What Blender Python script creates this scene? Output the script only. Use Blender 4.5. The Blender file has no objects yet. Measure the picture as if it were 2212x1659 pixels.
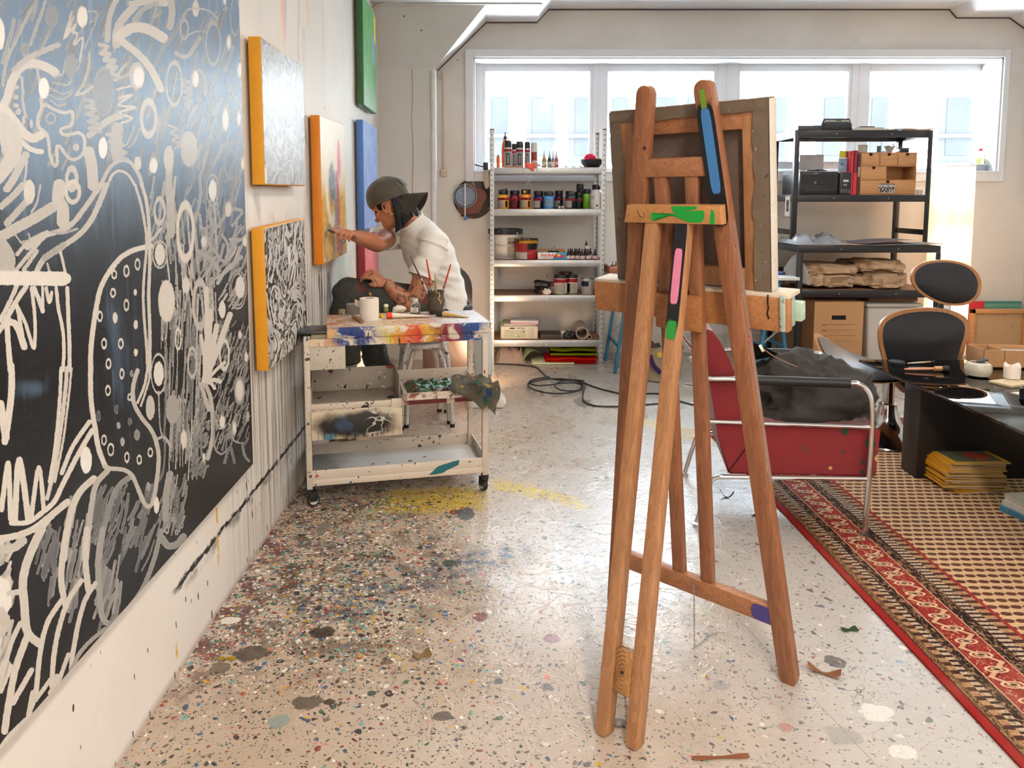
import bpy,bmesh,math,random
import numpy as np
from mathutils import Vector,Matrix,noise as mnoise
random.seed(7)
R=math.radians
SC=bpy.context.scene
COL=SC.collection
# ---------------------------------------------------------------- camera
FPX,PPX,PPY,CAMH=1600.0,1055.0,577.0,1.31
TH=math.atan(150/1600.0)
cam_d=bpy.data.cameras.new('camera');cam=bpy.data.objects.new('camera',cam_d);COL.objects.link(cam)
cam.location=(0,0,CAMH);cam.rotation_euler=(R(90)-TH,0,0)
cam_d.sensor_fit='HORIZONTAL';cam_d.sensor_width=36.0;cam_d.lens=FPX/2212*36.0
cam_d.shift_x=(1106-PPX)/2212;cam_d.shift_y=(PPY-829.5)/2212
cam_d.clip_start=0.05;cam_d.clip_end=200
SC.camera=cam
# ---------------------------------------------------------------- light
SC.view_settings.view_transform='Standard';SC.view_settings.look='None'
SC.view_settings.gamma=1.0;SC.view_settings.use_curve_mapping=False
SC.view_settings.exposure=0.40
W=bpy.data.worlds.new('sky');SC.world=W;W.use_nodes=True
bgn=W.node_tree.nodes['Background']
bgn.inputs[0].default_value=(0.80,0.90,1.0,1);bgn.inputs[1].default_value=30
sun_d=bpy.data.lights.new('sun','SUN');sun_d.energy=6.0;sun_d.angle=R(3);sun_d.color=(1,.96,.9)
sun=bpy.data.objects.new('sun',sun_d);COL.objects.link(sun);sun.rotation_euler=(R(52),0,R(25))
SC.cycles.max_bounces=5;SC.cycles.diffuse_bounces=3;SC.cycles.adaptive_threshold=.03;SC.cycles.glossy_bounces=4
SC.cycles.transmission_bounces=6;SC.cycles.transparent_max_bounces=12
SC.cycles.caustics_reflective=False;SC.cycles.caustics_refractive=False
SC.cycles.sample_clamp_indirect=6.0
# ---------------------------------------------------------------- placing helpers (measurement -> metres)
_c,_s=math.cos(TH),math.sin(TH)
def _ray(px,py):
 u=(px-PPX)/FPX;v=(PPY-py)/FPX
 return Vector((u,v*_s+_c,v*_c-_s))
def at_y(px,py,Y):
 d=_ray(px,py);p=d*(Y/d.y);return Vector((p.x,Y,p.z+CAMH))
def at_z(px,py,z=0.0):
 d=_ray(px,py);p=d*((z-CAMH)/d.z);return Vector((p.x,p.y,z))
def at_x(px,py,X):
 d=_ray(px,py);p=d*(X/d.x);return Vector((X,p.y,p.z+CAMH))
def proj_np(x,y,z):
 z=z-CAMH;f=y*_c-z*_s;up=y*_s+z*_c
 return PPX+FPX*x/f,PPY-FPX*up/f
# ---------------------------------------------------------------- shader graph helper
class S:
 def __init__(s,g,k):s.g,s.k=g,k
 def __add__(a,b):return a.g.m('ADD',a,b)
 __radd__=__add__
 def __sub__(a,b):return a.g.m('SUBTRACT',a,b)
 def __rsub__(a,b):return a.g.m('SUBTRACT',b,a)
 def __mul__(a,b):return a.g.m('MULTIPLY',a,b)
 __rmul__=__mul__
 def __truediv__(a,b):return a.g.m('DIVIDE',a,b)
 def __neg__(a):return a.g.m('MULTIPLY',a,-1.0)
class G:
 def __init__(g,name):
  g.mat=bpy.data.materials.new(name);g.mat.use_nodes=True
  g.t=g.mat.node_tree;g.n=g.t.nodes;g.l=g.t.links
  g.b=g.n['Principled BSDF'];g._obj=None;g._sep=None
 def put(g,sock,v):
  if isinstance(v,S):g.l.new(v.k,sock)
  else:sock.default_value=v
 def m(g,op,a,b=None,c=None,clamp=False):
  n=g.n.new('ShaderNodeMath');n.operation=op;n.use_clamp=clamp
  for i,v in enumerate((a,b,c)):
   if v is not None:g.put(n.inputs[i],v)
  return S(g,n.outputs[0])
 def fract(g,a):return g.m('FRACT',a)
 def floor(g,a):return g.m('FLOOR',a)
 def abs(g,a):return g.m('ABSOLUTE',a)
 def sin(g,a):return g.m('SINE',a)
 def min(g,a,b):return g.m('MINIMUM',a,b)
 def max(g,a,b):return g.m('MAXIMUM',a,b)
 def sqrt(g,a):return g.m('SQRT',a)
 def lt(g,a,b):return g.m('LESS_THAN',a,b)
 def gt(g,a,b):return g.m('GREATER_THAN',a,b)
 def step(g,a,lo,hi):
  n=g.n.new('ShaderNodeMapRange');n.interpolation_type='SMOOTHSTEP'
  g.put(n.inputs[0],a);g.put(n.inputs[1],lo);g.put(n.inputs[2],hi);return S(g,n.outputs[0])
 def lin(g,a,lo,hi,x=0.0,y=1.0):
  n=g.n.new('ShaderNodeMapRange');g.put(n.inputs[0],a);g.put(n.inputs[1],lo);g.put(n.inputs[2],hi)
  g.put(n.inputs[3],x);g.put(n.inputs[4],y);return S(g,n.outputs[0])
 def obj(g):
  if g._obj is None:
   n=g.n.new('ShaderNodeTexCoord');g._obj=S(g,n.outputs['Object'])
  return g._obj
 def xyz(g,v=None):
  if v is None and g._sep:return g._sep
  n=g.n.new('ShaderNodeSeparateXYZ');g.put(n.inputs[0],v or g.obj())
  r=tuple(S(g,n.outputs[i])for i in range(3))
  if v is None:g._sep=r
  return r
 def vec(g,x,y,z=0.0):
  n=g.n.new('ShaderNodeCombineXYZ')
  for i,v in enumerate((x,y,z)):g.put(n.inputs[i],v)
  return S(g,n.outputs[0])
 def scale(g,v,sx,sy,sz):
  n=g.n.new('ShaderNodeVectorMath');n.operation='MULTIPLY';g.put(n.inputs[0],v);n.inputs[1].default_value=(sx,sy,sz)
  return S(g,n.outputs[0])
 def vadd(g,a,b):
  n=g.n.new('ShaderNodeVectorMath');n.operation='ADD';g.put(n.inputs[0],a);g.put(n.inputs[1],b);return S(g,n.outputs[0])
 def noise(g,v,sc,det=2.0,rough=.5,dist=0.0,col=False):
  n=g.n.new('ShaderNodeTexNoise');g.put(n.inputs['Vector'],v);g.put(n.inputs['Scale'],sc)
  n.inputs['Detail'].default_value=det;n.inputs['Roughness'].default_value=rough;n.inputs['Distortion'].default_value=dist
  return S(g,n.outputs[1 if col else 0])
 def voro(g,v,sc,feat='F1',dim='3D',rnd=1.0):
  n=g.n.new('ShaderNodeTexVoronoi');n.voronoi_dimensions=dim;n.feature=feat
  g.put(n.inputs['Vector'],v);g.put(n.inputs['Scale'],sc);n.inputs['Randomness'].default_value=rnd
  return S(g,n.outputs['Distance']),S(g,n.outputs['Color'])
 def wave(g,v,sc,dist=0.0,det=2.0,dsc=1.0,typ='BANDS',d='X'):
  n=g.n.new('ShaderNodeTexWave');n.wave_type=typ
  if typ=='BANDS':n.bands_direction=d
  else:n.rings_direction=d
  g.put(n.inputs['Vector'],v);g.put(n.inputs['Scale'],sc)
  n.inputs['Distortion'].default_value=dist;n.inputs['Detail'].default_value=det;n.inputs['Detail Scale'].default_value=dsc
  return S(g,n.outputs[1])
 def mix(g,f,a,b):
  n=g.n.new('ShaderNodeMix');n.data_type='RGBA';n.clamp_factor=True
  g.put(n.inputs[0],f)
  for i,v in((6,a),(7,b)):
   if isinstance(v,S):g.l.new(v.k,n.inputs[i])
   else:n.inputs[i].default_value=rgba(v)
  return S(g,n.outputs[2])
 def ramp(g,f,stops,const=False):
  n=g.n.new('ShaderNodeValToRGB');g.put(n.inputs[0],f);e=n.color_ramp.elements
  if const:n.color_ramp.interpolation='CONSTANT'
  while len(e)<len(stops):e.new(1.0)
  for el,(p,c)in zip(e,stops):el.position=p;el.color=rgba(c)
  return S(g,n.outputs[0])
 def attr(g,name,fac=False):
  n=g.n.new('ShaderNodeAttribute');n.attribute_name=name;return S(g,n.outputs['Fac' if fac else 'Color'])
 def rnd(g):
  n=g.n.new('ShaderNodeObjectInfo');return S(g,n.outputs['Random'])
 def bump(g,h,st=.3,dist=.01):
  n=g.n.new('ShaderNodeBump');n.inputs['Strength'].default_value=st;n.inputs['Distance'].default_value=dist
  g.put(n.inputs['Height'],h);g.l.new(n.outputs[0],g.b.inputs['Normal'])
 def out(g,col=None,rough=None,metal=None,**kw):
  if col is not None:
   if isinstance(col,S):g.l.new(col.k,g.b.inputs['Base Color'])
   else:g.b.inputs['Base Color'].default_value=rgba(col)
  if rough is not None:g.put(g.b.inputs['Roughness'],rough)
  if metal is not None:g.put(g.b.inputs['Metallic'],metal)
  for k,v in kw.items():
   nm={'spec':'Specular IOR Level','trans':'Transmission Weight','ior':'IOR','coat':'Coat Weight','alpha':'Alpha',
     'sheen':'Sheen Weight','em':'Emission Color','ems':'Emission Strength','sss':'Subsurface Weight'}[k]
   if k=='em' and not isinstance(v,S):v=rgba(v)
   g.put(g.b.inputs[nm],v)
  return g.mat
def rgba(c):
 if isinstance(c,str):
  h=c.lstrip('#');c=tuple(int(h[i:i+2],16)/255 for i in(0,2,4))
  c=tuple(x/12.92 if x<=.04045 else((x+.055)/1.055)**2.4 for x in c)
 return(c[0],c[1],c[2],1.0)
def shade(c,k):
 c=rgba(c);return(min(c[0]*k,1),min(c[1]*k,1),min(c[2]*k,1))
_mats={}
def pm(col,rough=.5,metal=0.0,var=.12,sc=12.0,bump=0.0,bsc=60.0,**kw):
 """plain procedural material: base colour with faint mottling and optional fine relief"""
 key=(str(col),rough,metal,var,sc,bump,bsc,str(kw))
 if key in _mats:return _mats[key]
 g=G('paint_%d'%len(_mats));c=rgba(col)
 f=g.noise(g.obj(),sc,3)
 colr=g.mix(f,shade(c,1-var),shade(c,1+var))if True else c
 if bump:g.bump(g.noise(g.obj(),bsc,3),bump,.004)
 _mats[key]=g.out(colr,rough,metal,**kw);return _mats[key]
def splat(base,rough=.5,dens=.5,sc=14,pal=None,bump=.0,big=.0,metal=0.0):
 """surface spattered with paint"""
 key=('splat',str(base),rough,dens,sc,str(pal),big,metal)
 if key in _mats:return _mats[key]
 g=G('spattered_%d'%len(_mats));o=g.obj()
 pal=pal or['#1c1c1e','#8d2b26','#234f8c','#e0b12d','#e9e4da','#2f6b4a','#3a2a20','#b9584c']
 c=g.mix(g.noise(o,5,3),shade(base,.85),shade(base,1.1))
 dv=g.vadd(o,g.scale(g.noise(o,30,2,col=True),.05,.05,.05))
 for k,(s_,d_)in enumerate(((sc,dens),(sc*2.7,dens*.8),(sc*6,dens*.6))):
  di,co=g.voro(dv,s_)
  r,q,w=g.xyz(co)
  mask=g.lt(di,r*.42)*g.lt(q,d_)
  c=g.mix(mask,c,g.ramp(w,[(i/len(pal),p)for i,p in enumerate(pal)],True))
 if big:
  n=g.noise(o,7,4,.6,1.0);w=g.noise(g.vadd(o,g.vec(3.1,2.2,7.7)),6,2,.5,1.5)
  c=g.mix(g.step(n,.62-big,.68-big),c,g.ramp(g.lin(w,.3,.7),[(i/len(pal),p)for i,p in enumerate(pal)]))
 if bump:g.bump(g.noise(o,40,3),bump,.004)
 _mats[key]=g.out(c,rough,metal);return _mats[key]
def wood(c1,c2,axis='z',rough=.45,sc=1.0,knots=False):
 key=('wood',str(c1),str(c2),axis,rough,sc,knots)
 if key in _mats:return _mats[key]
 g=G('wood_%d'%len(_mats));o=g.obj()
 k={'x':(.8,24,24),'y':(24,.8,24),'z':(24,24,.8)}[axis]
 v=g.scale(o,*(q*sc for q in k))
 rv=g.vadd(v,g.vec(g.rnd()*17.0,g.rnd()*31.0,g.rnd()*9.0))
 n=g.noise(rv,1.0,4,.55,.6)
 grain=g.noise(g.scale(rv,5,5,5)if axis=='' else g.vadd(g.scale(rv,6,6,6),g.vec(1,2,3)),1.0,2)
 rings=g.fract(n*7.0)
 f=g.step(rings,.05,1.0)*.42+grain*.58
 c=g.mix(f,c1,c2)
 if knots:
  kv=g.scale(o,*(q*sc for q in{'x':(3.2,9,9),'y':(9,3.2,9),'z':(9,9,3.2)}[axis]))
  di,co=g.voro(g.vadd(kv,g.vec(g.rnd()*7.0,g.rnd()*5.0,0.0)),1.0);r,q,w=g.xyz(co)
  c=g.mix(g.step(di,.22,.06)*g.lt(q,.5),c,shade(c1,.28))
 g.bump(grain,.15,.002)
 _mats[key]=g.out(c,rough);return _mats[key]
# ---------------------------------------------------------------- mesh helpers
def new():return bmesh.new()
def _xf(bm,vs,M):
 if M is not None:bmesh.ops.transform(bm,matrix=M,verts=vs)
def T(x,y,z,rx=0,ry=0,rz=0):return Matrix.Translation((x,y,z))@Matrix.Rotation(rz,4,'Z')@Matrix.Rotation(ry,4,'Y')@Matrix.Rotation(rx,4,'X')
def box(bm,x0,x1,y0,y1,z0,z1,bev=0.0,M=None,seg=2):
 vs=[bm.verts.new(p)for p in((x0,y0,z0),(x1,y0,z0),(x1,y1,z0),(x0,y1,z0),(x0,y0,z1),(x1,y0,z1),(x1,y1,z1),(x0,y1,z1))]
 fs=[bm.faces.new([vs[i]for i in q])for q in((3,2,1,0),(4,5,6,7),(0,1,5,4),(1,2,6,5),(2,3,7,6),(3,0,4,7))]
 if bev:
  es=list({e for f in fs for e in f.edges})
  r=bmesh.ops.bevel(bm,geom=es,offset=bev,segments=seg,affect='EDGES',profile=.5)
  vs=list({v for f in r['faces']for v in f.verts}|{v for v in vs if v.is_valid})
 _xf(bm,vs,M);return vs
def basis(d):
 d=Vector(d).normalized();a=Vector((0,0,1))if abs(d.z)<.95 else Vector((1,0,0))
 u=a.cross(d).normalized();return u,d.cross(u),d
def bar(bm,p0,p1,w,t,up=(0,0,1),bev=0.0,ext=0.0):
 """rectangular bar from p0 to p1: w across (perpendicular to up), t along up"""
 p0,p1=Vector(p0),Vector(p1);d=(p1-p0);L=d.length;d.normalize()
 s=d.cross(Vector(up));s=s.normalized()if s.length>1e-5 else basis(d)[0]
 u=s.cross(d).normalized()
 M=Matrix.Identity(4)
 for i in range(3):M[i][0],M[i][1],M[i][2],M[i][3]=s[i],d[i],u[i],p0[i]
 return box(bm,-w/2,w/2,-ext,L+ext,-t/2,t/2,bev,M)
def ring(bm,c,u,v,ru,rv,n):return[bm.verts.new(c+u*(ru*math.cos(2*math.pi*i/n))+v*(rv*math.sin(2*math.pi*i/n)))for i in range(n)]
def skin(bm,rings,cap0=True,cap1=True,closed=True):
 for a,b in zip(rings,rings[1:]):
  n=len(a)
  for i in range(n if closed else n-1):
   j=(i+1)%n
   bm.faces.new((a[i],a[j],b[j],b[i]))
 if cap0:bm.faces.new(rings[0][::-1])
 if cap1:bm.faces.new(rings[-1])
def cyl(bm,p0,p1,r0,r1=None,n=16,cap=True):
 p0,p1=Vector(p0),Vector(p1);u,v,d=basis(p1-p0)
 skin(bm,[ring(bm,p0,u,v,r0,r0,n),ring(bm,p1,u,v,r1 if r1 is not None else r0,r1 if r1 is not None else r0,n)],cap,cap)
def lathe(bm,prof,c=(0,0,0),n=24,M=None,sx=1.0,sy=1.0,cap0=True,cap1=True):
 c=Vector(c);v0=len(bm.verts);rs=[]
 for r,z in prof:rs.append(ring(bm,c+Vector((0,0,z)),Vector((sx,0,0)),Vector((0,sy,0)),max(r,1e-4),max(r,1e-4),n))
 skin(bm,rs,cap0,cap1)
 if M is not None:_xf(bm,[v for r in rs for v in r],M)
def crom(P,k=6,closed=False):
 P=[Vector(p)for p in P];n=len(P);out=[]
 for i in range(n if closed else n-1):
  a,b,c,d=(P[(i-1)%n]if closed or i>0 else P[0]),P[i],P[(i+1)%n],(P[(i+2)%n]if closed or i+2<n else P[-1])
  for j in range(k):
   t=j/k
   out.append(.5*((2*b)+(c-a)*t+(2*a-5*b+4*c-d)*t*t+(3*b-a-3*c+d)*t**3))
 if not closed:out.append(P[-1])
 return out
def tube(bm,pts,r,n=8,closed=False,cap=True,flat=1.0):
 """tube along a polyline, r number or list; parallel-transport frame"""
 P=[Vector(p)for p in pts];N=len(P);rs=r if isinstance(r,(list,tuple))else[r]*N
 u=None;rings=[]
 for i,p in enumerate(P):
  d=(P[(i+1)%N]-P[i-1])if closed else(P[min(i+1,N-1)]-P[max(i-1,0)])
  d.normalize()
  if u is None:u=basis(d)[0]
  else:
   u=u-d*u.dot(d)
   u=u.normalized()if u.length>1e-6 else basis(d)[0]
  v=d.cross(u);rings.append(ring(bm,p,u,v,rs[i],rs[i]*flat,n))
 if closed:rings.append(rings[0])
 skin(bm,rings,cap and not closed,cap and not closed)
def loft(bm,secs,n=16):
 """secs: (centre, ru, rv, udir, vdir)"""
 skin(bm,[ring(bm,Vector(c),Vector(u).normalized(),Vector(v).normalized(),ru,rv,n)for c,ru,rv,u,v in secs])
def ell(bm,c,r,M=None,nu=20,nv=12):
 c=Vector(c);r=Vector(r)if not isinstance(r,(int,float))else Vector((r,r,r))
 rings=[]
 for j in range(1,nv):
  a=math.pi*j/nv
  rings.append([bm.verts.new((r.x*math.sin(a)*math.cos(2*math.pi*i/nu),r.y*math.sin(a)*math.sin(2*math.pi*i/nu),-r.z*math.cos(a)))for i in range(nu)])
 skin(bm,rings,False,False)
 b=bm.verts.new((0,0,-r.z));t=bm.verts.new((0,0,r.z))
 for i in range(nu):
  bm.faces.new((b,rings[0][(i+1)%nu],rings[0][i]));bm.faces.new((t,rings[-1][i],rings[-1][(i+1)%nu]))
 vs=[v for q in rings for v in q]+[b,t]
 _xf(bm,vs,Matrix.Translation(c)@(M.to_4x4()if M is not None else Matrix.Identity(4)));return vs
def prism(bm,poly,z0,z1,M=None,bev=0.0):
 a=[bm.verts.new((p[0],p[1],z0))for p in poly];b=[bm.verts.new((p[0],p[1],z1))for p in poly]
 n=len(poly);fs=[bm.faces.new(a[::-1]),bm.faces.new(b)]
 for i in range(n):fs.append(bm.faces.new((a[i],a[(i+1)%n],b[(i+1)%n],b[i])))
 vs=a+b
 if bev:
  es=list({e for f in fs[:2]for e in f.edges})
  r=bmesh.ops.bevel(bm,geom=es,offset=bev,segments=2,affect='EDGES',profile=.5)
  vs=list({v for f in r['faces']for v in f.verts}|{v for v in vs if v.is_valid})
 _xf(bm,vs,M);return vs
def sheet(bm,fn,nu,nv,thick=0.0):
 """surface from fn(u,v)->point for u,v in 0..1; optional thickness downwards along -normal"""
 g=[[bm.verts.new(fn(i/nu,j/nv))for i in range(nu+1)]for j in range(nv+1)]
 fs=[bm.faces.new((g[j][i],g[j][i+1],g[j+1][i+1],g[j+1][i]))for j in range(nv)for i in range(nu)]
 if thick:bmesh.ops.solidify(bm,geom=fs,thickness=thick)
def nz(p,sc=1.0,seed=0.0):return mnoise.noise(Vector(p)*sc+Vector((seed*3.7,seed*1.3,seed*7.1)))
_mw={}
def mw(o):return _mw.get(o.name,Matrix.Identity(4))
def ob(name,bm,mat,parent=None,smooth=40,world=True,label=None):
 """one mesh object; geometry given in world metres and stored relative to its thing"""
 M=mw(parent)if parent is not None else Matrix.Identity(4)
 if parent is not None and world:bmesh.ops.transform(bm,matrix=M.inverted(),verts=bm.verts)
 bmesh.ops.recalc_face_normals(bm,faces=bm.faces)
 me=bpy.data.meshes.new(name);bm.to_mesh(me);bm.free()
 if smooth:
  me.shade_smooth();me.set_sharp_from_angle(angle=R(smooth))
 for m_ in(mat if isinstance(mat,(list,tuple))else[mat]):me.materials.append(m_)
 o=bpy.data.objects.new(name,me);COL.objects.link(o)
 if parent is not None:o.parent=parent
 _mw[o.name]=M.copy()
 if label:o['label']=label
 return o
def recenter(o,loc):
 """move the origin of a single-mesh thing to its base"""
 loc=Vector(loc);o.data.transform(Matrix.Translation(-loc));o.location=loc;_mw[o.name]=Matrix.Translation(loc);return o
def thing(name,label,cat,loc=(0,0,0),rz=0.0,group=None):
 o=bpy.data.objects.new(name,None);COL.objects.link(o);o.empty_display_size=.05
 o.location=loc;o.rotation_euler=(0,0,rz);o['label']=label;o['category']=cat
 if group:o['group']=group
 _mw[o.name]=T(loc[0],loc[1],loc[2],0,0,rz);return o
def tag(o,label,cat,group=None,kind=None):
 o['label']=label;o['category']=cat
 if group:o['group']=group
 if kind:o['kind']=kind
 return o
def base(o):
 """origin of a single-mesh thing at the middle of its underside"""
 co=np.empty(len(o.data.vertices)*3);o.data.vertices.foreach_get('co',co);co=co.reshape(-1,3)
 lo,hi=co.min(0),co.max(0);return recenter(o,((lo[0]+hi[0])/2,(lo[1]+hi[1])/2,lo[2]))
def one(name,bm,mat,label,cat,group=None,smooth=40):
 return tag(base(ob(name,bm,mat,None,smooth)),label,cat,group)
def struct(name,bm,mat,parent=None,smooth=0):
 o=ob(name,bm,mat,parent,smooth)
 if parent is None:o['kind']='structure'
 return o
def text(name,s,size,mat,parent,M,align='CENTER',bold=0.0,ext=.0006,sx=1.0):
 """lettering as flat print: converted to a thin mesh, M is the world matrix"""
 cu=bpy.data.curves.new(name,'FONT');cu.body=s;cu.size=size;cu.align_x=align;cu.align_y='CENTER';cu.extrude=ext;cu.offset=bold
 cu.resolution_u=3
 to=bpy.data.objects.new(name+'_tmp',cu);COL.objects.link(to)
 me=bpy.data.meshes.new_from_object(to.evaluated_get(bpy.context.evaluated_depsgraph_get()))
 bpy.data.objects.remove(to);bpy.data.curves.remove(cu)
 P=mw(parent)if parent is not None else Matrix.Identity(4)
 me.transform(P.inverted()@M@Matrix.Diagonal((sx,1,1,1)));me.materials.clear();me.materials.append(mat);me.name=name
 o=bpy.data.objects.new(name,me);COL.objects.link(o);o.parent=parent;_mw[o.name]=P.copy();return o
def front(x,y,z,rz=0.0,tilt=0.0):
 """matrix for print on a face looking towards -Y"""
 return Matrix.Translation((x,y,z))@Matrix.Rotation(rz,4,'Z')@Matrix.Rotation(R(90)+tilt,4,'X')
def remesh(o,voxel,smooth=6,fac=.5):
 md=o.modifiers.new('r','REMESH');md.mode='VOXEL';md.voxel_size=voxel;md.use_smooth_shade=True
 if smooth:
  sm=o.modifiers.new('s','SMOOTH');sm.iterations=smooth;sm.factor=fac
 dg=bpy.context.evaluated_depsgraph_get()
 me=bpy.data.meshes.new_from_object(o.evaluated_get(dg))
 o.modifiers.clear();old=o.data;mats=list(old.materials);o.data=me;me.materials.clear()
 for m_ in mats:me.materials.append(m_)
 nm=old.name;bpy.data.meshes.remove(old);me.name=nm;me.shade_smooth();return o
# ---------------------------------------------------------------- shared materials
m_white=pm('#e6e4df',.55);m_black=pm('#121214',.45);m_chrome=pm('#d9dadc',.12,1.0,.04);m_steel=pm('#b9bcbf',.35,1.0,.1,30)
m_blackmetal=pm('#1a1a1e',.35,0,.1);m_card=pm('#b98a5e',.8,0,.08,20)
# ================================================================ setting
WX,PY,BY,RX,REAR=-0.857,5.92,6.20,4.50,-3.2 # left wall, pillar wall, window wall, right wall, rear wall
ZC1,ZC2=2.735,2.84
def m_plaster(name,c1,c2,drips=False):
 g=G(name);o=g.obj();x,y,z=g.xyz()
 c=g.mix(g.step(g.noise(o,1.3,4),.35,.7),c1,c2)
 c=g.mix(g.step(g.noise(o,9,5,.6),.60,.75)*.22,c,'#b8aea2')
 di,co=g.voro(g.scale(o,1,1,.45),16);r,q,w=g.xyz(co)
 c=g.mix(g.lt(di,.05+r*.06)*g.lt(q,.12),c,'#4a443c')
 if drips:
  # paint that ran down the wall between and below the canvases
  v=g.vec(y*130.0,z*.9,0.0)
  line=g.step(g.noise(v,1.0,2,.6),.545,.575)
  big=g.step(g.noise(g.vec(y*34.0,z*.8,4.0),1.0,2),.6,.63)
  zone=g.step(y,2.25,2.75)*g.step(y,4.35,3.9)
  length=g.step(z-g.noise(g.vec(y*55.0,0.0,0.0),1.0,1)*1.7,.55,.05)
  k=g.step(z,1.45,1.15)*zone
  c=g.mix(k*line*length*.75,c,g.ramp(g.noise(g.vec(y*23.0,z*.3,9.0),1.0),[(.3,'#3b3a3a'),(.45,'#5d5a57'),(.55,'#2b2b2d'),(.62,'#7c6a50'),(.7,'#44505c')]))
  c=g.mix(k*big*length*.55,c,'#55534f')
  # grey-blue wash between the small canvases
  c=g.mix(g.step(g.noise(g.vec(y*7.0,z*2.0,1.0),1.0,4),.5,.68)*g.step(y,3.25,3.4)*g.step(y,3.72,3.5)*.6,c,'#7c858c')
  c=g.mix(g.step(g.noise(g.vec(y*6.0,z*3.0,5.0),1.0,4),.52,.66)*g.step(z,1.38,1.3)*g.step(z,1.18,1.24)*g.step(y,3.3,3.1)*.55,c,'#8d8f92')
  # soft spray of colour above the yellow canvas and green under the orange one
  sp=g.noise(g.vec(y*9.0,z*1.3,2.0),1.0,2)
  c=g.mix(g.step(sp,.5,.62)*g.step(z,1.86,2.05)*g.step(y,2.75,3.0)*g.step(y,4.2,3.5)*.6,c,g.ramp(g.fract(y*4.2),[(0,'#f2b24a'),(.3,'#e9a23c'),(.45,'#d98aa0'),(.6,'#7fc2b0'),(.8,'#e8e2d8'),(1,'#c9d8b0')]))
  c=g.mix(g.step(g.noise(g.vec(y*5.0,z*4.0,8.0),1.0,3),.48,.62)*g.step(y,4.15,4.3)*g.step(y,4.75,4.6)*g.step(z,1.15,.95)*.5,c,'#9ec4a0')
  c=g.mix(g.step(g.noise(g.vec(y*40.0,z*3.0,6.0),1.0,3),.56,.6)*g.step(y,3.6,3.7)*g.step(y,4.1,3.95)*g.step(z,.72,.8)*g.step(z,1.0,.9)*.8,c,'#3d4650')
  # black torn seam close to the floor
  n1=g.noise(g.vec(y*26.0,z*60.0,3.0),1.0,3,.6)
  dz=g.abs(z-.243-(g.noise(g.vec(y*5.0,0.0,7.0),1.0)-.5)*.02)
  seam=g.step(dz+(n1-.5)*.045,.012,.004)*g.step(y,1.9,1.96)
  c=g.mix(seam,c,'#17161a')
  c=g.mix(g.step(g.abs(z-.222),.03,.0)*g.step(g.noise(g.vec(y*8.0,z*10.0,0.0),1.0,3),.45,.65)*g.step(y,1.95,2.05)*.75,c,'#3a3733')
  # yellow runs
  yr=g.step(g.abs(y-2.255),.012,.003)*g.step(z,.48,.4)*g.step(z,.12,.2)+g.step(g.abs(y-1.93),.010,.004)*g.step(g.abs(z-.07),.03,.01)
  c=g.mix(yr*g.step(g.noise(o,30),.35,.5),c,'#d9a92c')
  # small slanted flecks thrown on the lower wall
  dv=g.vec(y*1.0+z*.12,z*.28,0.0)
  di,co=g.voro(dv,26,dim='2D');r,q,w=g.xyz(co)
  c=g.mix(g.lt(di,r*.13)*g.lt(q,.30)*g.step(z,.42,.3),c,g.ramp(w,[(0,'#1d1b1c'),(.6,'#2c2a28'),(.75,'#5a7a3c'),(.85,'#7b4f3a')],True))
  c=g.mix(g.step(z,.03,.0)*.5,c,'#8b6a55')
 g.bump(g.noise(o,35,4),.12,.006)
 return g.out(c,.5)
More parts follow.
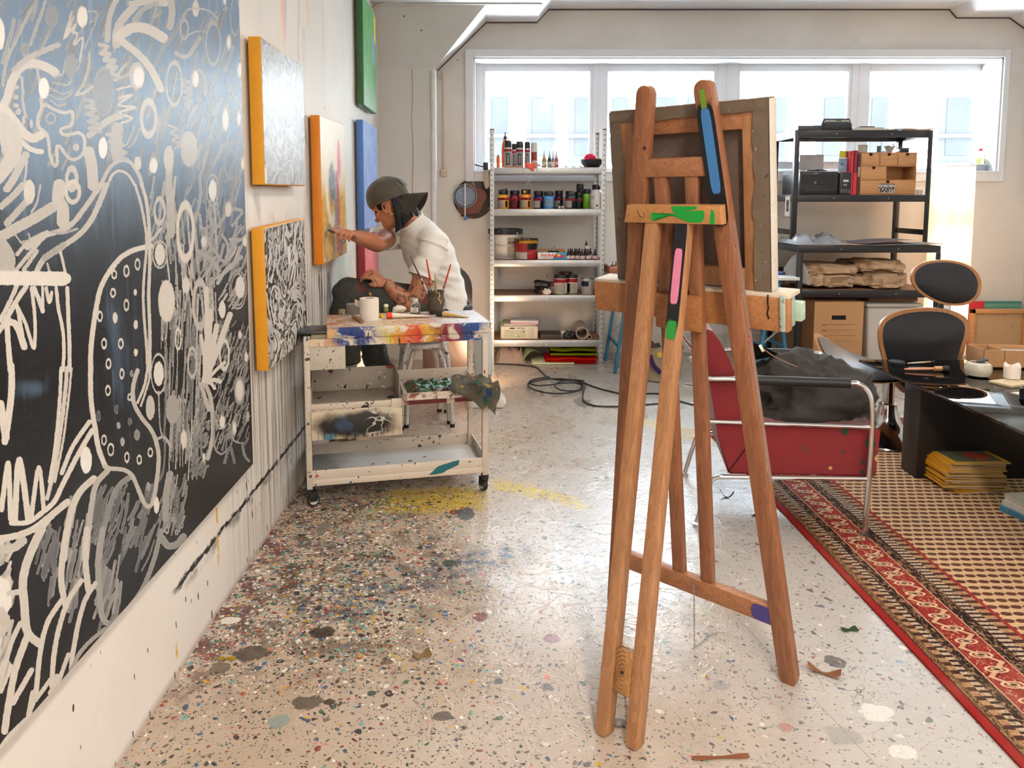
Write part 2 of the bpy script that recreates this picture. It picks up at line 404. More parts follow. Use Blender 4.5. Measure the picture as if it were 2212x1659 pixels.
def m_floor():
 g=G('floor_paint');o=g.obj();x,y,z=g.xyz()
 base_=g.mix(g.step(g.noise(o,1.1,4),.3,.75),'#b3a08c','#c2b9ae')
 base_=g.mix(g.step(g.noise(o,14,5,.65),.5,.72)*.35,base_,'#94846f')
 base_=g.mix(g.step(x,.9,-.8)*.35,base_,'#b0937a')  # warm light on the left side, put into the floor colour
 base_=g.mix(g.step(x,.2,1.2)*.8,base_,g.mix(g.noise(o,2,3),'#aaa7a3','#bbb8b4'))
 # heavy spatter in front of the wall where the painter works
 nn=g.noise(o,2.2,4,.6)
 heavy=g.step(x+(nn-.5)*.9,.15,-.55)*g.step(y,1.7,2.2)*g.step(y+(nn-.5)*.6,3.6,3.0)
 stain=g.step(g.noise(o,11,5,.65),.45,.6)
 c=g.mix(heavy*stain*.85,base_,g.ramp(g.noise(g.vadd(o,g.vec(5.0,1.0,0.0)),2.6,3,.6),[(.3,'#4d2f26'),(.42,'#3c332c'),(.5,'#57503f'),(.56,'#3d4a55'),(.62,'#4a4438'),(.72,'#6b5748')]))
 c=g.mix(g.step(x,-.62,-.84)*g.step(y,1.6,2.1)*stain*.8,c,'#6a2f28')
 # blue-green drift
 bd=g.step(g.abs(y-2.36-(x+.35)*.55+(nn-.5)*.35),.16,.02)*g.step(g.abs(x+.22),.48,.25)
 c=g.mix(bd*g.step(g.noise(o,24,4,.7),.42,.62)*.9,c,g.ramp(nn,[(.35,'#33475e'),(.6,'#35526b'),(.7,'#41604f')]))
 # broad faint colour hazes
 hz=g.noise(o,1.7,4,.6,.4)
 c=g.mix(g.step(g.noise(g.vadd(o,g.vec(9.0,3.0,0.0)),2.4,5,.65),.56,.7)*.35,c,g.ramp(hz,[(.3,'#8aa0b4'),(.45,'#c9b27a'),(.55,'#9db3a6'),(.65,'#c79a8c'),(.75,'#8f9c74')]))
 # yellow sweeps beside and below the trolley
 ye=g.step(g.abs(y-3.12-(x+.22)*.10+(g.noise(o,9,3)-.5)*.12),.17,.09)*g.step(g.abs(x+.24),.30,.14)
 yb=g.step(g.abs(y-3.22+(x-.18)*.55+(x-.18)*(x-.18)*.8+(g.noise(o,9,3)-.5)*.08),.10,.03)*g.step(g.abs(x-.22),.24,.16)
 yc=g.step(g.abs(y-4.0+(x-1.15)*.9+(g.noise(o,7,3)-.5)*.5),.16,.02)*g.step(g.abs(x-1.1),.45,.2)*.6
 c=g.mix(g.max(g.max(ye,yb),yc)*g.step(g.noise(o,32,4,.7),.34,.52)*.9,c,'#c9ab2e')
 # spatters of every size
 dv=g.vadd(g.vec(x*1.0,y*1.0,0.0),g.scale(g.noise(o,28,2,col=True),.034,.026,0))
 dark=['#2b2623','#3d362f','#23272e','#5b5147','#2f4a3e','#7d3a30','#2b4763','#6d5a48']
 mixd=['#dcd3c6','#2d2825','#c7992c','#8d2f28','#2f5d8a','#e6ddd0','#3d6b4f','#d7cdbf','#463b33','#62a59a','#c9776a','#f0e9de']
 calm=g.lin(x,-.3,1.0,1.0,.5)
 for sc_,rmax,p0,p1,pal in((9,.26,.035,.2,dark),(21,.24,.16,.7,dark),(52,.34,.34,.8,dark),(44,.40,.10,.95,mixd),(95,.42,.12,.95,mixd),(120,.36,.4,.5,dark)):
  di,co=g.voro(dv,sc_,dim='2D');r,q,w=g.xyz(co)
  den=(heavy*(p1-p0)+p0)*calm
  mk=g.step(di,r*rmax+.012,r*rmax-.012)*g.lt(q,den)
  c=g.mix(mk*g.lin(x,-.2,1.0,.92,.7),c,g.ramp(w,[(i/len(pal),p)for i,p in enumerate(pal)],True))
 nblob=g.noise(o,26,3,.6)
 for bx_,by_,rx_,ry_,cl_ in[(-0.504,2.129,0.0399,0.0299,'#2a2420'),(-0.683,2.028,0.0532,0.0399,'#4d4238'),(-0.475,1.812,0.0385,0.0289,'#5a4d40'),(-0.117,1.763,0.0242,0.0182,'#5d5248'),(-0.414,1.817,0.0159,0.0119,'#3a3028'),(-0.096,2.973,0.0372,0.0743,'#3f4a56'),(-0.747,1.964,0.0319,0.0239,'#6a5c4c'),(-0.655,2.843,0.0284,0.0569,'#7a7066'),(0.867,1.698,0.0467,0.035,'#8a8680'),(0.993,1.777,0.0444,0.0333,'#e6e2dc'),(0.983,1.642,0.0369,0.0277,'#e3ded6'),(0.742,1.727,0.0216,0.0162,'#a8605a'),(-0.529,1.747,0.0328,0.0246,'#8a938a'),(0.631,1.885,0.0259,0.0194,'#8d8a86'),(0.58,2.299,0.0259,0.0194,'#9a958c'),(-0.332,2.478,0.031,0.0232,'#b9a08c'),(-0.8,2.193,0.0302,0.0226,'#e0d8cc'),(0.609,4.65,0.0581,0.1163,'#4a443e')]:
  e_=g.sqrt(((x-bx_)/rx_)*((x-bx_)/rx_)+((y-by_)/ry_)*((y-by_)/ry_))+(nblob-.5)*1.5
  c=g.mix(g.step(e_,1.0,.85)*(.9 if bx_<.3 else .55),c,cl_)
 # scratches and hair cracks
 n2=g.noise(g.vadd(o,g.vec(1.0,8.0,0.0)),7,3,.55,.8)
 crack=g.step(g.abs(n2-.5),.006,.0015)*g.step(g.noise(o,4,2),.5,.62)
 c=g.mix(crack*.75,c,'#4b443c')
 seam=g.max(g.step(g.abs(x-.22-y*.012),.0022,.0008),g.step(g.abs(x-1.22+y*.2),.0022,.0008))
 c=g.mix(seam*g.step(g.noise(o,6),.4,.55)*.55,c,'#6d6257')
 h=g.noise(o,5,3)*.5+g.noise(o,38,4,.6)*.35+g.step(g.abs(g.noise(o,13,3,.5,1.0)-.5),.05,0.0)*.25+g.noise(g.scale(o,1,.35,1),26,2)*.3
 g.bump(h,.32,.006)
 return g.out(c,g.lin(g.noise(o,3,3),.3,.7,.20,.38),spec=.5)
M_LW=m_plaster('wall_paint_drips','#ded8cf','#e9e4dc',True)
M_W=m_plaster('wall_paint','#dcd7d0','#e8e4de')
M_C=m_plaster('ceiling_paint','#dcdcdc','#e6e6e5')
M_FL=m_floor()
b=new();box(b,WX-.1,RX+.1,REAR-.1,BY+.4,-.1,0);struct('floor',b,M_FL)
b=new();box(b,WX-.12,WX,REAR-.1,BY+.1,0,2.95);struct('wall_left',b,M_LW)
b=new();box(b,RX,RX+.12,REAR-.1,BY+.1,0,2.95);struct('wall_right',b,M_W)
b=new();box(b,WX,RX,REAR-.12,REAR,0,2.95);struct('wall_rear',b,M_W)
# window wall with its opening
p_=lambda px,py,Y=BY:at_y(px,py,Y)
WX0,WX1=p_(1023,125).x,p_(2168,125).x;WZ0,WZ1=p_(1023,371).z,p_(1023,124).z
b=new()
box(b,WX,WX0,BY,BY+.3,0,2.95);box(b,WX1,RX,BY,BY+.3,0,2.95);box(b,WX0,WX1,BY,BY+.3,0,WZ0);box(b,WX0,WX1,BY,BY+.3,WZ1,2.95)
struct('wall_back',b,M_W)
# projecting wall beside the dormer and the cheek that leads back to the window
PX1=at_y(938,300,PY).x
b=new();box(b,WX,PX1,PY,BY,0,2.32);struct('wall_pillar',b,M_W)
b=new();tube(b,[(PX1-.004,PY-.004,0),(PX1-.004,PY-.004,2.30)],.024,12);struct('trim_1',b,pm('#e9e9e8',.35),smooth=40)
b=new();cxk=at_y(891,300,PY).x;tube(b,crom([(cxk+.006*math.sin(k*2.3),PY-.0005,2.31-k*.19)for k in range(13)],3),.0028,5);struct('trim_crack',b,pm('#9a8d7e',.9,0,.5,30),smooth=40)
# ceiling: low strip by the left wall, step up, dormer slopes
prof=[(at_y(945,152,BY).x,at_y(945,152,BY).z),(at_y(1050,48,BY).x,at_y(1050,48,BY).z),(at_y(1160,48,BY).x,at_y(1160,48,BY).z),
  (at_y(1185,20,BY).x,at_y(1185,20,BY).z),(at_y(2050,20,BY).x,at_y(2050,20,BY).z),(at_y(2065,38,BY).x,at_y(2065,38,BY).z),
  (at_y(2180,38,BY).x,at_y(2180,38,BY).z),(RX,at_y(2225,84,BY).z)]
def slope_y(z):return PY-(z-2.32)*(PY-5.64)/(ZC1-2.32)
b=new();N_=len(prof)
fr=[b.verts.new((x,slope_y(z)if x<prof[2][0]-.01 else(5.64 if i<3 else REAR),z))for i,(x,z)in enumerate(prof)]
fr[2].co.y=5.60
bk=[b.verts.new((x,BY+.02,z))for x,z in prof]
for i in range(N_-1):
 if i==2:
  v0=b.verts.new((prof[2][0],REAR,prof[2][1]));b.faces.new((v0,fr[3],bk[3],bk[2],fr[2]));continue
 b.faces.new((fr[i],fr[i+1],bk[i+1],bk[i]))
struct('ceiling',b,M_C)
b=new()
box(b,WX,prof[2][0],REAR,5.64,prof[2][1],2.95)
prism(b,[(PY,2.32),(5.64,prof[1][1]),(5.64,2.95),(BY,2.95),(BY,2.32)],WX,prof[0][0],Matrix(((0,0,1,0),(1,0,0,0),(0,1,0,0),(0,0,0,1))))
# sloping face left of the dormer reaches as far as the dormer edge
v=[b.verts.new(p)for p in((prof[0][0],PY,2.32),(prof[0][0],5.64,prof[1][1]),(prof[1][0],5.64,prof[1][1]))];b.faces.new(v)
struct('ceiling_slope',b,M_C)
b=new();box(b,WX,RX,REAR,BY+.3,2.95,3.05);struct('ceiling_roof',b,M_C)
b=new();tube(b,crom([(WX+.01,5.62,2.70),(WX+.08,5.60,2.728),(-.5,5.60,2.729),(.2,5.60,2.729),(.38,5.60,2.729)],4),.008,6);struct('trim_cable',b,pm('#dcdad6',.5),smooth=40)
# dark gap along the joint of dormer ceiling and window wall
b=new()
tube(b,[(prof[i][0],BY-.006,prof[i][1]-.004)for i in range(N_)],.006,6);struct('trim_joint',b,pm('#4a4340',.9),smooth=0)
# window casing, sill, frame and four sashes
m_wf=pm('#e8ebee',.35,0,.03)
CX0,CX1,CZ0,CZ1=p_(1005,100).x,p_(2182,100).x,p_(1005,392).z,p_(1005,107).z
b=new()
for q in((CX0,WX0,CZ0,CZ1),(WX1,CX1,CZ0,CZ1),(WX0,WX1,CZ0,WZ0),(WX0,WX1,WZ1,CZ1)):box(b,q[0],q[1],BY-.022,BY,q[2],q[3],.003)
struct('trim_window_casing',b,m_wf)
FY=BY+.24
b=new()
box(b,WX0-.002,WX0+.012,BY,FY,WZ0,WZ1);box(b,WX1-.012,WX1+.002,BY,FY,WZ0,WZ1);box(b,WX0,WX1,BY,FY,WZ1-.012,WZ1);box(b,WX0-.0,WX1,BY-.03,FY,WZ0-.012,WZ0+.006,.003)
struct('trim_window_reveal',b,m_wf)
fx=lambda px:at_y(px,250,FY).x
fz=lambda py:at_y(1500,py,FY).z
b=new();FT,FB=fz(131),fz(374)
for a0,a1 in((1026,1042),(1281,1306),(1548,1591),(1838,1871),(2126,2162)):box(b,fx(a0),fx(a1),FY,FY+.07,FB,FT,.003)
box(b,fx(1026),fx(2162),FY+.002,FY+.068,fz(140),FT+.03);box(b,fx(1026),fx(2162),FY+.002,FY+.068,FB-.03,fz(368))
for a in(1293,1569,1854):box(b,fx(a)-.006,fx(a)+.006,FY-.006,FY+.01,FB,FT)
struct('trim_window_frame',b,m_wf)
g=G('window_glass');g.n.remove(g.b)
tr=g.n.new('ShaderNodeBsdfTransparent');gl=g.n.new('ShaderNodeBsdfGlossy');mx=g.n.new('ShaderNodeMixShader');gl.inputs['Roughness'].default_value=.02
lw=g.n.new('ShaderNodeLayerWeight');lw.inputs[0].default_value=.12;tr.inputs[0].default_value=(.97,.985,.99,1)
g.l.new(lw.outputs[0],mx.inputs[0]);g.l.new(tr.outputs[0],mx.inputs[1]);g.l.new(gl.outputs[0],mx.inputs[2]);g.l.new(mx.outputs[0],g.n['Material Output'].inputs[0])
M_GLASS=g.mat
for i,(a0,a1)in enumerate(((1040,1283),(1304,1550),(1589,1840),(1869,2128))):
 t=bpy.data.objects.new('window_%d'%(i+1),None);COL.objects.link(t);t['kind']='structure'
 x0,x1,z0,z1=fx(a0),fx(a1),fz(370),fz(139);t.location=((x0+x1)/2,FY,z0);_mw[t.name]=T(*t.location)
 w=.036
 for nm,q in(('stile',(x0,x0+w,z0,z1)),('stile',(x1-w,x1,z0,z1)),('rail',(x0+w,x1-w,z0,z0+w*.7)),('rail',(x0+w,x1-w,z1-w*1.6,z1))):
  b=new();box(b,q[0],q[1],FY+.012,FY+.06,q[2],q[3],.004);ob(nm,b,m_wf,t)
 b=new();box(b,x0+w-.005,x1-w+.005,FY+.034,FY+.038,z0+w*.7-.005,z1-w*1.6+.005);ob('pane',b,M_GLASS,t,0)
# ventilator slots above two mullions
for nm,(a0,a1)in(('vent_strip',(1240,1350)),('vent_strip',(1805,1918))):
 b=new();box(b,fx(a0),fx(a1),FY-.008,FY,fz(137),fz(132),.002)
 o=ob('trim_vent',b,pm('#9aa3ab',.5));o['kind']='structure'
# plinth along the window wall
b=new();box(b,PX1,RX,BY-.012,BY,0,.16,.003);struct('baseboard_back',b,pm('#cfcac3',.6))
# ---------------------------------------------------------------- across the street
fac=thing('facade','pale sunlit building across the street seen through the windows','building',(4,20,-6))
b=new();box(b,-14,26,20,21,-6,9);ob('wall',b,pm('#f1f1ee',.8,0,.04,1.5),fac,0)
m_fw=pm('#323232',1.0,0,.12,.8,spec=0.0)
for k,(a0,a1)in enumerate(((1052,1102),(1136,1202),(1228,1300),(1316,1362),(1404,1470),(1474,1538),(1560,1610),(1636,1706),(1768,1836),(1874,1924),(2032,2106),(2190,2260))):
 x0,x1=at_y(a0,200,20).x,at_y(a1,200,20).x;z0,z1=at_y(a0,352,20).z,at_y(a0,200,20).z
 b=new();box(b,x0,x1,19.98,20.02,z0,z1);w_=ob('window',b,m_fw,fac,0)
 b=new();box(b,x0+(x1-x0)*.2,x1-(x1-x0)*.15,19.965,19.985,z0+.2,z1-.15);ob('pane',b,pm('#2e2f30',1.0,0,.25,1.0,spec=0.0),w_,0)
 b=new();box(b,x0-.1,x1+.1,19.9,20.0,z0-.12,z0);ob('sill',b,pm('#f0f0f0',.7),fac,0)
b=new();box(b,-14,26,19.85,19.95,at_y(1100,297,19.9).z,at_y(1100,290,19.9).z);ob('ledge',b,pm('#f4f4f4',.7),fac,0)
# ---------------------------------------------------------------- ceiling lamps of the studio, plus two added fill lamps behind the viewpoint
def tube_lamp(x,y,L,label,power,col=(1,.90,.79),rot=0):
 t=thing('ceiling_or_fill_lamp',label,'lamp',(x,y,2.52),rot)
 b=new();box(b,-.06,.06,-L/2,L/2,.05,.10,.006);ob('housing',b,pm('#e2e2e0',.4),t,world=False)
 for s_ in(-.6,.6):
  b=new();cyl(b,(0,s_*L/2,.1),(0,s_*L/2,ZC1-2.52 if x<.4 else ZC2-2.52),.004);ob('hanger',b,m_steel,t,world=False)
 g_=G('lamp_tube');ms=g_.out((1,.9,.8),.4,em=(1,.86,.68),ems=3.0)
 b=new();cyl(b,(0,-L/2+.03,.03),(0,L/2-.03,.03),.015);ob('tube',b,ms,t,world=False)
 ld=bpy.data.lights.new('tube_light','AREA');ld.shape='RECTANGLE';ld.size=.12;ld.size_y=L;ld.energy=power;ld.color=col
 lo=bpy.data.objects.new('tube_light',ld);COL.objects.link(lo);lo.parent=t;lo.location=(0,0,.008)
tube_lamp(.55,.3,1.5,'ceiling tube lamp closest to the large black painting',26)
tube_lamp(.75,3.1,1.5,'ceiling tube lamp above the white trolley',15)
tube_lamp(2.6,.6,1.5,'ceiling tube lamp over the near end of the rug',22,(1,.97,.93))
tube_lamp(2.9,3.6,1.5,'ceiling tube lamp above the glass coffee table',11,(1,.97,.93))
tube_lamp(.45,-1.7,1.5,'added fill tube lamp out of view at the rear, by the left wall',76)  # this and the next lamp are added to brighten surfaces facing the viewpoint
tube_lamp(2.5,-1.7,1.5,'added fill tube lamp out of view at the rear, over bare floor',60,(1,.97,.93))
# ================================================================ the large black painting on the left wall
PFX=WX+.041
def stroke_table():
 S_=[] # (kind, width px, tone, points) in the frame of the picture
 def C(ox,oy,sc):
  def f(*items):
   for it in items:
    w,tone,pts=it
    S_.append((w/sc,tone,[(ox+x/sc,oy+y/sc)for x,y in pts]))
  def o(*items):
   for cx,cy,rx,ry,w,tone in items: # w = 0: filled
    S_.append(('o',ox+cx/sc,oy+cy/sc,rx/sc,ry/sc,w/sc,tone))
  return f,o
 rng=random.Random(3)
 def hatch(x0,y0,x1,y1,n,L,dx,w,t0,t1):
  for _ in range(n):
   x=rng.uniform(x0,x1);y=rng.uniform(y0,y1);l=L*rng.uniform(.5,1.2);k=dx*rng.uniform(.5,1.4)
   S_.append((w*rng.uniform(.6,1.3),rng.uniform(t0,t1),[(x,y),(x+k*.45+rng.uniform(-2,2),y+l*.5),(x+k,y+l)]))
 def zig(x0,y0,x1,y1,n,amp,w,t):
  S_.append((w,t,[(x0+(x1-x0)*i/n+(amp if i%2 else-amp),y0+(y1-y0)*i/n)for i in range(n+1)]))
 # faint under-strokes
 hatch(0,-40,530,330,150,60,-18,6,.30,.55)
 hatch(330,150,535,560,130,55,-14,5,.40,.62)
 hatch(350,420,470,640,70,90,6,3.2,.45,.75)
 hatch(352,620,440,930,130,110,-4,2.6,.30,.70)
 hatch(470,690,540,950,240,26,-8,2.0,.35,.6)
 hatch(440,480,535,640,60,34,-16,4,.45,.7)
 hatch(420,860,452,1010,60,22,-9,3.5,.35,.6)
 hatch(212,1040,335,1175,70,70,-20,5,.30,.48)
 hatch(90,1130,130,1260,26,55,-12,6,.28,.5);hatch(150,1070,190,1200,22,60,-10,5,.4,.62)
 hatch(150,1180,175,1290,16,60,-8,6,.4,.55);hatch(222,1190,262,1300,30,60,-16,6,.35,.6)
 hatch(350,1010,405,1120,40,45,-10,4,.35,.6)
 hatch(-30,1330,30,1440,40,70,-16,7,.55,.85);hatch(-30,1160,28,1300,50,30,-10,9,.55,.85)
 f,o=C(0,0,4.1475)
 f((80,.78,[(0,1000),(60,880),(110,720),(190,600),(310,570),(430,610),(490,650)]),(50,.66,[(130,620),(250,520),(400,450),(520,400)]),
  (80,.8,[(0,960),(60,1000),(130,1090),(220,1200),(300,1240),(380,1195)]),(45,.8,[(60,1080),(160,1230),(260,1330),(370,1360)]),
  (140,.74,[(20,1080),(60,1200),(80,1340)]),(130,.76,[(100,1150),(130,1330),(60,1480),(-40,1600)]),(70,.72,[(230,1390),(180,1480),(120,1600),(60,1690)]),
  (20,.7,[(245,1390),(215,1659)]),(30,.6,[(290,60),(170,300),(60,540),(20,760)]),(35,.55,[(120,180),(90,330),(20,560)]),(30,.6,[(400,20),(330,230),(270,400)]),
  (35,.55,[(320,20),(300,110)]),(20,.55,[(445,270),(400,380),(350,450)]),(16,.8,[(640,110),(570,350),(660,150),(590,330),(670,220),(650,290),(690,300),(660,400),(740,340),(710,540)]),
  (14,.6,[(790,100),(860,110),(850,180),(800,200)]),(14,.58,[(890,110),(800,330),(760,430)]),
  (18,.6,[(480,690),(560,660),(580,560)]),(18,.6,[(470,740),(600,760),(640,720)]),(18,.62,[(450,790),(560,840),(640,810)]),(18,.6,[(440,850),(540,890),(640,840)]),(18,.6,[(450,900),(520,945),(590,930)]),
  (25,.66,[(800,480),(790,620),(750,740),(690,830)]),(28,.72,[(680,850),(750,830),(820,780)]),
  (30,.74,[(360,880),(370,960),(335,1060),(350,1140),(400,1180),(430,1250),(445,1380),(480,1480),(510,1460),(505,1330),(530,1310),(590,1390),(650,1430),(720,1400),(755,1320),(750,1230),(700,1190),(600,1210),(545,1190),(550,1150),(620,1130),(650,1080),(640,1000),(570,1010),(480,980),(410,940),(370,960)]),
  (25,.66,[(190,690),(205,830),(200,900),(230,1050)]),(25,.66,[(330,620),(350,720),(375,900)]),
  (50,.68,[(1040,0),(980,140),(960,360)]),(70,.72,[(1200,60),(1090,180),(1040,300),(1040,400)]),(90,.8,[(1060,330),(1180,250),(1320,260),(1460,340)]),
  (65,.8,[(1100,380),(1230,480),(1350,620),(1440,800)]),(60,.72,[(1180,40),(1330,10),(1480,30)]),(60,.66,[(1530,0),(1540,120),(1520,240)]),(40,.6,[(1200,180),(1290,80),(1400,30)]),
  (35,.7,[(890,400),(960,420),(900,480),(980,480),(930,540),(1030,540),(960,600),(1040,600),(990,650),(1060,680)]),
  (22,.74,[(1040,680),(1130,570)]),(22,.7,[(1020,720),(1160,660)]),(22,.76,[(1050,800),(1170,770)]),(22,.8,[(1060,880),(1180,850),(1060,940),(1210,960),(1060,1010),(1180,1060),(1090,1100)]),
  (60,.7,[(800,1210),(900,1130),(1000,1060),(1080,1040)]),(105,.66,[(1050,1150),(1040,1280),(1050,1400)]),(100,.74,[(790,1360),(820,1480),(830,1659)]),
  (18,.68,[(1200,1130),(1160,1240),(1130,1300)]),(18,.68,[(1250,1150),(1200,1270),(1150,1320)]),
  (35,.72,[(900,1659),(970,1520),(1060,1440),(1160,1450),(1240,1560),(1270,1659)]),(25,.76,[(960,1659),(1010,1560),(1080,1530),(1150,1570),(1200,1650)]),
  (35,.5,[(1450,440),(1540,330),(1659,130)]),(16,.62,[(1370,150),(1400,80),(1370,160),(1440,110)]))
 zig(195,215,205,285,9,12,7,.62);zig(245,290,262,345,7,14,8,.66);zig(398,170,408,225,8,9,5,.6);zig(370,270,385,320,6,8,5,.62)
 o((460,150,55,100,0,.5),(222,440,40,55,0,.5),(630,590,55,110,0,.52),(925,820,90,215,0,.48),(925,820,90,215,8,.58),(925,840,60,150,6,.55),(1225,680,70,125,0,.7),(0,310,40,140,0,.95),
  (735,150,48,95,0,.93),(390,790,48,95,0,1),(1240,690,48,90,0,1),(920,1325,40,100,0,1),(452,1060,40,45,20,.6),(680,1320,30,35,0,.7),
  (145,780,28,20,0,.7),(140,870,25,25,0,.7),(140,945,28,20,0,.7),(165,1000,22,30,0,.7),(210,1080,15,45,0,.7),(280,1110,15,40,0,.7),
  (1330,1060,65,150,40,.76),(1560,750,70,190,22,.7),(640,1600,45,90,40,.74),(1230,1440,28,40,0,.8),(1370,1490,35,60,0,.97),(1510,1400,45,90,0,.74))
 f,o=C(200,0,4.88)
 o((1085,90,35,90,0,.82),(965,310,40,100,18,.68),(1270,460,75,220,22,.62),(1435,445,22,80,0,.98),(1550,740,26,80,0,1),(1400,1270,32,120,0,1),(1540,1255,20,75,0,1),(1085,830,32,90,0,1),
  (1445,850,35,110,10,.55),(1500,170,48,200,12,.58),(1010,1520,85,140,0,.68),(1250,1200,45,130,8,.55),(1390,10,18,40,0,.9))
 f((20,.64,[(950,170),(1010,100),(1120,90),(1230,120),(1320,200)]),(18,.6,[(930,420),(1010,370),(1100,330),(1200,340)]),(45,.62,[(880,560),(980,600),(1060,520),(1130,400)]),(40,.58,[(1120,740),(1180,820),(1190,1000)]))
 f,o=C(0,400,4.1475)
 f((60,.7,[(10,190),(130,80),(200,0)]),(60,.68,[(60,340),(170,220),(260,120)]),(18,.66,[(360,0),(330,150),(280,240)]),(110,.76,[(530,0),(520,130),(560,210),(560,330)]),
  (95,.72,[(-40,490),(150,380),(300,300),(460,200)]),(140,.68,[(0,540),(60,640),(60,740)]),
  (45,.74,[(240,560),(380,460),(560,400),(660,330),(760,200),(830,100),(900,0)]),(20,.6,[(460,420),(560,430),(690,390)]),(35,.74,[(140,760),(240,640),(340,520),(400,460)]),(35,.74,[(150,620),(260,500),(420,420)]),
  (50,.74,[(330,760),(390,660),(480,590),(600,520),(720,430),(810,320),(870,200),(950,0)]),(60,.62,[(400,650),(520,570),(560,540)]),
  (35,.74,[(210,760),(330,590)]),(25,.78,[(540,600),(580,770)]),(20,.7,[(420,700),(440,770)]),(15,.66,[(130,440),(200,530)]),(15,.66,[(180,510),(260,490),(250,430)]),
  (40,.8,[(150,900),(80,1050),(0,1210)]),(45,.82,[(230,910),(150,1030),(60,1190),(-10,1310)]),(32,.84,[(280,920),(310,1200),(300,1460),(230,1250),(150,1080)]),(35,.84,[(150,1080),(190,1300),(215,1450)]),
  (60,.84,[(60,1230),(140,1250),(215,1450)]),(40,.84,[(300,920),(340,1010),(380,1130)]),(25,.84,[(380,920),(380,1130)]),(30,.84,[(410,920),(440,1050),(460,960)]),(50,.84,[(60,1250),(70,1400),(90,1659)]),
  (32,.85,[(500,920),(520,1100),(560,1300),(570,1500),(560,1659)]),(36,.85,[(600,920),(610,1200),(620,1450),(620,1659)]),
  (46,.84,[(1350,545),(1200,580),(1080,650),(980,770),(900,920),(860,1100),(830,1300),(810,1500),(810,1659)]),
  (24,.78,[(1210,0),(1260,170),(1300,380),(1310,560),(1290,800),(1280,1000),(1290,1200),(1310,1450),(1320,1659)]),(30,.8,[(1270,0),(1310,150),(1335,400),(1340,700),(1330,1000),(1340,1300),(1340,1659)]),
  (22,.8,[(1360,490),(1440,390)]),(60,.68,[(1510,60),(1530,250),(1530,440)]),(128,.9,[(-20,830),(280,835),(560,838)]),(100,.9,[(560,838),(585,838)]))
 o((260,60,50,110,0,.82),(650,60,60,90,35,.8),(1490,1040,75,190,0,.85),(1430,620,45,100,0,.86),(1430,620,65,120,12,.7),(1425,240,45,110,18,.74))
 for x,y,rx,ry,fl in((1230,710,20,45,0),(1130,770,22,45,0),(1020,800,20,35,0),(1010,965,20,35,0),(1210,960,15,30,1),(1130,1075,20,45,0),(893,1175,20,40,0),(1030,1190,22,50,1),(1215,1250,20,40,1),
        (930,1420,20,40,0),(1080,1420,20,40,0),(1215,1500,18,35,1),(970,1600,20,40,0)):o((x,y,rx,ry,0 if fl else 14,.84))
 f,o=C(0,800,4.1475)
 for x,y,rx,ry,fl,tn in((1090,30,18,40,0,.84),(1175,30,15,30,1,.5),(965,180,20,40,0,.84),(1160,240,15,25,0,.8),(930,625,20,40,0,.8),(990,710,25,50,0,.84),(1095,640,20,38,1,.6),(1225,580,25,48,1,.5),
         (1135,780,18,42,0,.8),(1245,800,18,36,0,.84),(1345,735,20,35,0,.84),(1060,495,18,30,1,.6),(1160,460,18,36,1,.32),(880,410,20,50,1,.3),(1040,350,18,40,1,.3),(1325,1045,18,42,1,.6),
         (1560,1340,14,22,0,.6),(1495,1430,14,30,0,.6),(1635,1260,12,22,0,.5),(1625,1385,12,22,0,.5),(1580,1450,12,20,0,.5)):o((x,y,rx,ry,0 if fl else 13,tn))
 f((46,.84,[(810,-40),(810,200),(830,400),(850,520),(880,700),(940,860)]),(60,.85,[(100,-40),(100,200),(70,440),(40,640)]),(70,.85,[(0,300),(50,600)]),
  (45,.85,[(10,1250),(70,830),(90,1330)]),(55,.85,[(130,1330),(170,800),(250,1330)]),(40,.84,[(280,1300),(345,870),(390,1260)]),
  (45,.86,[(100,1370),(250,1360),(380,1270),(480,1180),(570,1000),(700,750),(820,540)]),(40,.84,[(550,920),(650,680),(800,460)]),(36,.8,[(600,-20),(570,300),(530,600),(480,900),(420,1150)]),(32,.84,[(545,-20),(530,300),(490,700),(440,1000)]),(20,.8,[(640,-20),(600,350),(560,650),(490,1000)]),
  (60,.82,[(-20,1510),(150,1480),(300,1420),(420,1330),(600,1180)]),(50,.82,[(600,1180),(430,1340),(330,1500),(260,1659)]),
  (60,.8,[(840,970),(720,1080),(640,1250),(590,1500),(570,1690)]),(50,.68,[(960,900),(860,1020),(820,1200),(790,1450),(770,1690)]),(48,.52,[(1170,950),(1060,1040),(990,1200),(920,1450),(890,1690)]),
  (38,.72,[(1230,0),(1190,150),(1200,300),(1270,430),(1350,530),(1400,650),(1420,800),(1400,1000),(1370,1170),(1330,1220),(1290,1190),(1230,1050),(1180,940),(1100,890),(990,880),(940,860)]),
  (60,.56,[(1450,1500),(1500,1570),(1580,1560),(1640,1490)]),(25,.6,[(1440,1430),(1400,1659)]),(60,.6,[(1520,930),(1490,1100),(1480,1330)]),(25,.66,[(1420,610),(1470,600),(1530,680)]),
  (24,.8,[(1320,-20),(1290,140),(1230,290)]),(18,.8,[(1340,-20),(1330,100),(1260,320)]))
 o((770,805,52,120,0,.97),(1400,1210,26,75,0,.92),(1645,620,26,80,0,.9))
 f,o=C(200,300,4.1475)
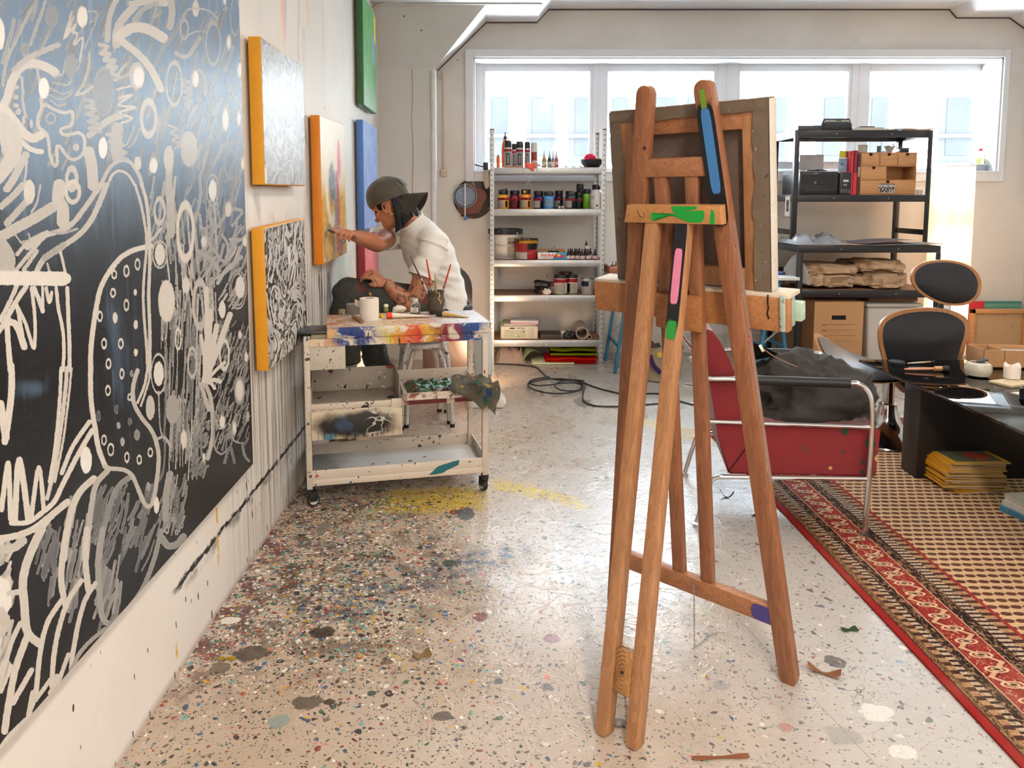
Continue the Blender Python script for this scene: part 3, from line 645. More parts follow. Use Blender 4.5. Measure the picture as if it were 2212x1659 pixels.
 f((60,.68,[(680,300),(690,600),(700,860)]),(20,.7,[(740,340),(720,600),(730,840)]),(26,.6,[(960,330),(960,560),(900,780)]),(30,.6,[(1040,640),(1100,800),(1220,640),(1330,640)]),(22,.62,[(1000,800),(1060,960),(1180,1100),(1210,960),(1160,860)]),
  (26,.64,[(1230,900),(1350,900)]),(34,.66,[(1120,1290),(1190,1180),(1330,1060)]),(22,.6,[(1250,780),(1340,660)]),(40,.62,[(950,1010),(1060,1080),(1130,1180)]))
 o((405,220,30,60,0,.82),(545,240,35,70,0,.98),(680,180,45,120,0,.76),(865,110,75,140,0,.7),(1235,230,50,130,8,.6),(1075,460,35,95,0,1),(1075,460,55,140,10,.66),(830,830,70,240,40,.86),(1215,630,28,70,0,.86),
  (1350,220,20,50,0,1),(1365,920,18,45,0,.95),(995,920,25,50,0,.86),(1300,1350,75,170,10,.6),(1300,1350,60,140,8,.66),(1320,1330,42,100,0,.9),(1160,1530,30,80,0,.88),(835,1310,35,75,0,.86),(960,1480,60,200,35,.72),(600,640,45,110,20,.76))
 f,o=C(200,600,4.1475)
 for tx,ty,w_ in((1230,330,50),(1110,430,46),(1050,300,50),(970,520,30),(1140,930,40),(1120,650,36),(1180,760,30),(1020,100,40),(1090,990,30)):f((w_,.84,[(1000,940),((1000+tx)/2+12,(940+ty)/2-20),(tx,ty)]))
 f((36,.7,[(1010,960),(1060,1100),(1075,1400),(1030,1620)]),(36,.7,[(970,950),(1000,1060),(1040,1180)]),(16,.55,[(1090,1200),(1090,1500),(1150,1580),(1200,1540)]),(24,.42,[(1180,1659),(1230,1520),(1270,1659)]),(22,.5,[(1340,1480),(1360,1590),(1400,1640)]),
  (14,.6,[(1090,1240),(1130,1350),(1190,1330)]),(14,.6,[(1220,1300),(1260,1450),(1320,1480)]),(12,.6,[(590,1020),(600,1300),(620,1420)]))
 o((590,860,66,175,12,.7),(590,860,45,110,0,.9),(515,1165,40,110,0,.74),(715,1180,60,130,0,.62),(815,1450,25,80,0,.86),(1315,1010,48,130,0,.55),(1315,1010,35,95,0,.9),(1160,1290,25,60,0,.9),(1270,1350,18,60,0,.9),
  (1180,690,40,130,22,.85),(890,760,40,130,15,.8),(890,780,34,100,10,.7),(765,550,25,90,14,.84),(1375,710,15,45,0,.95),(1320,510,15,35,0,.9),(1390,1240,14,50,0,.7),(995,1610,12,40,0,.9),(1035,1335,14,35,0,.5),(1015,1470,14,40,0,.5))
 f,o=C(0,1150,3.26)
 f((60,.8,[(290,-20),(210,150),(160,330),(170,520),(190,700),(270,780)]),(45,.8,[(470,-20),(440,160),(430,350),(460,520)]),(45,.8,[(610,-20),(600,200),(620,400)]),(42,.6,[(720,-20),(690,200),(700,450),(720,600),(770,650)]),(32,.56,[(770,650),(880,560),(1000,400),(1080,200),(1130,0)]),
  (36,.82,[(570,340),(480,480),(420,650),(380,850),(360,1080)]),(36,.82,[(430,480),(330,640),(280,850),(250,1130),(210,1250)]),(34,.8,[(670,360),(600,470),(550,640),(510,860),(500,980)]),(28,.6,[(500,970),(560,850),(640,760),(740,680)]),
  (30,.8,[(400,1080),(480,860)]),(30,.8,[(250,1180),(350,1040)]),(50,.82,[(190,730),(110,950),(60,1200),(30,1400)]),(35,.8,[(140,640),(70,800),(-10,1100)]),(38,.82,[(90,1200),(220,970)]),(40,.8,[(200,1300),(230,1130)]),(35,.8,[(-10,1540),(60,1440),(180,1320)]),
  (30,.8,[(350,1130),(380,1080),(400,1010)]),(120,.95,[(10,380),(20,500)]),(40,.8,[(60,430),(130,420)]),(60,.75,[(0,120),(90,110),(160,60)]),(70,.75,[(0,560),(40,640),(0,700)]))
 return S_
def build_painting():
 top,bot,Yr,Yl=2.36,.392,2.492,.35
 px=np.concatenate([np.linspace(-2400,-150,90),np.arange(-148,545,1.5)])
 u=(px-PPX)/FPX
 cols=[]
 # column depth on the painting plane: project at mid height
 zmid=1.0
 Ys=np.linspace(Yl,Yr,6000);pxs,_=proj_np(PFX,Ys,zmid)
 Y=np.interp(px,pxs,Ys);Y=np.unique(np.clip(Y,Yl,Yr));Y[-1]=Yr
 Z=np.linspace(bot,top,800)
 YY,ZZ=np.meshgrid(Y,Z)
 PX_,PY_=proj_np(PFX,YY,ZZ)
 ink=np.zeros_like(PX_,dtype=np.float32);tone=np.full_like(ink,.75)
 pxm=PX_.mean(0);pxlo,pxhi=PX_.min(0),PX_.max(0)
 def paint(a,t,sl):
  ink[:,sl]=np.maximum(ink[:,sl],a);tone[:,sl]=tone[:,sl]*(1-a)+t*a
 def cols_for(x0,x1):
  i0=np.searchsorted(pxhi,x0-6);i1=np.searchsorted(pxlo,x1+6);return slice(max(i0,0),min(i1,len(pxm)))
 for st in stroke_table():
  if st[0]=='o':
   _,cx,cy,rx,ry,w,t=st;sl=cols_for(cx-rx-w,cx+rx+w)
   if sl.stop<=sl.start:continue
   d=np.sqrt(((PX_[:,sl]-cx)/rx)**2+((PY_[:,sl]-cy)/ry)**2);m_=min(rx,ry)
   e=(np.abs(d-1)*(m_+abs(ry-rx)*.25)-w/2)if w else(d-1)*m_
   paint(np.clip(.5-e/3.2,0,1),t,sl)
  else:
   w,t,pts=st
   P=[Vector((p[0],p[1],0))for p in pts]
   P=crom(P,5)if len(P)>2 else P
   x0=min(p.x for p in P)-w;x1=max(p.x for p in P)+w;sl=cols_for(x0,x1)
   if sl.stop<=sl.start:continue
   X_,Y_=PX_[:,sl],PY_[:,sl];rows=(Y_.min(1)<max(p.y for p in P)+w+6)&(Y_.max(1)>min(p.y for p in P)-w-6)
   r0=np.argmax(rows);r1=len(rows)-np.argmax(rows[::-1])
   if not rows.any():continue
   X_,Y_=X_[r0:r1],Y_[r0:r1];best=np.full(X_.shape,1e9)
   for a,b_ in zip(P,P[1:]):
    dx,dy=b_.x-a.x,b_.y-a.y;L2=dx*dx+dy*dy+1e-6
    k=np.clip(((X_-a.x)*dx+(Y_-a.y)*dy)/L2,0,1)
    best=np.minimum(best,(X_-a.x-k*dx)**2+(Y_-a.y-k*dy)**2)
   a=np.clip(.5-(np.sqrt(best)-w/2)/3.0,0,1)
   ink[r0:r1,sl]=np.maximum(ink[r0:r1,sl],a);tone[r0:r1,sl]=tone[r0:r1,sl]*(1-a)+t*a
 # slate-coloured ground: upper half and the inside of the round shape
 slate=np.clip((640-PY_)/420,0,1)*.95+.25*np.clip((PX_-320)/200,0,1)*np.clip((720-PY_)/200,0,1)
 slate=np.maximum(slate,.42*np.exp(-((PX_-265)/60)**2-((PY_-760)/190)**2))
 slate=np.maximum(slate,.5*np.exp(-((PX_-80)/60)**2-((PY_-838)/26)**2))
 slate*=1-.9*np.exp(-((PX_-372)/14)**2-((PY_-525)/28)**2)
 nr,nc=PX_.shape
 co=np.stack([np.full(PX_.size,PFX+.0006),YY.ravel(),ZZ.ravel()],1)
 idx=np.arange(nr*nc).reshape(nr,nc)
 q=np.stack([idx[:-1,:-1],idx[:-1,1:],idx[1:,1:],idx[1:,:-1]],-1).reshape(-1,4)[:,::-1]
 me=bpy.data.meshes.new('painted_face');me.vertices.add(len(co));me.vertices.foreach_set('co',co.astype(np.float32).ravel())
 me.loops.add(q.size);me.loops.foreach_set('vertex_index',q.astype(np.int32).ravel());me.polygons.add(len(q))
 me.polygons.foreach_set('loop_start',(np.arange(len(q))*4).astype(np.int32));me.update(calc_edges=True)
 for nm,ar in(('ink',ink),('tone',tone),('slate',slate)):
  at=me.attributes.new(nm,'FLOAT','POINT');at.data.foreach_set('value',ar.astype(np.float32).ravel())
 g=G('chalk_on_black');o=g.obj();x,y,z=g.xyz()
 a=g.attr('ink',True);t=g.attr('tone',True);s_=g.attr('slate',True)
 brush=g.noise(g.vec(y*16.0,z*4.5,0.0),1.0,5,.62,.3)
 ground=g.mix(g.step(s_+(brush-.5)*.9,.18,.9),'#0c0c0e','#5c7088')
 ground=g.mix(g.step(g.noise(g.vec(y*60.0,z*5.0,2.0),1.0,3),.55,.72)*s_*.5,ground,'#8aa0b8')
 gr=g.noise(o,230,2,.7);gr2=g.noise(g.vec(y*200.0,z*60.0,1.0),1.0,3,.6)
 cov=g.step(a+(gr-.5)*.95+(gr2-.5)*.75,.38,.62)
 chalk=g.ramp(t,[(.0,'#1a1a1c'),(.3,'#4b4c4d'),(.5,'#7f7f7e'),(.7,'#bdb7ae'),(.85,'#ded6ca'),(1.0,'#f4f1ec')])
 chalk=g.mix((gr2-.35)*.4,chalk,'#8d8880')
 c=g.mix(cov*g.lin(gr2,.2,.7,.72,1.0),ground,chalk)
 di,cc=g.voro(o,30);r,qq,w=g.xyz(cc)
 c=g.mix(g.lt(di,.05)*g.lt(qq,.06),c,'#a5772f')
 g.bump(cov*.4+gr*.3+g.noise(g.vec(y*90.0,z*20.0,0.0),1.0,3)*.5,.35,.0015)
 m_=g.out(c,.36,spec=.32)
 me.materials.append(m_);me.shade_smooth()
 t_=thing('painting','huge black painting covered with white chalk-like plants, ovals and dots on the left wall','painting',(WX,(Yl+Yr)/2,bot))
 f_=bpy.data.objects.new('painted_face',me);COL.objects.link(f_);f_.parent=t_;f_.location=(-WX,-(Yl+Yr)/2,-bot)
 b=new();box(b,WX+.003,PFX,Yl,Yr,bot,top);ob('canvas',b,pm('#c9a66a',.7,0,.3,9),t_,0)
 return t_
build_painting()
# ================================================================ small canvases along the wall
def m_doodle(name,dark,light,glow,sc=1.0,soft=.12):
 """dense curling light strokes over a dark ground"""
 g=G(name);o=g.obj();x,y,z=g.xyz()
 v=g.vec(y*sc,z*sc,0.0)
 n=g.noise(v,9.0,3,.5,1.6);w=g.abs(g.fract(n*9.0)-.5)
 l1=g.step(w,.20,.30)
 n2=g.noise(g.vadd(v,g.vec(4.0,2.0,0.0)),16.0,2,.5,2.2);l2=g.step(g.abs(g.fract(n2*5.0)-.5),.26,.36)
 region=g.step(g.noise(g.vadd(v,g.vec(8.0,1.0,0.0)),3.2,2),.40,.55)
 c=g.mix(g.max(l1*region,l2*(1.0-region*.6)),dark,light)
 di,co=g.voro(g.scale(v,1.0,.6,1.0),11,dim='2D');r,q,ww=g.xyz(co)
 c=g.mix(g.lt(di,.09+r*.1)*g.lt(q,.4),c,glow)
 di,co=g.voro(g.scale(v,1.0,.6,1.0),27,dim='2D');r,q,ww=g.xyz(co)
 c=g.mix(g.lt(di,.12+r*.1)*g.lt(q,.3)*g.gt(di,.05),c,light)
 g.bump(g.noise(o,160,3),.25,.002)
 return g.out(c,.32,spec=.5)
def m_swirl(name,cols,sc,stretch,gloss=.35,extra=None):
 g=G(name);o=g.obj();x,y,z=g.xyz()
 v=g.vec(y*sc*1.0,z*sc*stretch,0.0)
 n=g.noise(v,1.0,5,.6,1.4);n2=g.noise(g.vec(y*sc*3.0,z*sc*stretch*1.5,3.0),1.0,4,.6,1.0)
 c=g.ramp(n*.6+n2*.4,[(.3+.4*i/(len(cols)-1),q)for i,q in enumerate(cols)])
 if extra:c=extra(g,c,y,z)
 g.bump(n2+g.noise(o,120,3)*.4,.4,.004)
 return g.out(c,gloss)
def canvas(name,label,y0,y1,z0,z1,side,face,lean=.0,d=.045,drop=0.0):
 t=thing(name,label,'painting',(WX,(y0+y1)/2,z0))
 X1=WX+.012+d
 b=new();box(b,WX+.012,X1,y0,y1,z0,z1,.004);o=ob('canvas_side',b,side,t)
 b=new();box(b,X1-.001,X1+.0012,y0+.004,y1-.004,z0+.004,z1-.004);o2=ob('painted_face',b,face,t,0)
 b=new();box(b,WX+.002,WX+.012,y0+.02,y1-.12,z0-.004,z1-.02);ob('stretcher',b,pm('#8d6f4d',.8),t,0)
 if lean:
  t.rotation_euler=(lean,0,0)
 return t
m_yel=pm('#dd9a1c',.45,0,.06,25);m_org=pm('#d67d12',.45,0,.06,25)
canvas('painting','yellow-edged canvas with grey strokes paled by glare in its colours, the upper of two yellow-edged ones',2.665,3.262,1.358,1.876,m_yel,m_doodle('doodle_grey_glare','#8d9296','#c9cccd','#eceeef',.5),.006)  # glare on this face is put into its light colours
canvas('painting','yellow-edged canvas with dense black and white doodles, the lower of two',2.652,3.232,.690,1.212,m_yel,m_doodle('doodle_black','#121214','#cfccc6','#dedad2',.45),.03)
def ex_o(g,c,y,z):
 # loose cream loops, a rose stroke and grey shapes on ochre (coordinates from the lower middle of the canvas)
 e=lambda cy,cz,ry,rz:g.sqrt(((y-cy)/ry)*((y-cy)/ry)+((z-cz)/rz)*((z-cz)/rz))
 nb=(g.noise(g.vec(y*8.0,z*8.0,0.0),1.0,3)-.5)*.5
 c=g.mix(g.step(z+nb*.15,.30,.46),c,'#e9dfc8')
 d1=e(-.06,.40,.15,.22)+nb;c=g.mix(g.step(g.abs(d1-.9),.2,.1),c,'#f0e6d2');c=g.mix(g.step(d1,.55,.4),c,'#6f7780')
 d2=e(.07,.24,.055,.24)+nb*.4;c=g.mix(g.step(d2,1.0,.85),c,'#b1545c')
 d3=e(.13,.52,.05,.12)+nb*.3;c=g.mix(g.step(d3,1.0,.85),c,'#c8586a')
 d4=e(.02,.28,.035,.2)+nb*.3;c=g.mix(g.step(d4,1.0,.8),c,'#8e97a0')
 d5=e(-.16,.08,.12,.10)+nb;c=g.mix(g.step(g.abs(d5-.9),.22,.1),c,'#9c8a78')
 d6=e(.12,.07,.09,.08)+nb;c=g.mix(g.step(d6,1.0,.8),c,'#a8525a')
 return g.mix(g.step(g.noise(g.vec(y*30.0,z*22.0,1.0),1.0,4,.7),.56,.64)*.6,c,'#f3ead2')
canvas('painting','orange-edged canvas the painter is touching, ochre with a rose stroke and grey loops',3.572,4.172,.992,1.706,m_org,m_swirl('ochre_oil',['#a86c14','#c98f24','#d9ac4a','#e6cf92'],7,1.2,.35,ex_o),.02)
def ex_g(g,c,y,z):
 c=g.mix(g.step(g.abs(y-.23),.05,.03)*g.step(g.abs(z-.58),.12,.06),c,'#e2c51e')
 c=g.mix(g.step(g.abs(y-.14+(z-.4)*.1),.05,.02)*g.step(g.abs(z-.42),.14,.06),c,'#7d97d8')
 c=g.mix(g.step(g.abs(y-.18),.04,.01)*g.step(g.abs(z-.27),.1,.03),c,'#3c4a48')
 return g.mix(g.step(z,.22,.0)*.55,c,'#a9c7b0')
canvas('painting','green-edged canvas with swirling green grass strokes, topmost near the corner',4.838,5.38,1.905,2.60,pm('#2c5f33',.45,0,.08),m_swirl('green_oil',['#1f5c2c','#2f7d3a','#5fa062','#9cc79a'],9,.5,.3,ex_g))
canvas('painting','blue-edged canvas with streaky light blue strokes behind the painter\'s cap',4.782,5.372,1.105,1.806,pm('#4c76b8',.45,0,.06),m_swirl('blue_oil',['#3f62a8','#5f82c4','#93aede','#c9d6f0'],11,.35,.3))
canvas('painting','dark red-edged canvas with rose streaks, lowest near the corner behind the knee',4.782,5.372,.36,1.062,pm('#8a1426',.45,0,.06),m_swirl('rose_oil',['#9c2438','#b9485a','#cf8088','#e3bdbd'],11,.35,.35))
# ================================================================ white trolley
TW,TD=.785,.36
TRZ=R(12.6)
TR=thing('trolley','white metal utility trolley on castors, smeared with paint, beside the left wall','trolley',(-.768,3.035,0),TRZ)
TM=mw(TR)
m_tr=splat('#d8cbbb',.42,.16,16)
m_trd=splat('#cfc3b4',.42,.30,18,['#2a2624','#3b332d','#57493c','#8a7764','#23395c','#1d1c1e'])
def L(x,y,z):return TM@Vector((x,y,z))
def tb(name,mat,*boxes,parent=TR,bev=.002):
 b=new()
 for q in boxes:box(b,*q,bev)
 return ob(name,b,mat,parent,world=False)
pw=.024
for x,y in((0,0),(TW-pw,0),(0,TD-pw),(TW-pw,TD-pw)):
 tb('post',m_trd if x==0 else m_tr,(x,x+pw,y,y+pw,.075,.735))
# top frame and sliding lid thick with paint
tb('top_rail',m_tr,(pw,TW-pw,.001,.02,.690,.722),(pw,TW-pw,TD-.02,TD-.001,.690,.722),(.001,.02,pw,TD-pw,.690,.722),(TW-.02,TW-.001,pw,TD-pw,.690,.722))
g=G('lid_paint');o_=g.obj();x,y,z=g.xyz()
c=g.mix(g.noise(o_,5,3),'#cdbba4','#ddd3c4')
v=g.vec(x*1.0,y*2.2,z*1.6)
pal=['#d9b27a','#c86f3a','#8a4a28','#e7dccb','#d9c9b0','#c9a13a','#a8483c','#e9e2d8','#7d93b8','#e6e3e0','#8fa3c4','#d8dce2']
n1=g.noise(v,14,3,.6,1.2)
topc=g.ramp(g.lin(x,.1,.8)*.75+(g.noise(v,22,3,.6,1.5)-.5)*.9+.1,[(i/(len(pal)-1),p)for i,p in enumerate(pal)])
c=g.mix(g.step(n1,.40,.52),c,topc)
c=g.mix(g.step(g.noise(g.vadd(v,g.vec(3.0,9.0,1.0)),40,3,.6,1.0),.60,.64),c,g.ramp(g.noise(v,9,2),[(.3,'#2a2a33'),(.45,'#b23a2c'),(.55,'#20335e'),(.65,'#3b6b48'),(.75,'#1c1c1e')]))
fp=['#e2b27c','#2a4a8c','#14306e','#1c3f86','#c8bda8','#d8c23c','#d9692c','#c02c22','#d7a43a','#7c2030','#8d1f34','#2b4178','#23509c','#cfc6b8']
fc=g.ramp(g.lin(x,.1,.79)+(g.noise(o_,16,3,.6,1.0)-.5)*.22,[(i/(len(fp)-1),p)for i,p in enumerate(fp)])
fm=g.step(y,.006,.002)*g.step(g.noise(g.vec(x*13.0,z*16.0,1.0),1.0,3,.6,.6),.38,.50)
c=g.mix(g.step(y,.006,.002),c,g.mix(g.noise(o_,7,3),'#d6c6b0','#e2d8c9'));c=g.mix(fm,c,fc)
c=g.mix(g.step(y,.006,.002)*g.step(g.noise(g.vec(x*70.0,z*8.0,2.0),1.0,3),.62,.66),c,'#1b1a1e')
g.bump(n1+g.noise(o_,60,3)*.5,.5,.006)
M_LID=g.out(c,.4)
tb('lid',M_LID,(.095,TW+.012,-.010,TD-.002,.724,.768),bev=.003)
b=new();box(b,pw,TW-pw,-.0015,.0015,.690,.722);ob('painted_strip',b,M_LID,TR,0,world=False)
# black lid of the side compartment, with a slanting plate below
tb('side_plate',splat('#bfb096',.45,.3,16),(.02,.16,.03,TD-.05,.722,.730))
tb('side_cover',pm('#17181c',.3),(-.02,.115,.0,.16,.742,.754),bev=.004)
tb('cover_support',splat('#b7a88f',.5,.3,20),(.03,.11,.02,.14,.722,.742))
tb('corner_panel',splat('#c8bfae',.45,.35,20,['#3b4a58','#2a2d30','#57645c','#8a8f86']),(pw,.17,.004,.008,.59,.69))
# middle level: fixed bin on the left, pulled-out tray on the right
tb('middle_rail',m_trd,(pw,TW-pw,.0,.012,.418,.445),(pw,TW-pw,TD-.012,TD,.418,.445),(0.004,.016,pw,TD-pw,.418,.445),(TW-.016,TW-.004,pw,TD-pw,.418,.445))
tb('bin',splat('#a99d90',.5,.12,20),(pw,.40,.02,.30,.42,.424),(pw,.40,.29,.294,.424,.53),(pw,.028,.02,.29,.424,.50),(.396,.40,.02,.29,.424,.54))
tb('bin_tab',m_tr,(.36,.405,-.006,.002,.418,.452))
tb('bin_tab',m_tr,(.60,.635,-.006,.002,.418,.448))
tb('tray',m_tr,(.41,TW-.03,-.05,TD-.04,.452,.456),(.41,TW-.03,-.052,-.048,.452,.484),(.41,.414,-.05,TD-.04,.452,.484),(TW-.034,TW-.03,-.05,TD-.04,.452,.484),(.41,TW-.03,TD-.044,TD-.04,.452,.50))
g=G('dirty_lip');o_=g.obj();x,y,z=g.xyz()
c=g.mix(g.noise(o_,6,3),'#cdb9a2','#ddd2c4');nb=g.noise(g.vec(x*16.0,z*20.0,0.0),1.0,4,.6)
c=g.mix(g.step(nb,.5,.62),c,'#7a4a3c');c=g.mix(g.step(g.noise(g.vec(x*30.0,z*34.0,3.0),1.0,2),.62,.68),c,'#1a1718')
c=g.mix(g.step(z,.449,.446)*g.step(g.abs(x-.6),.2,.16),c,'#6d1a22');M_LIP=g.out(c,.45)
b=new();box(b,.412,TW-.032,-.0535,-.052,.453,.483);ob('lip',b,M_LIP,TR,0,world=False)
b=new();box(b,.40,TW-pw,-.0015,.0,.419,.444);ob('lip',b,M_LIP,TR,0,world=False)
# hanging drawer front with black sprayed paint that ran down
g=G('sprayed_panel');o_=g.obj();x,y,z=g.xyz()
c=g.mix(g.noise(o_,6,3),'#c9ba9f','#dccfb8')
nb=g.noise(g.vec(x*9.0,z*9.0,0.0),1.0,4,.6)
e=g.sqrt(((x-.21)/.17)*((x-.21)/.17)+((z-.35)/.055)*((z-.35)/.055))+(nb-.5)*1.1
c=g.mix(g.step(e,1.35,.9)*.8,c,'#5b4a40');c=g.mix(g.step(e,1.0,.7),c,'#1a1718')
drip=g.step(g.noise(g.vec(x*110.0,0.0,0.0),1.0,1),.52,.6)*g.step(z,.34,.32)*g.step(z-g.noise(g.vec(x*60.0,4.0,0.0),1.0,1)*.09,.235,.245)
c=g.mix(drip*g.step(g.abs(x-.22),.19,.15),c,'#17171a')
c=g.mix(g.step(g.abs(x-.1+(z-.3)*.4),.04,.01)*g.step(z,.33,.29),c,'#2f7fa0');c=g.mix(g.step(g.abs(x-.13),.02,.005)*g.step(z,.31,.28),c,'#c9c03a')
c=g.mix(g.step(g.abs(g.noise(g.vec(x*14.0,z*20.0,5.0),1.0,2)-.5),.03,.01)*g.step(g.abs(x-.31),.07,.04),c,'#b9b4a8')
c=g.mix(g.step(e,1.0,.7)*g.step(nb,.52,.62)*.6,c,'#33506e');M_SPR=g.out(c,.42)
b=new();box(b,pw,.405,-.010,-.004,.292,.412,.002);ob('drawer_front',b,M_SPR,TR,world=False)
tb('middle_rail',splat('#c9b9a4',.45,.5,26,['#1a1a1c','#7a1a20','#2a3a4c']),(pw,.40,-.008,-.002,.404,.420))
# bottom tray
g=G('bottom_tray');o_=g.obj();x,y,z=g.xyz()
c=g.mix(g.noise(o_,5,3),'#c7c6c2','#dad8d3');c=g.mix(g.step(x+(g.noise(o_,12,4)-.5)*.2,.25,.05)*.75,c,'#3a3c40')
di,co=g.voro(o_,24);r,q,w=g.xyz(co);c=g.mix(g.lt(di,r*.3)*g.lt(q,.22),c,g.ramp(w,[(0,'#2a2a2c'),(.4,'#2e6a48'),(.6,'#8a2a2c'),(.75,'#1d5f72')],True));M_BT=g.out(c,.38)
tb('bottom_tray',M_BT,(.004,TW-.004,.004,TD-.004,.100,.106),bev=0)
tb('tray_lip',m_tr,(pw,TW-pw,.0,.006,.090,.118),(pw,TW-pw,.002,.008,.118,.158))
tb('tray_lip',m_trd,(pw,TW-pw,TD-.006,TD,.09,.158),(0.002,.008,pw,TD-pw,.09,.158),(TW-.008,TW-.002,pw,TD-pw,.09,.158))
b=new();P=[(.52,.10),(.56,.135),(.62,.150),(.655,.157),(.652,.135),(.60,.115),(.585,.105),(.55,.10)]
prism(b,[(p[0],p[1])for p in P],-.0005,.0012,Matrix(((1,0,0,0),(0,0,-1,0),(0,1,0,0),(0,0,0,1))));ob('paint_patch',b,pm('#1d6a72',.3,0,.3,60),TR,0,world=False,label='teal paint smear')
for x,y,a in((.012,.012,.3),(TW-.012,.012,1.9),(.012,TD-.012,.9),(TW-.012,TD-.012,-.4)):
 cs=ob('castor',(lambda bb:(cyl(bb,(x,y,.058),(x,y,.078),.018),box(bb,-.004,.03,-.014,-.010,-.004,.034,.001,T(x,y,.026,0,0,a)),box(bb,-.004,.03,.010,.014,-.004,.034,.001,T(x,y,.026,0,0,a)),box(bb,-.012,.03,-.014,.014,.028,.038,.002,T(x,y,.026,0,0,a)),bb)[-1])(new()),m_blackmetal,TR,world=False)
 b=new();M_=T(x+.014*math.cos(a),y+.014*math.sin(a),.026,R(90),0,a);lathe(b,[(.018,-.009),(.026,-.009),(.026,.009),(.018,.009)],n=20,M=M_);ob('wheel',b,pm('#1c1c1e',.5),cs,world=False)
 b=new();lathe(b,[(.004,-.0095),(.019,-.0095),(.019,.0095),(.004,.0095)],n=16,M=M_);ob('hub',b,pm('#c9c5bd',.5),cs,world=False)
# ---------------------------------------------------------------- things on the trolley
ZT=.7685
def on_top(px,py):p=at_z(px,py,ZT);return p.x,p.y
x,y=on_top(798,691)
t=thing('toilet_roll','white toilet paper roll standing on the trolley lid','paper roll',(x,y,ZT))
b=new();lathe(b,[(.020,0),(.042,.0),(.0425,.003),(.0425,.095),(.042,.098),(.020,.098),(.0195,.05)],n=32,cap0=False,cap1=False);b.faces.ensure_lookup_table();ob('paper',b,pm('#e6ddd0',.85,0,.03,40,.2,200),t,world=False)
b=new();lathe(b,[(.0195,.001),(.0195,.097),(.0185,.097),(.0185,.001)],n=24,cap0=False,cap1=False);ob('core',b,m_card,t,world=False)
b=new();sheet(b,lambda u,v:Vector((-.0425-.02*u,-.004-.006*u+.002*v,.085-.028*v+.01*u)),4,4,.001);ob('loose_end',b,pm('#e6ddd0',.85,0,.03),t,world=False)
x,y=on_top(767,677)
b=new();lathe(b,[(.026,0),(.039,0),(.039,.046),(.026,.046)],(x,y,ZT),32,cap0=False,cap1=False)
for k in range(0):pass
b2=b;bmesh.ops.holes_fill(b2,edges=[],sides=0)
t=thing('tape_roll','grey duct tape roll lying behind the toilet paper roll','tape',(x,y,ZT));ob('tape',b2,pm('#7d7872',.45),t)
b=new();lathe(b,[(.0262,.001),(.0262,.045),(.0245,.045),(.0245,.001)],(x,y,ZT),24,cap0=False,cap1=False);ob('core',b,m_card,t)
def lying(name,label,cat,p0,p1,r,body,cap=None,capc=None,group=None,taper=.0,capr=None):
 t=thing(name,label,cat,tuple(p0),0,group)
 d=(Vector(p1)-Vector(p0));L_=d.length;d.normalize()
 b=new();s_=d.cross(Vector((0,0,1))).normalized();up=s_.cross(d);secs=[]
 for k in range(8):
  f=k/7;secs.append((Vector(p0)+d*(L_*f)+up*(-(r-r*(1-taper*f))*.8),r*(1+.25*taper*f),max(r*(1-taper*f),.0015),s_,up))
 loft(b,secs,14);ob('body',b,body,t)
 if cap:
  b=new();cyl(b,Vector(p0)-d*cap,Vector(p0)+d*.001,capr or r*.8,n=14);ob('cap',b,capc,t)
 return t
def Z(px,py,z):p=at_z(px,py,ZT);return Vector((p.x,p.y,z))
lying('paint_tube','long white paint tube with a bright red cap on the trolley lid','paint tube',Z(846,688,ZT+.014),Z(930,684,ZT+.012),.0135,pm('#e3d7c6',.4,0,.1,50),.022,pm('#e0391c',.35),None,.88,.0145)
lying('paint_tube','squeezed paint tube with a fat black cap and torn gold label on the trolley lid','paint tube',Z(956,684,ZT+.0125),Z(1012,686,ZT+.011),.0125,splat('#c9a05a',.4,.5,40,['#d9c49a','#1a1a1c','#e6e0d4','#8a6a3a']),.026,pm('#1b1a1c',.4),None,.9,.014)
lying('cork_tube','short brown cork-like cylinder in front of the toilet roll','cylinder',Z(764,687,ZT+.0085),Z(783,699,ZT+.0085),.0085,pm('#94704a',.6,0,.2))
lying('tube_end','small yellow tube end between the toilet roll and the red cap','paint tube',Z(818,684,ZT+.008),Z(826,686,ZT+.008),.008,pm('#d9b23c',.45))
x,y=on_top(834,673)
t=thing('small_bottle','tiny green glass bottle with a crumpled white stopper','bottle',(x,y,ZT));b=new();lathe(b,[(.009,0),(.011,.002),(.011,.016),(.007,.020),(.007,.024)],(x,y,ZT));ob('body',b,pm('#8a8f4a',.2,0,.2),t)
b=new();lathe(b,[(.010,.022),(.012,.026),(.010,.034),(.005,.036)],(x,y,ZT));ob('stopper',b,pm('#e6e0d2',.7),t)
x,y=on_top(739,680)
t=thing('metal_can','very small paint-stained tin at the left of the duct tape','can',(x,y,ZT));b=new();lathe(b,[(.014,0),(.015,.002),(.015,.018),(.0135,.020)],(x,y,ZT));ob('body',b,splat('#9a927c',.4,.6,60),t)
b=new();lathe(b,[(.016,.018),(.016,.024),(.012,.026)],(x,y,ZT));ob('lid',b,splat('#8d866f',.4,.6,60),t)
def crumple(c,r,sz,seed,amp=.45,nu=18,nv=12,flat=.0):
 b=new();vs=ell(b,(0,0,0),r,None,nu,nv)
 for v in vs:
  n=nz(v.co,1/sz,seed)*amp+nz(v.co,2.6/sz,seed+4)*amp*.6;v.co*=1+n
  if v.co.z<-r[2]*(1-flat)*.8:v.co.z=-r[2]*.8
 zmin=min(v.co.z for v in vs);bmesh.ops.translate(b,vec=Vector(c)-Vector((0,0,zmin)),verts=vs);return b
x,y=on_top(862,675)
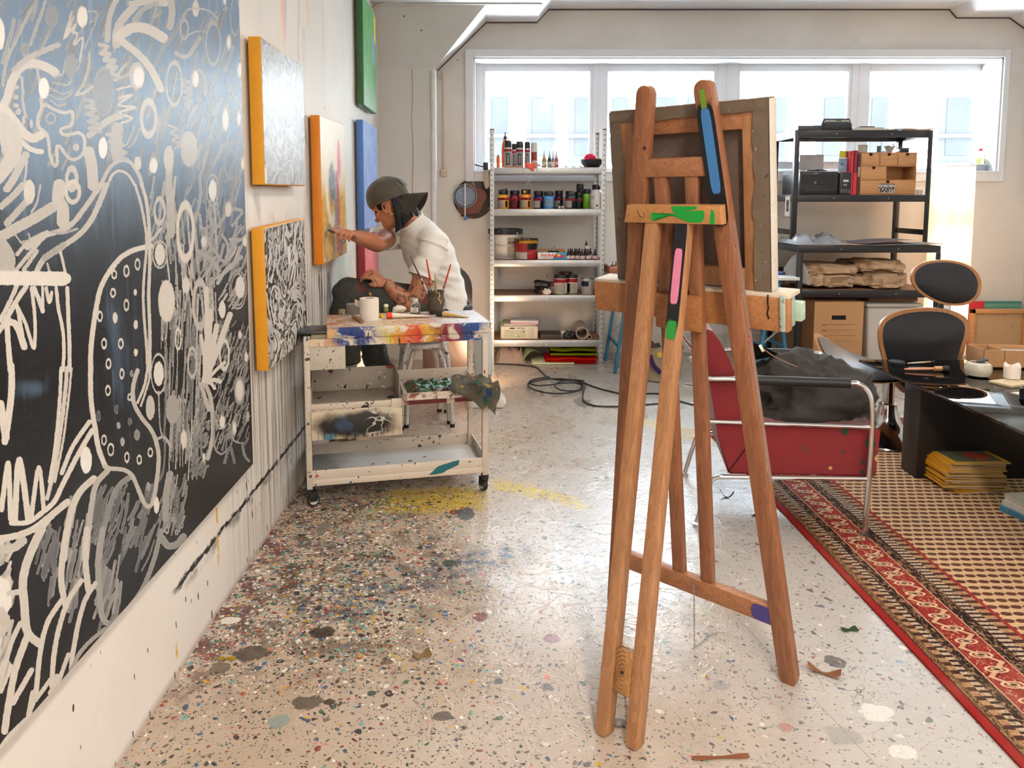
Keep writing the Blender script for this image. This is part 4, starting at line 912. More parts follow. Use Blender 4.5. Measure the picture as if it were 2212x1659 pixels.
one('tissue',crumple((x,y,ZT),(.030,.022,.018),.014,2),pm('#e9e0d2',.9),'crumpled white tissue in front of the clear bottle','tissue',smooth=25)
g_glass=G('clear_glass');M_CLEAR=g_glass.out((.93,.95,.94),.06,trans=.92,ior=1.3)
x,y=on_top(897,678)
t=thing('solvent_bottle','small clear solvent bottle with a grey cap on the trolley','bottle',(x,y,ZT))
b=new();lathe(b,[(.022,0),(.024,.003),(.024,.040),(.020,.050),(.0125,.055),(.0125,.060)],(x,y,ZT));ob('body',b,M_CLEAR,t)
b=new();lathe(b,[(.0225,.003),(.0225,.014),(.001,.0141)],(x,y,ZT));ob('liquid',b,pm('#b9a878',.2,0,.1,trans=.5),t)
b=new();lathe(b,[(.0145,.056),(.0145,.070),(.013,.073)],(x,y,ZT));ob('cap',b,pm('#cfcdc6',.4),t)
b=new();box(b,x-.017,x+.017,y-.0250,y-.0243,ZT+.010,ZT+.034);lb=ob('label',b,pm('#d9d4c4',.6,0,.2,90),t,0)
for k in range(4):
 b=new();box(b,x-.013+k*.003,x+.012-(k%2)*.006,y-.0254,y-.0249,ZT+.013+k*.005,ZT+.0145+k*.005);ob('print',b,m_black,lb,0)
# brush pot
x,y=on_top(943,677);JX,JY=x,y
t=thing('brush_pot','dark paint-crusted pot holding brushes on the trolley','pot',(x,y,ZT))
b=new();lathe(b,[(.030,0),(.040,.012),(.044,.035),(.041,.065),(.034,.085),(.035,.098),(.0385,.108),(.035,.1085),(.031,.095),(.030,.08),(.034,.05),(.030,.02),(.001,.015)],(x,y,ZT),28,cap1=False);ob('body',b,splat('#4a4138',.6,.5,26,['#2a2522','#6b5c48','#8a6a3a','#574f46','#d7c9a8','#3b332c']),t)
b=new();tube(b,crom([(x+.012,y-.036,ZT+.104),(x+.018,y-.040,ZT+.09),(x+.012,y-.044,ZT+.075),(x+.022,y-.043,ZT+.062),(x+.02,y-.043,ZT+.05)],5),.0025,6);ob('drip',b,pm('#c99a5a',.5),t)
def brush(label,top,colh,r=.0045,bristle='#3a2c20',ferr=.55):
 x1,y1,z1=top;p0=Vector((JX+(x1-JX)*.08,JY+(y1-JY)*.08,ZT+.022));p1=Vector(top);d=p1-p0
 t=thing('paint_brush',label,'brush',tuple(p0),0,'brushes in the dark pot')
 b=new();P=[p0+d*k for k in(.0,.04,.3,.5,.75,.97,1.0)];tube(b,P,[r*.6,r*.8,r,r*1.1,r*.9,r*.7,r*.3],8);ob('handle',b,colh,t)
 b=new();tube(b,[p0+d*.28,p0+d*ferr],r*1.08,8);ob('ferrule',b,pm('#b5b0a6',.35,.7,.2,80),t)
 b=new();tube(b,[p0+d*(ferr-.02),p0+d*ferr*1.02],r*1.15,8);ob('crimp',b,m_steel,t)
brush('long brush with a green-tipped dark handle leaning left in the pot',tuple(at_y(886,551,JY-.02)),g and wood('#3a2a20','#4c3626'),.0045)
brush('red-handled brush, the left of two red ones in the pot',tuple(at_y(921,559,JY)),pm('#b23a26',.35,0,.15,60),.005)
brush('red-handled brush leaning to the right in the pot',tuple(at_y(974,570,JY)),pm('#b8392a',.35,0,.15,60),.0045)
brush('short ochre-handled brush in the middle of the pot',tuple(at_y(940,592,JY+.01)),pm('#b98a44',.4,0,.2,60),.005)
# palette with thick green and red paint
pal_=[(.425,-.035),(.70,-.04),(.735,.20),(.60,.25),(.43,.22)]
g=G('palette_paint');o_=g.obj();n=g.noise(o_,20,4,.6,1.2);n2=g.noise(g.vadd(o_,g.vec(2.0,5.0,0.0)),13,3,.6,1.5);x,y,z=g.xyz()
c=g.ramp(n*.7+n2*.3-(y-.06)*1.2,[(.28,'#d8c8bf'),(.36,'#7a2030'),(.42,'#26402c'),(.5,'#23502f'),(.58,'#2f6b3c'),(.64,'#6d1f2a'),(.72,'#3a2a2c')])
g.bump(n,1.0,.02);M_PAL=g.out(c,.25)
t=thing('palette','paint palette thick with green and dark red paint on the trolley tray','palette',tuple(L(.56,.07,.457)),TRZ)
b=new();prism(b,[tuple((TM@Vector((p[0],p[1],0))).xy)for p in pal_],.4567,.461);ob('board',b,pm('#cfc6b8',.5),t,0)
b=new();rng=random.Random(5)
def palf(u,v):
 p=Vector((.432+u*.275,-.034+v*.25,0));w=TM@p
 e=min(u,1-u,v,1-v);return Vector((w.x,w.y,.4612+(abs(nz((u*7,v*7,0),1,3))*.034+.010*v+.006)*min(1,e*7)))
sheet(b,palf,40,30);ob('paint',b,M_PAL,t)
# rag hanging over the right end of the tray
def rag(u,v):
 lx=.615+.20*u+.012*math.sin(v*8+u*3);w=.006*math.sin(u*9+v*6)+.004*math.sin(u*17)
 if v<.5:ly,hz=.07-.256*v,.500+.024*abs(math.sin(u*7+v*8))+w*.6
 else:ly,hz=-.070-.010*math.sin(u*12)-.01*(v-.5),.506-(v-.5)*2*(.035+.10*u**1.3)+w
 return TM@Vector((lx,ly,hz))
b=new();sheet(b,rag,36,26,.006)
one('rag',b,splat('#77705e',.8,.5,18,['#9a4a34','#3b6b4a','#2b4a7a','#c9a03a','#d8cfbf','#8a3a2c','#4a6a52'],.0,.12),'crumpled paint-stained rag hanging over the right side of the trolley','rag')
# ================================================================ the painter's stool: two nested stools
def stool(label,cx,cy,zs,rs,rz,spread,mseat,mleg):
 t=thing('stool',label,'stool',(cx,cy,0),rz)
 b=new();lathe(b,[(rs-.01,zs-.028),(rs,zs-.022),(rs,zs-.006),(rs-.006,zs),(.02,zs+.002)],n=36);ob('seat',b,mseat,t,world=False)
 for k in range(4):
  a=k*math.pi/2+math.pi/4;d=Vector((math.cos(a),math.sin(a),0))
  P=crom([d*.02+Vector((0,0,zs-.045)),d*.07+Vector((0,0,zs-.043)),d*(rs*.72)+Vector((0,0,zs-.055)),d*(rs*.93)+Vector((0,0,zs-.12)),d*(rs+.01)+Vector((0,0,zs-.2)),d*spread+Vector((0,0,.012))],5)
  b=new();tube(b,P,.0125,10);ob('leg',b,mleg,t,world=False)
  b=new();cyl(b,d*spread+Vector((0,0,0)),d*spread+Vector((0,0,.02)),.015);ob('foot',b,m_black,t,world=False)
 for k in range(4):
  a0=k*math.pi/2+math.pi/4;a1=a0+math.pi/2;f=spread*.94
  b=new();cyl(b,(math.cos(a0)*f,math.sin(a0)*f,.16),(math.cos(a1)*f,math.sin(a1)*f,.16),.009,n=8);ob('rung',b,mleg,t,world=False)
 return t
m_legp=splat('#c9c5bd',.35,.45,26,['#2a2522','#e6e0d6','#8d8a84','#a83a30','#c9a83a','#4a6a52','#3b332d'])
stool('paint-crusted metal stool the painter sits on',-.375,4.265,.565,.17,R(10),.205,splat('#2a2a2c',.5,.6,24),m_legp)
stool('white paint-spotted stool nested under the painter\'s stool',-.385,4.29,.478,.148,R(17),.178,splat('#d6cfc6',.4,.7,22,['#c9b2ac','#2b2b2f','#e9e6e1','#7d8fa8','#b9584c','#ddd6c9']),splat('#d9d5ce',.4,.35,26))
# ================================================================ the painter
def build_person():
 B0=Vector((-.375,4.22,0))
 t=thing('person','painter in backward olive cap and white T-shirt, seated, reaching to the orange-edged canvas','person',tuple(B0))
 # ---- joints
 J=lambda px,py,Y:at_y(px,py,Y)
 hc=J(843,440,4.12)
 f=Vector((-.85,.22,-.47)).normalized();up0=Vector((-.43,.06,.89));u=(up0-f*up0.dot(f)).normalized();l=u.cross(f).normalized()
 if l.y>0:l=-l
 HM=Matrix(((f.x,u.x,l.x,hc.x),(f.y,u.y,l.y,hc.y),(f.z,u.z,l.z,hc.z),(0,0,0,1)))@Matrix.Scale(1.07,4)
 h=lambda F,U,L_=0.0:HM@Vector((F,U,L_))
 HR=HM.to_3x3()
 neck=J(897,486,4.2)
 shL,elL,wrL=J(938,521,4.07),J(888,655,3.99),J(831,611,3.955)
 shR,elR,wrR=J(850,511,4.32),J(817,523,4.08),J(763,509,3.87)
 # ---- skin
 b=new()
 E_=lambda c,r,q=None:ell(b,h(*c),r,HR@q if q else HR,22,14)
 E_((-.008,.02),(.097,.104,.077));E_((.030,-.045),(.062,.078,.060));E_((.058,-.100),(.030,.022,.028));E_((.030,-.085,.030),(.045,.024,.018));E_((.030,-.085,-.030),(.045,.024,.018))
 E_((.100,-.040),(.020,.014,.015));E_((.092,-.018),(.014,.024,.009));E_((.080,.014),(.018,.014,.050));E_((.084,-.076),(.012,.007,.021));E_((.082,-.088),(.012,.007,.018));E_((.058,-.042,.034),(.028,.024,.020));E_((.058,-.042,-.034),(.028,.024,.020))
 for s_ in(1,-1):
  E_((-.008,-.022,.078*s_),(.018,.031,.007),Matrix.Rotation(.25,3,'Z'));E_((-.006,-.046,.076*s_),(.010,.012,.007))
  tube(b,[h(-.002+.021*math.cos(a),-.020+.033*math.sin(a),.083*s_)for a in[k*.5-.9 for k in range(10)]],.005,6)
 loft(b,[(h(-.025,-.05),.058,.058,l,f),(h(-.03,-.11)*.6+neck*.4,.056,.056,l,f),(neck,.066,.062,l,(f+Vector((0,0,-.3)))),(neck+Vector((.015,.01,-.06)),.09,.07,Vector((.6,-.8,0)),Vector((-.8,-.6,0)))],18)
 def limb(pts,rad,n=16):
  P=crom(pts,5);rr=[]
  m_=len(pts)-1
  for i in range(len(P)):
   a=i/5;k=min(int(a),m_-1);q=a-k;rr.append(rad[k]*(1-q)+rad[k+1]*q)
  tube(b,P,rr,n)
 # arms
 limb([shL,shL.lerp(elL,.5)+Vector((.012,-.01,0)),elL,elL.lerp(wrL,.35)+Vector((-.004,-.012,-.004)),wrL.lerp(elL,.15),wrL],[.058,.055,.047,.048,.033,.030])
 ell(b,elL,(.044,.044,.046))
 limb([shR,shR.lerp(elR,.55),elR+Vector((0,-.005,-.010)),elR.lerp(wrR,.3)+Vector((0,0,-.006)),wrR.lerp(elR,.12),wrR],[.058,.052,.045,.047,.032,.029])
 # hands: palm, four fingers, thumb
 def hand(w,d,back,curl,scale=1.0,side=1,spread=.0,thumb_to=None):
  d=d.normalized();back=(back-d*back.dot(d)).normalized();s_=d.cross(back).normalized()*side
  pc=w+d*.048*scale
  Mh=Matrix(((d.x,s_.x,back.x),(d.y,s_.y,back.y),(d.z,s_.z,back.z)))
  ell(b,pc,(.052*scale,.042*scale,.020*scale),Mh,18,12);ell(b,w+d*.01,(.03,.028,.02),Mh,14,10)
  for k,(off,L_)in enumerate(((.030,.072),(.010,.080),(-.011,.074),(-.031,.060))):
   p=pc+d*.036*scale+s_*off*scale+back*.004;dirv=d.copy();pts=[p-d*.02,p];c_=curl[k]if isinstance(curl,(list,tuple))else curl
   for q,seg in enumerate((.42,.33,.25)):
    dirv=(Matrix.Rotation(c_*(.7,1.0,.7)[q],3,s_*-side)@dirv);pts.append(pts[-1]+dirv*L_*seg*scale+s_*spread*off)
   tube(b,pts,[.0105,.0105,.0098,.0088,.0070],8)
  p=w+d*.02+s_*.030*scale;q=thumb_to or(w+d*.075+s_*.05-back*.02)
  tube(b,crom([w+d*.01+s_*.012,p-back*.006,p.lerp(q,.55)+s_*.010,q],3),[.015]*4+[.0125]*3+[.011]*2+[.008],8)
 tip=at_x(709,498,WX+.075)
 dR=(tip-wrR)
 hand(wrR,dR+Vector((.02,0,.03)),Vector((.15,-.45,.9)),[.35,.75,1.0,1.1],1.0,1,0,tip+Vector((.012,.004,-.008)))
 hand(wrL,J(797,590,3.93)-wrL+Vector((0,0,-.004)),Vector((-.15,-.5,.85)),[.75,.8,.85,.9],1.0,-1)
 body=ob('body',b,None,t,0);body.data.materials.clear()
 g=G('skin');o_=g.obj();tt=g.attr('tattoo',True)
 c=g.mix(g.noise(o_,9,3),'#a8694a','#bf8262');c=g.mix(g.step(g.noise(o_,30,3),.55,.75)*.35,c,'#99543c')
 n=g.noise(o_,26,2,.5,2.4);ln=g.step(g.abs(g.fract(n*4.0)-.5),.07,.03)
 n2=g.noise(g.vadd(o_,g.vec(3.0,1.0,5.0)),17,2,.5,1.8);sh=g.step(n2,.56,.60)
 c=g.mix(g.max(ln,sh*.8)*tt*.85,c,'#33221e');mskin=g.out(c,.45,spec=.4)
 body.data.materials.append(mskin);remesh(body,.0038,5,.5)
 me=body.data;co=np.empty(len(me.vertices)*3);me.vertices.foreach_get('co',co);co=co.reshape(-1,3)+np.array(B0)
 def dseg(a,c_):
  a,c_=np.array(a),np.array(c_);d=c_-a;k=np.clip(((co-a)@d)/(d@d),0,1);return np.linalg.norm(co-a-k[:,None]*d,axis=1)
 dl=np.minimum(dseg(shL,elL),np.minimum(dseg(elL,wrL),dseg(wrL,wrL+(wrL-elL)*.25)))
 at=me.attributes.new('tattoo','FLOAT','POINT');at.data.foreach_set('value',np.clip((.075-dl)/.01,0,1).astype(np.float32))
 # ---- face details
 for s_ in(1,-1):
  b=new();ell(b,h(.079,-.006,.030*s_),(.007,.006,.012),HR,12,8);ob('eye',b,pm('#241812',.25),t)
  b=new();tube(b,crom([h(.090,.012,.012*s_),h(.088,.017,.028*s_),h(.072,.013,.046*s_)],4),.0042,6,flat=.5);ob('eyebrow',b,pm('#17110f',.7),t)
 b=new();tube(b,[h(-.006,-.060+.008*math.sin(a),.084+.0)+f*(.008*math.cos(a))for a in[k*math.pi/6 for k in range(12)]],.0016,6,closed=True);ob('earring',b,pm('#d9b45a',.25,1.0),t)
 # ---- hair: short black bob under the cap
 b=new();N_=40
 def hairpt(a,v,o_):
  ph=a*R(80);low=-.152+.045*math.cos(ph)**2
  U=.012+(low-.012)*v;R_=.93+.12*min(1,v*2.2)+.03*math.sin(v*3.0)+o_
  sw=.050*v*v*abs(a)**3-.012*(1-v)*abs(a)**4
  wob=.0035*math.sin(a*37)*v+.002*math.sin(a*71+v*5)
  return h(-.012-(.100*R_+wob)*math.cos(ph)*(1-.12*v)+sw,U,(.084*R_+wob)*math.sin(ph)*(1-.10*v*v))
 out_=[[b.verts.new(hairpt(-1+2*i/N_,j/14,.06))for i in range(N_+1)]for j in range(15)]
 inn=[[b.verts.new(hairpt(-1+2*i/N_,j/14,-.28))for i in range(N_+1)]for j in range(15)]
 for gq in(out_,inn):
  for j in range(14):
   for i in range(N_):b.faces.new((gq[j][i],gq[j][i+1],gq[j+1][i+1],gq[j+1][i]))
 for i in range(N_):b.faces.new((out_[0][i],out_[0][i+1],inn[0][i+1],inn[0][i]));b.faces.new((out_[14][i],out_[14][i+1],inn[14][i+1],inn[14][i]))
 for j in range(14):
  for i in(0,N_):b.faces.new((out_[j][i],out_[j+1][i],inn[j+1][i],inn[j][i]))
 for s_ in(1,-1):ell(b,h(.022,.006,.063*s_),(.030,.026,.016),HR,14,10)
 g=G('black_hair');o_=g.obj();hv=g.noise(g.scale(o_,160,160,14),1.0,2)
 g.bump(hv,.35,.003);mh=g.out(g.mix(hv,'#08080a','#141418'),.55,spec=.3);ob('hair',b,mh,t)
 # ---- cap, worn backwards
 g=G('olive_cotton');o_=g.obj();g.bump(g.noise(o_,420,2),.3,.001);mc=g.out(g.mix(g.noise(o_,22,3),'#3b372c','#565044'),.85,sheen=.2)
 b=new();n1,n2_=36,12;rings=[]
 for j in range(n2_+1):
  a=R(90)*(1-j/n2_);rr=math.cos(a)**.82 if j else .02;zz=math.sin(a)
  rings.append([b.verts.new(h(-.004+.113*rr*math.cos(2*math.pi*i/n1)*(1+.012*math.sin(3*(2*math.pi*i/n1))),.022+.006+.112*zz+.006*math.cos(2*math.pi*i/n1)*0+(.014*math.cos(2*math.pi*i/n1)if j==n2_ else 0),.094*rr*math.sin(2*math.pi*i/n1)))for i in range(n1)])
 low=[b.verts.new(h(-.004+.110*math.cos(2*math.pi*i/n1),.012+.012*math.cos(2*math.pi*i/n1),.091*math.sin(2*math.pi*i/n1)))for i in range(n1)]
 [v.co.__iadd__(Vector((nz(v.co,16,1),nz(v.co,16,2),nz(v.co,16,3)))*.005)for q in rings for v in q];skin(b,rings+[low],True,False);cp=ob('cap',b,mc,t,60)
 b=new()
 def brimf(uu,vv):
  a=(uu*2-1)*R(74);ext=.098*math.cos(a*.95)**.7
  F=-.004-.104*math.cos(a)-ext*vv;L_=.090*math.sin(a)*(1-.10*vv)
  U=.010-.012*math.cos(a)-.078*abs(math.sin(a))**2.0*(.35+.65*vv)-vv*.045+.004
  return h(F,U,L_)
 sheet(b,brimf,24,8,.004);ob('brim',b,mc,cp,50)
 b=new();ell(b,h(-.004,.137,0),(.006,.005,.006),HR,10,6);ob('button',b,mc,cp)
 b=new();sheet(b,lambda uu,vv:h(-.004-.1165*math.cos((vv-.0)*.9+.10),.030+.112*math.sin((vv)*.9+.10)*.98,(uu-.5)*.05*(1-.2*vv)),8,8,.0015);ob('emblem',b,splat('#7d8084',.8,.6,60,['#2b2a2a','#c9c9c6','#4a4844']),cp)
 for k in range(6):
  ph=k*math.pi/3+.5;b=new()
  tube(b,[h(-.004+.1145*math.cos(a)**.82*math.cos(ph),.028+.1135*math.sin(a),.0952*math.cos(a)**.82*math.sin(ph))for a in[R(4+84*q/10)for q in range(11)]],.0012,5);ob('seam',b,mc,cp)
 # ---- T-shirt
 sx,dv=Vector((.62,-.78,0)),Vector((-.78,-.62,0))
 b=new();Zu=Vector((0,0,1))
 secs=[(J(958,672,4.23),.165,.128),(J(954,645,4.23),.168,.130),(J(948,612,4.22),.165,.128),(J(938,580,4.21),.172,.128),(J(925,545,4.20),.188,.126),(J(912,515,4.195),.186,.110),(J(903,494,4.19),.125,.092),(J(893,480,4.185),.082,.078),(J(887,472,4.18),.072,.070)]
 dirs=[Zu,Zu,Vector((-.1,0,1)),Vector((-.25,-.02,1)),Vector((-.35,-.05,1)),Vector((-.45,-.05,1)),Vector((-.5,-.05,1)),Vector((-.6,0,1)),Vector((-.6,0,1))]
 loft(b,[(c_,br,dp,sx,sx.cross(d_.normalized()))for(c_,br,dp),d_ in zip(secs,dirs)],28)
 slv=elL.lerp(shL,.42)
 tube(b,[shL+Vector((-.03,.05,.004)),shL+Vector((.0,0,-.004)),shL.lerp(slv,.5)+Vector((.014,-.006,0)),slv+Vector((.006,-.004,.004))],[.080,.082,.080,.078],20)
 sre=shR.lerp(elR,.42)
 tube(b,[shR+Vector((.05,-.02,-.004)),shR,sre],[.078,.076,.066],20)
 ms_g=G('white_cotton');o_=ms_g.obj();ms_g.bump(ms_g.noise(o_,500,2),.2,.0006);ms=ms_g.out(ms_g.mix(ms_g.noise(o_,8,3),'#dfdad2','#edeae4'),.85,sheen=.15)
 shirt=ob('t_shirt',b,ms,t,0);remesh(shirt,.006,7,.5)
 def folds(o,fn):
  me=o.data;vn=[v.normal.copy()for v in me.vertices]
  for v,n in zip(me.vertices,vn):
   p=v.co+B0;v.co+=n*fn(p)
  me.update()
 def fs(p):
  q=Vector((p.x*1.0+p.z*.55,p.y,p.z*1.5-p.x*.6))
  k=1.0-min(1,max(0,(p.z-.95)/.3))*.45
  return(mnoise.noise(q*13)*.007+mnoise.noise(Vector((p.x*5,p.y*5,p.z*30+p.x*12)))*.0055)*k
 folds(shirt,fs)
 b=new();nk=[h(0,0)] # ribbed collar
 cc=J(884,474,4.182);ax=(Vector((-.62,-.05,.95))).normalized();su=sx;sv=sx.cross(ax).normalized()
 tube(b,[cc+su*(.076*math.cos(a))+sv*(.080*math.sin(a))+ax*(-.022*max(0,math.sin(a)*(1 if sv.dot(dv)>0 else-1)))for a in[k*math.pi/14 for k in range(28)]],.0075,8,closed=True);ob('collar',b,ms,shirt)
 for c_,d_,r_ in((slv+Vector((.006,-.004,.004)),elL-shL,.0765),(sre,elR-shR,.064)):
  uu,vv,dd=basis(d_);b=new();tube(b,[c_+uu*(r_*math.cos(a))+vv*(r_*math.sin(a))for a in[k*math.pi/14 for k in range(28)]],.0042,6,closed=True);ob('hem',b,ms,shirt)
 uu,vv,dd=basis(elL-shL);b=new();c_=shL+(slv-shL)*.12+Vector((.006,-.002,0));tube(b,[c_+uu*(.0835*math.cos(a))+vv*(.0835*math.sin(a))for a in[k*math.pi/16 for k in range(32)]],.0022,6,closed=True);ob('seam',b,pm('#c9c2b8',.9),shirt)
 # ---- trousers
 b=new()
 hipL,knL=J(942,672,4.15),J(757,634,3.955);hipR,knR=J(925,672,4.33),J(800,655,4.38)
 ell(b,J(950,680,4.235),(.165,.165,.105))
 def leg(pts,rad):
  P=crom(pts,5);m_=len(pts)-1;rr=[]
  for i in range(len(P)):
   a=i/5;k=min(int(a),m_-1);q=a-k;rr.append(rad[k]*(1-q)+rad[k+1]*q)
  tube(b,P,rr,22)
 leg([hipL,hipL.lerp(knL,.5)+Vector((0,0,.012)),knL],[.112,.104,.090]);ell(b,knL+Vector((-.004,0,0)),(.094,.086,.090))
 leg([knL,J(746,690,3.955),J(750,740,3.97),J(751,781,3.985)],[.088,.080,.074,.066])
 leg([hipR,hipR.lerp(knR,.5)+Vector((0,0,.03)),knR],[.110,.105,.088]);ell(b,knR,(.088,.084,.088))
 leg([knR,J(800,715,4.37),J(810,765,4.35),J(828,806,4.34)],[.086,.080,.076,.070])
 g=G('work_trousers');o_=g.obj();x,y,z=g.xyz()
 c=g.mix(g.noise(o_,14,4),'#2a2d29','#454842')
 c=g.mix(g.step(g.noise(o_,9,4,.6),.54,.66)*g.step(z,.62,.74),c,'#5e2c26')
 di,co_=g.voro(g.vadd(o_,g.scale(g.noise(o_,40,2,col=True),.03,.03,.03)),26);r,q,w=g.xyz(co_)
 c=g.mix(g.lt(di,r*.28)*g.lt(q,.22),c,g.ramp(w,[(0,'#b9972c'),(.25,'#7a3a2c'),(.5,'#8a8a80'),(.7,'#2f5a3c')],True))
 c=g.mix(g.step(y,.02,.08)*g.step(z,.62,.55)*g.step(g.noise(o_,8,3),.45,.6)*.7,c,'#1d3a5c')
 g.bump(g.noise(o_,300,2)+g.noise(o_,18,3)*3.0,.35,.003);mt=g.out(c,.85)
 tro=ob('trousers',b,mt,t,0);remesh(tro,.0065,6,.5)
 folds(tro,lambda p:mnoise.noise(Vector((p.x*16+p.z*10,p.y*9,p.z*14-p.x*8)))*.010+mnoise.noise(p*30)*.004)
 b=new();tube(b,[J(751,779,3.985)+Vector((.067*math.cos(a),.067*math.sin(a),0))for a in[k*math.pi/12 for k in range(24)]],.006,6,closed=True);ob('cuff',b,mt,tro)
 b=new();sheet(b,lambda uu,vv:J(835,640,4.06)+Vector((-.05+.1*uu,-.104+.02*abs(vv-.5),.045-.07*vv+.02*uu)),6,5,.006);ob('pocket',b,mt,tro)
 b=new();tube(b,[J(957,664,4.235)+Vector((.156*math.cos(a),.150*math.sin(a),0))for a in[k*math.pi/16 for k in range(32)]],.016,8,closed=True,flat=1.4);ob('waistband',b,pm('#141416',.7),tro)
 # ---- socks and shoes
 msk=pm('#b9b2a6',.9,0,.1,30)
 b=new();tube(b,crom([J(751,776,3.985),J(753,805,4.0),J(760,838,4.03)],4),[.052,.05,.05,.048,.047,.047,.046,.046,.045],16);ob('sock',b,msk,t)
 b=new();tube(b,crom([J(830,812,4.34),J(848,842,4.35),J(864,868,4.36)],4),[.048,.046,.044,.043,.042,.042,.042,.042,.042],16);ob('sock',b,pm('#dcd9d3',.9),t)
 def shoe(heel,toe,m_up,m_so,lift=0.0):
  heel,toe=Vector(heel),Vector(toe);d=(toe-heel).normalized();s_=d.cross(Vector((0,0,1))).normalized();uu=s_.cross(d)
  b=new();secs=[]
  for k,(q,w_,hh)in enumerate(((-.02,.024,.030),(.0,.034,.048),(.25,.037,.055),(.5,.042,.042),(.75,.046,.032),(.95,.038,.024),(1.03,.018,.014))):
   L_=(toe-heel).length;secs.append((heel+d*(L_*q)+uu*hh*.6,w_,hh*.75,s_,uu))
  loft(b,secs,16);sh=ob('shoe',b,m_up,t)
  b=new();L_=(toe-heel).length
  loft(b,[(heel+d*(L_*q)-uu*.008,w_,.010,s_,uu)for q,w_ in((-.03,.026),(.0,.037),(.3,.038),(.6,.045),(.85,.046),(1.0,.034),(1.05,.015))],16);ob('sole',b,m_so,sh)
  b=new()
  for k in range(4):tube(b,[heel+d*L_*(.35+k*.09)+uu*(.075-k*.009)+s_*q for q in(-.02,0,.02)],.0025,6)
  ob('laces',b,pm('#d9d2c4',.8),sh)
 shoe(J(872,884,4.38),J(838,893,4.16),pm('#5a3424',.5),pm('#6b3f28',.6))
 shoe(J(790,868,4.06),J(748,888,3.98),pm('#6a4630',.5),pm('#6b3f28',.6))
 # ---- what the hand holds
 b=new();p0=tip+Vector((.004,.0,.002));tube(b,[p0+Vector((.03,-.006,-.012)),p0+Vector((-.003,0,0))],.0055,8)
 one('oil_stick',b,pm('#5a3a34',.5),'dark oil stick held against the orange-edged canvas','oil stick')
 b=new();ell(b,wrR+(tip-wrR)*.42+Vector((-.004,-.004,-.038)),(.012,.012,.011));one('eraser',b,pm('#8a857c',.7),'small grey lump held in the painter\'s right fist','eraser')
build_person()
# ================================================================ galvanised shelf with paints
SY0,SY1=5.734,6.13
SX0,SX1=.012,.902
sz=lambda py:at_y(1180,py,SY0).z
SH=thing('metal_shelf','galvanised metal shelving unit with five brown boards below the window','shelf',((SX0+SX1)/2,SY0,0))
g=G('galvanised');o_=g.obj();x,y,z=g.xyz()
dz_=g.abs(g.fract(z*31.0)-.5);hole=g.step(dz_,.40,.43)*0.0
c=g.mix(g.noise(o_,25,4),'#a9adb0','#c6c8c9');M_GALV=g.out(c,.38,.75)
g=G('slotted_post');o_=g.obj();x,y,z=g.xyz()
c=g.mix(g.noise(o_,25,4),'#a3a7aa','#bfc2c4');zz_=g.fract(z*26.0)-.5
hx=g.abs(g.abs(x)-.432);c=g.mix(g.step(g.abs(zz_),.16,.10)*g.step(hx,.0045,.003),c,'#3a3c3e');M_POST=g.out(c,.4,.7)
ZTOP=sz(280)
for xx_,sgx in((SX0,1),(SX1,-1)):
 for yy_,sgy in((SY0,1),(SY1,-1)):
  b=new();box(b,min(xx_,xx_+.032*sgx),max(xx_,xx_+.032*sgx),min(yy_,yy_+.0022*sgy),max(yy_,yy_+.0022*sgy),0,ZTOP);box(b,min(xx_,xx_+.0022*sgx),max(xx_,xx_+.0022*sgx),min(yy_,yy_+.032*sgy),max(yy_,yy_+.032*sgy),0,ZTOP)
  p=ob('post',b,M_POST,SH,0);b=new();box(b,min(xx_-.001*sgx,xx_+.034*sgx),max(xx_-.001*sgx,xx_+.034*sgx),min(yy_-.001*sgy,yy_+.034*sgy),max(yy_-.001*sgy,yy_+.034*sgy),ZTOP,ZTOP+.006);ob('cap',b,m_black,p,0)
SZ=[]
m_mdf=pm('#8a6248',.75,0,.12,30)
for yt,yb in((361.5,375.5),(451.5,466),(562,576),(638,652),(735,749)):
 zt,zb=sz(yt),sz(yb);SZ.append(zt+.001)
 b=new();box(b,SX0+.004,SX1-.004,SY0+.012,SY1-.012,zt-.007,zt+.001);ob('board',b,m_mdf,SH,0)
 for q in((SX0+.03,SX1-.03,SY0+.002,SY0+.012,'f'),(SX0+.03,SX1-.03,SY1-.012,SY1-.002,'b')):
  b=new();box(b,q[0],q[1],q[2],q[3],zb,zt,.002);bm_=ob('beam',b,M_GALV,SH)
  if q[4]=='f':
   b=new();cyl(b,((SX0+SX1)/2,SY0-.001,(zt+zb)/2-.006),((SX0+SX1)/2,SY0+.003,(zt+zb)/2-.006),.006);ob('rivet',b,pm('#e3e4e4',.3,.3),bm_)
 for xx_ in(SX0+.003,SX1-.013):
  b=new();box(b,xx_,xx_+.01,SY0+.03,SY1-.03,zb,zt,.002);ob('beam',b,M_GALV,SH)
def shx(px,dy=0.06):return at_y(px,500,SY0+dy).x
KMM=(SY0+.06)/FPX # metres per measured pixel on the shelf
def vessel(name,label,cat,x,y,z,prof,mbody,parts=(),group=None,n=20,scale=1.0):
 t=thing(name,label,cat,(x,y,z),0,group)
 b=new();lathe(b,[(r*scale,h*scale)for r,h in prof],(x,y,z),n);ob('body',b,mbody,t)
 for nm,pf,m_ in parts:
  b=new();lathe(b,[(r*scale,h*scale)for r,h in pf],(x,y,z),n);ob(nm,b,m_,t)
 return t
RED_,INK,WHT=pm('#b8202c',.4),pm('#17171a',.4),pm('#e2ded8',.45)
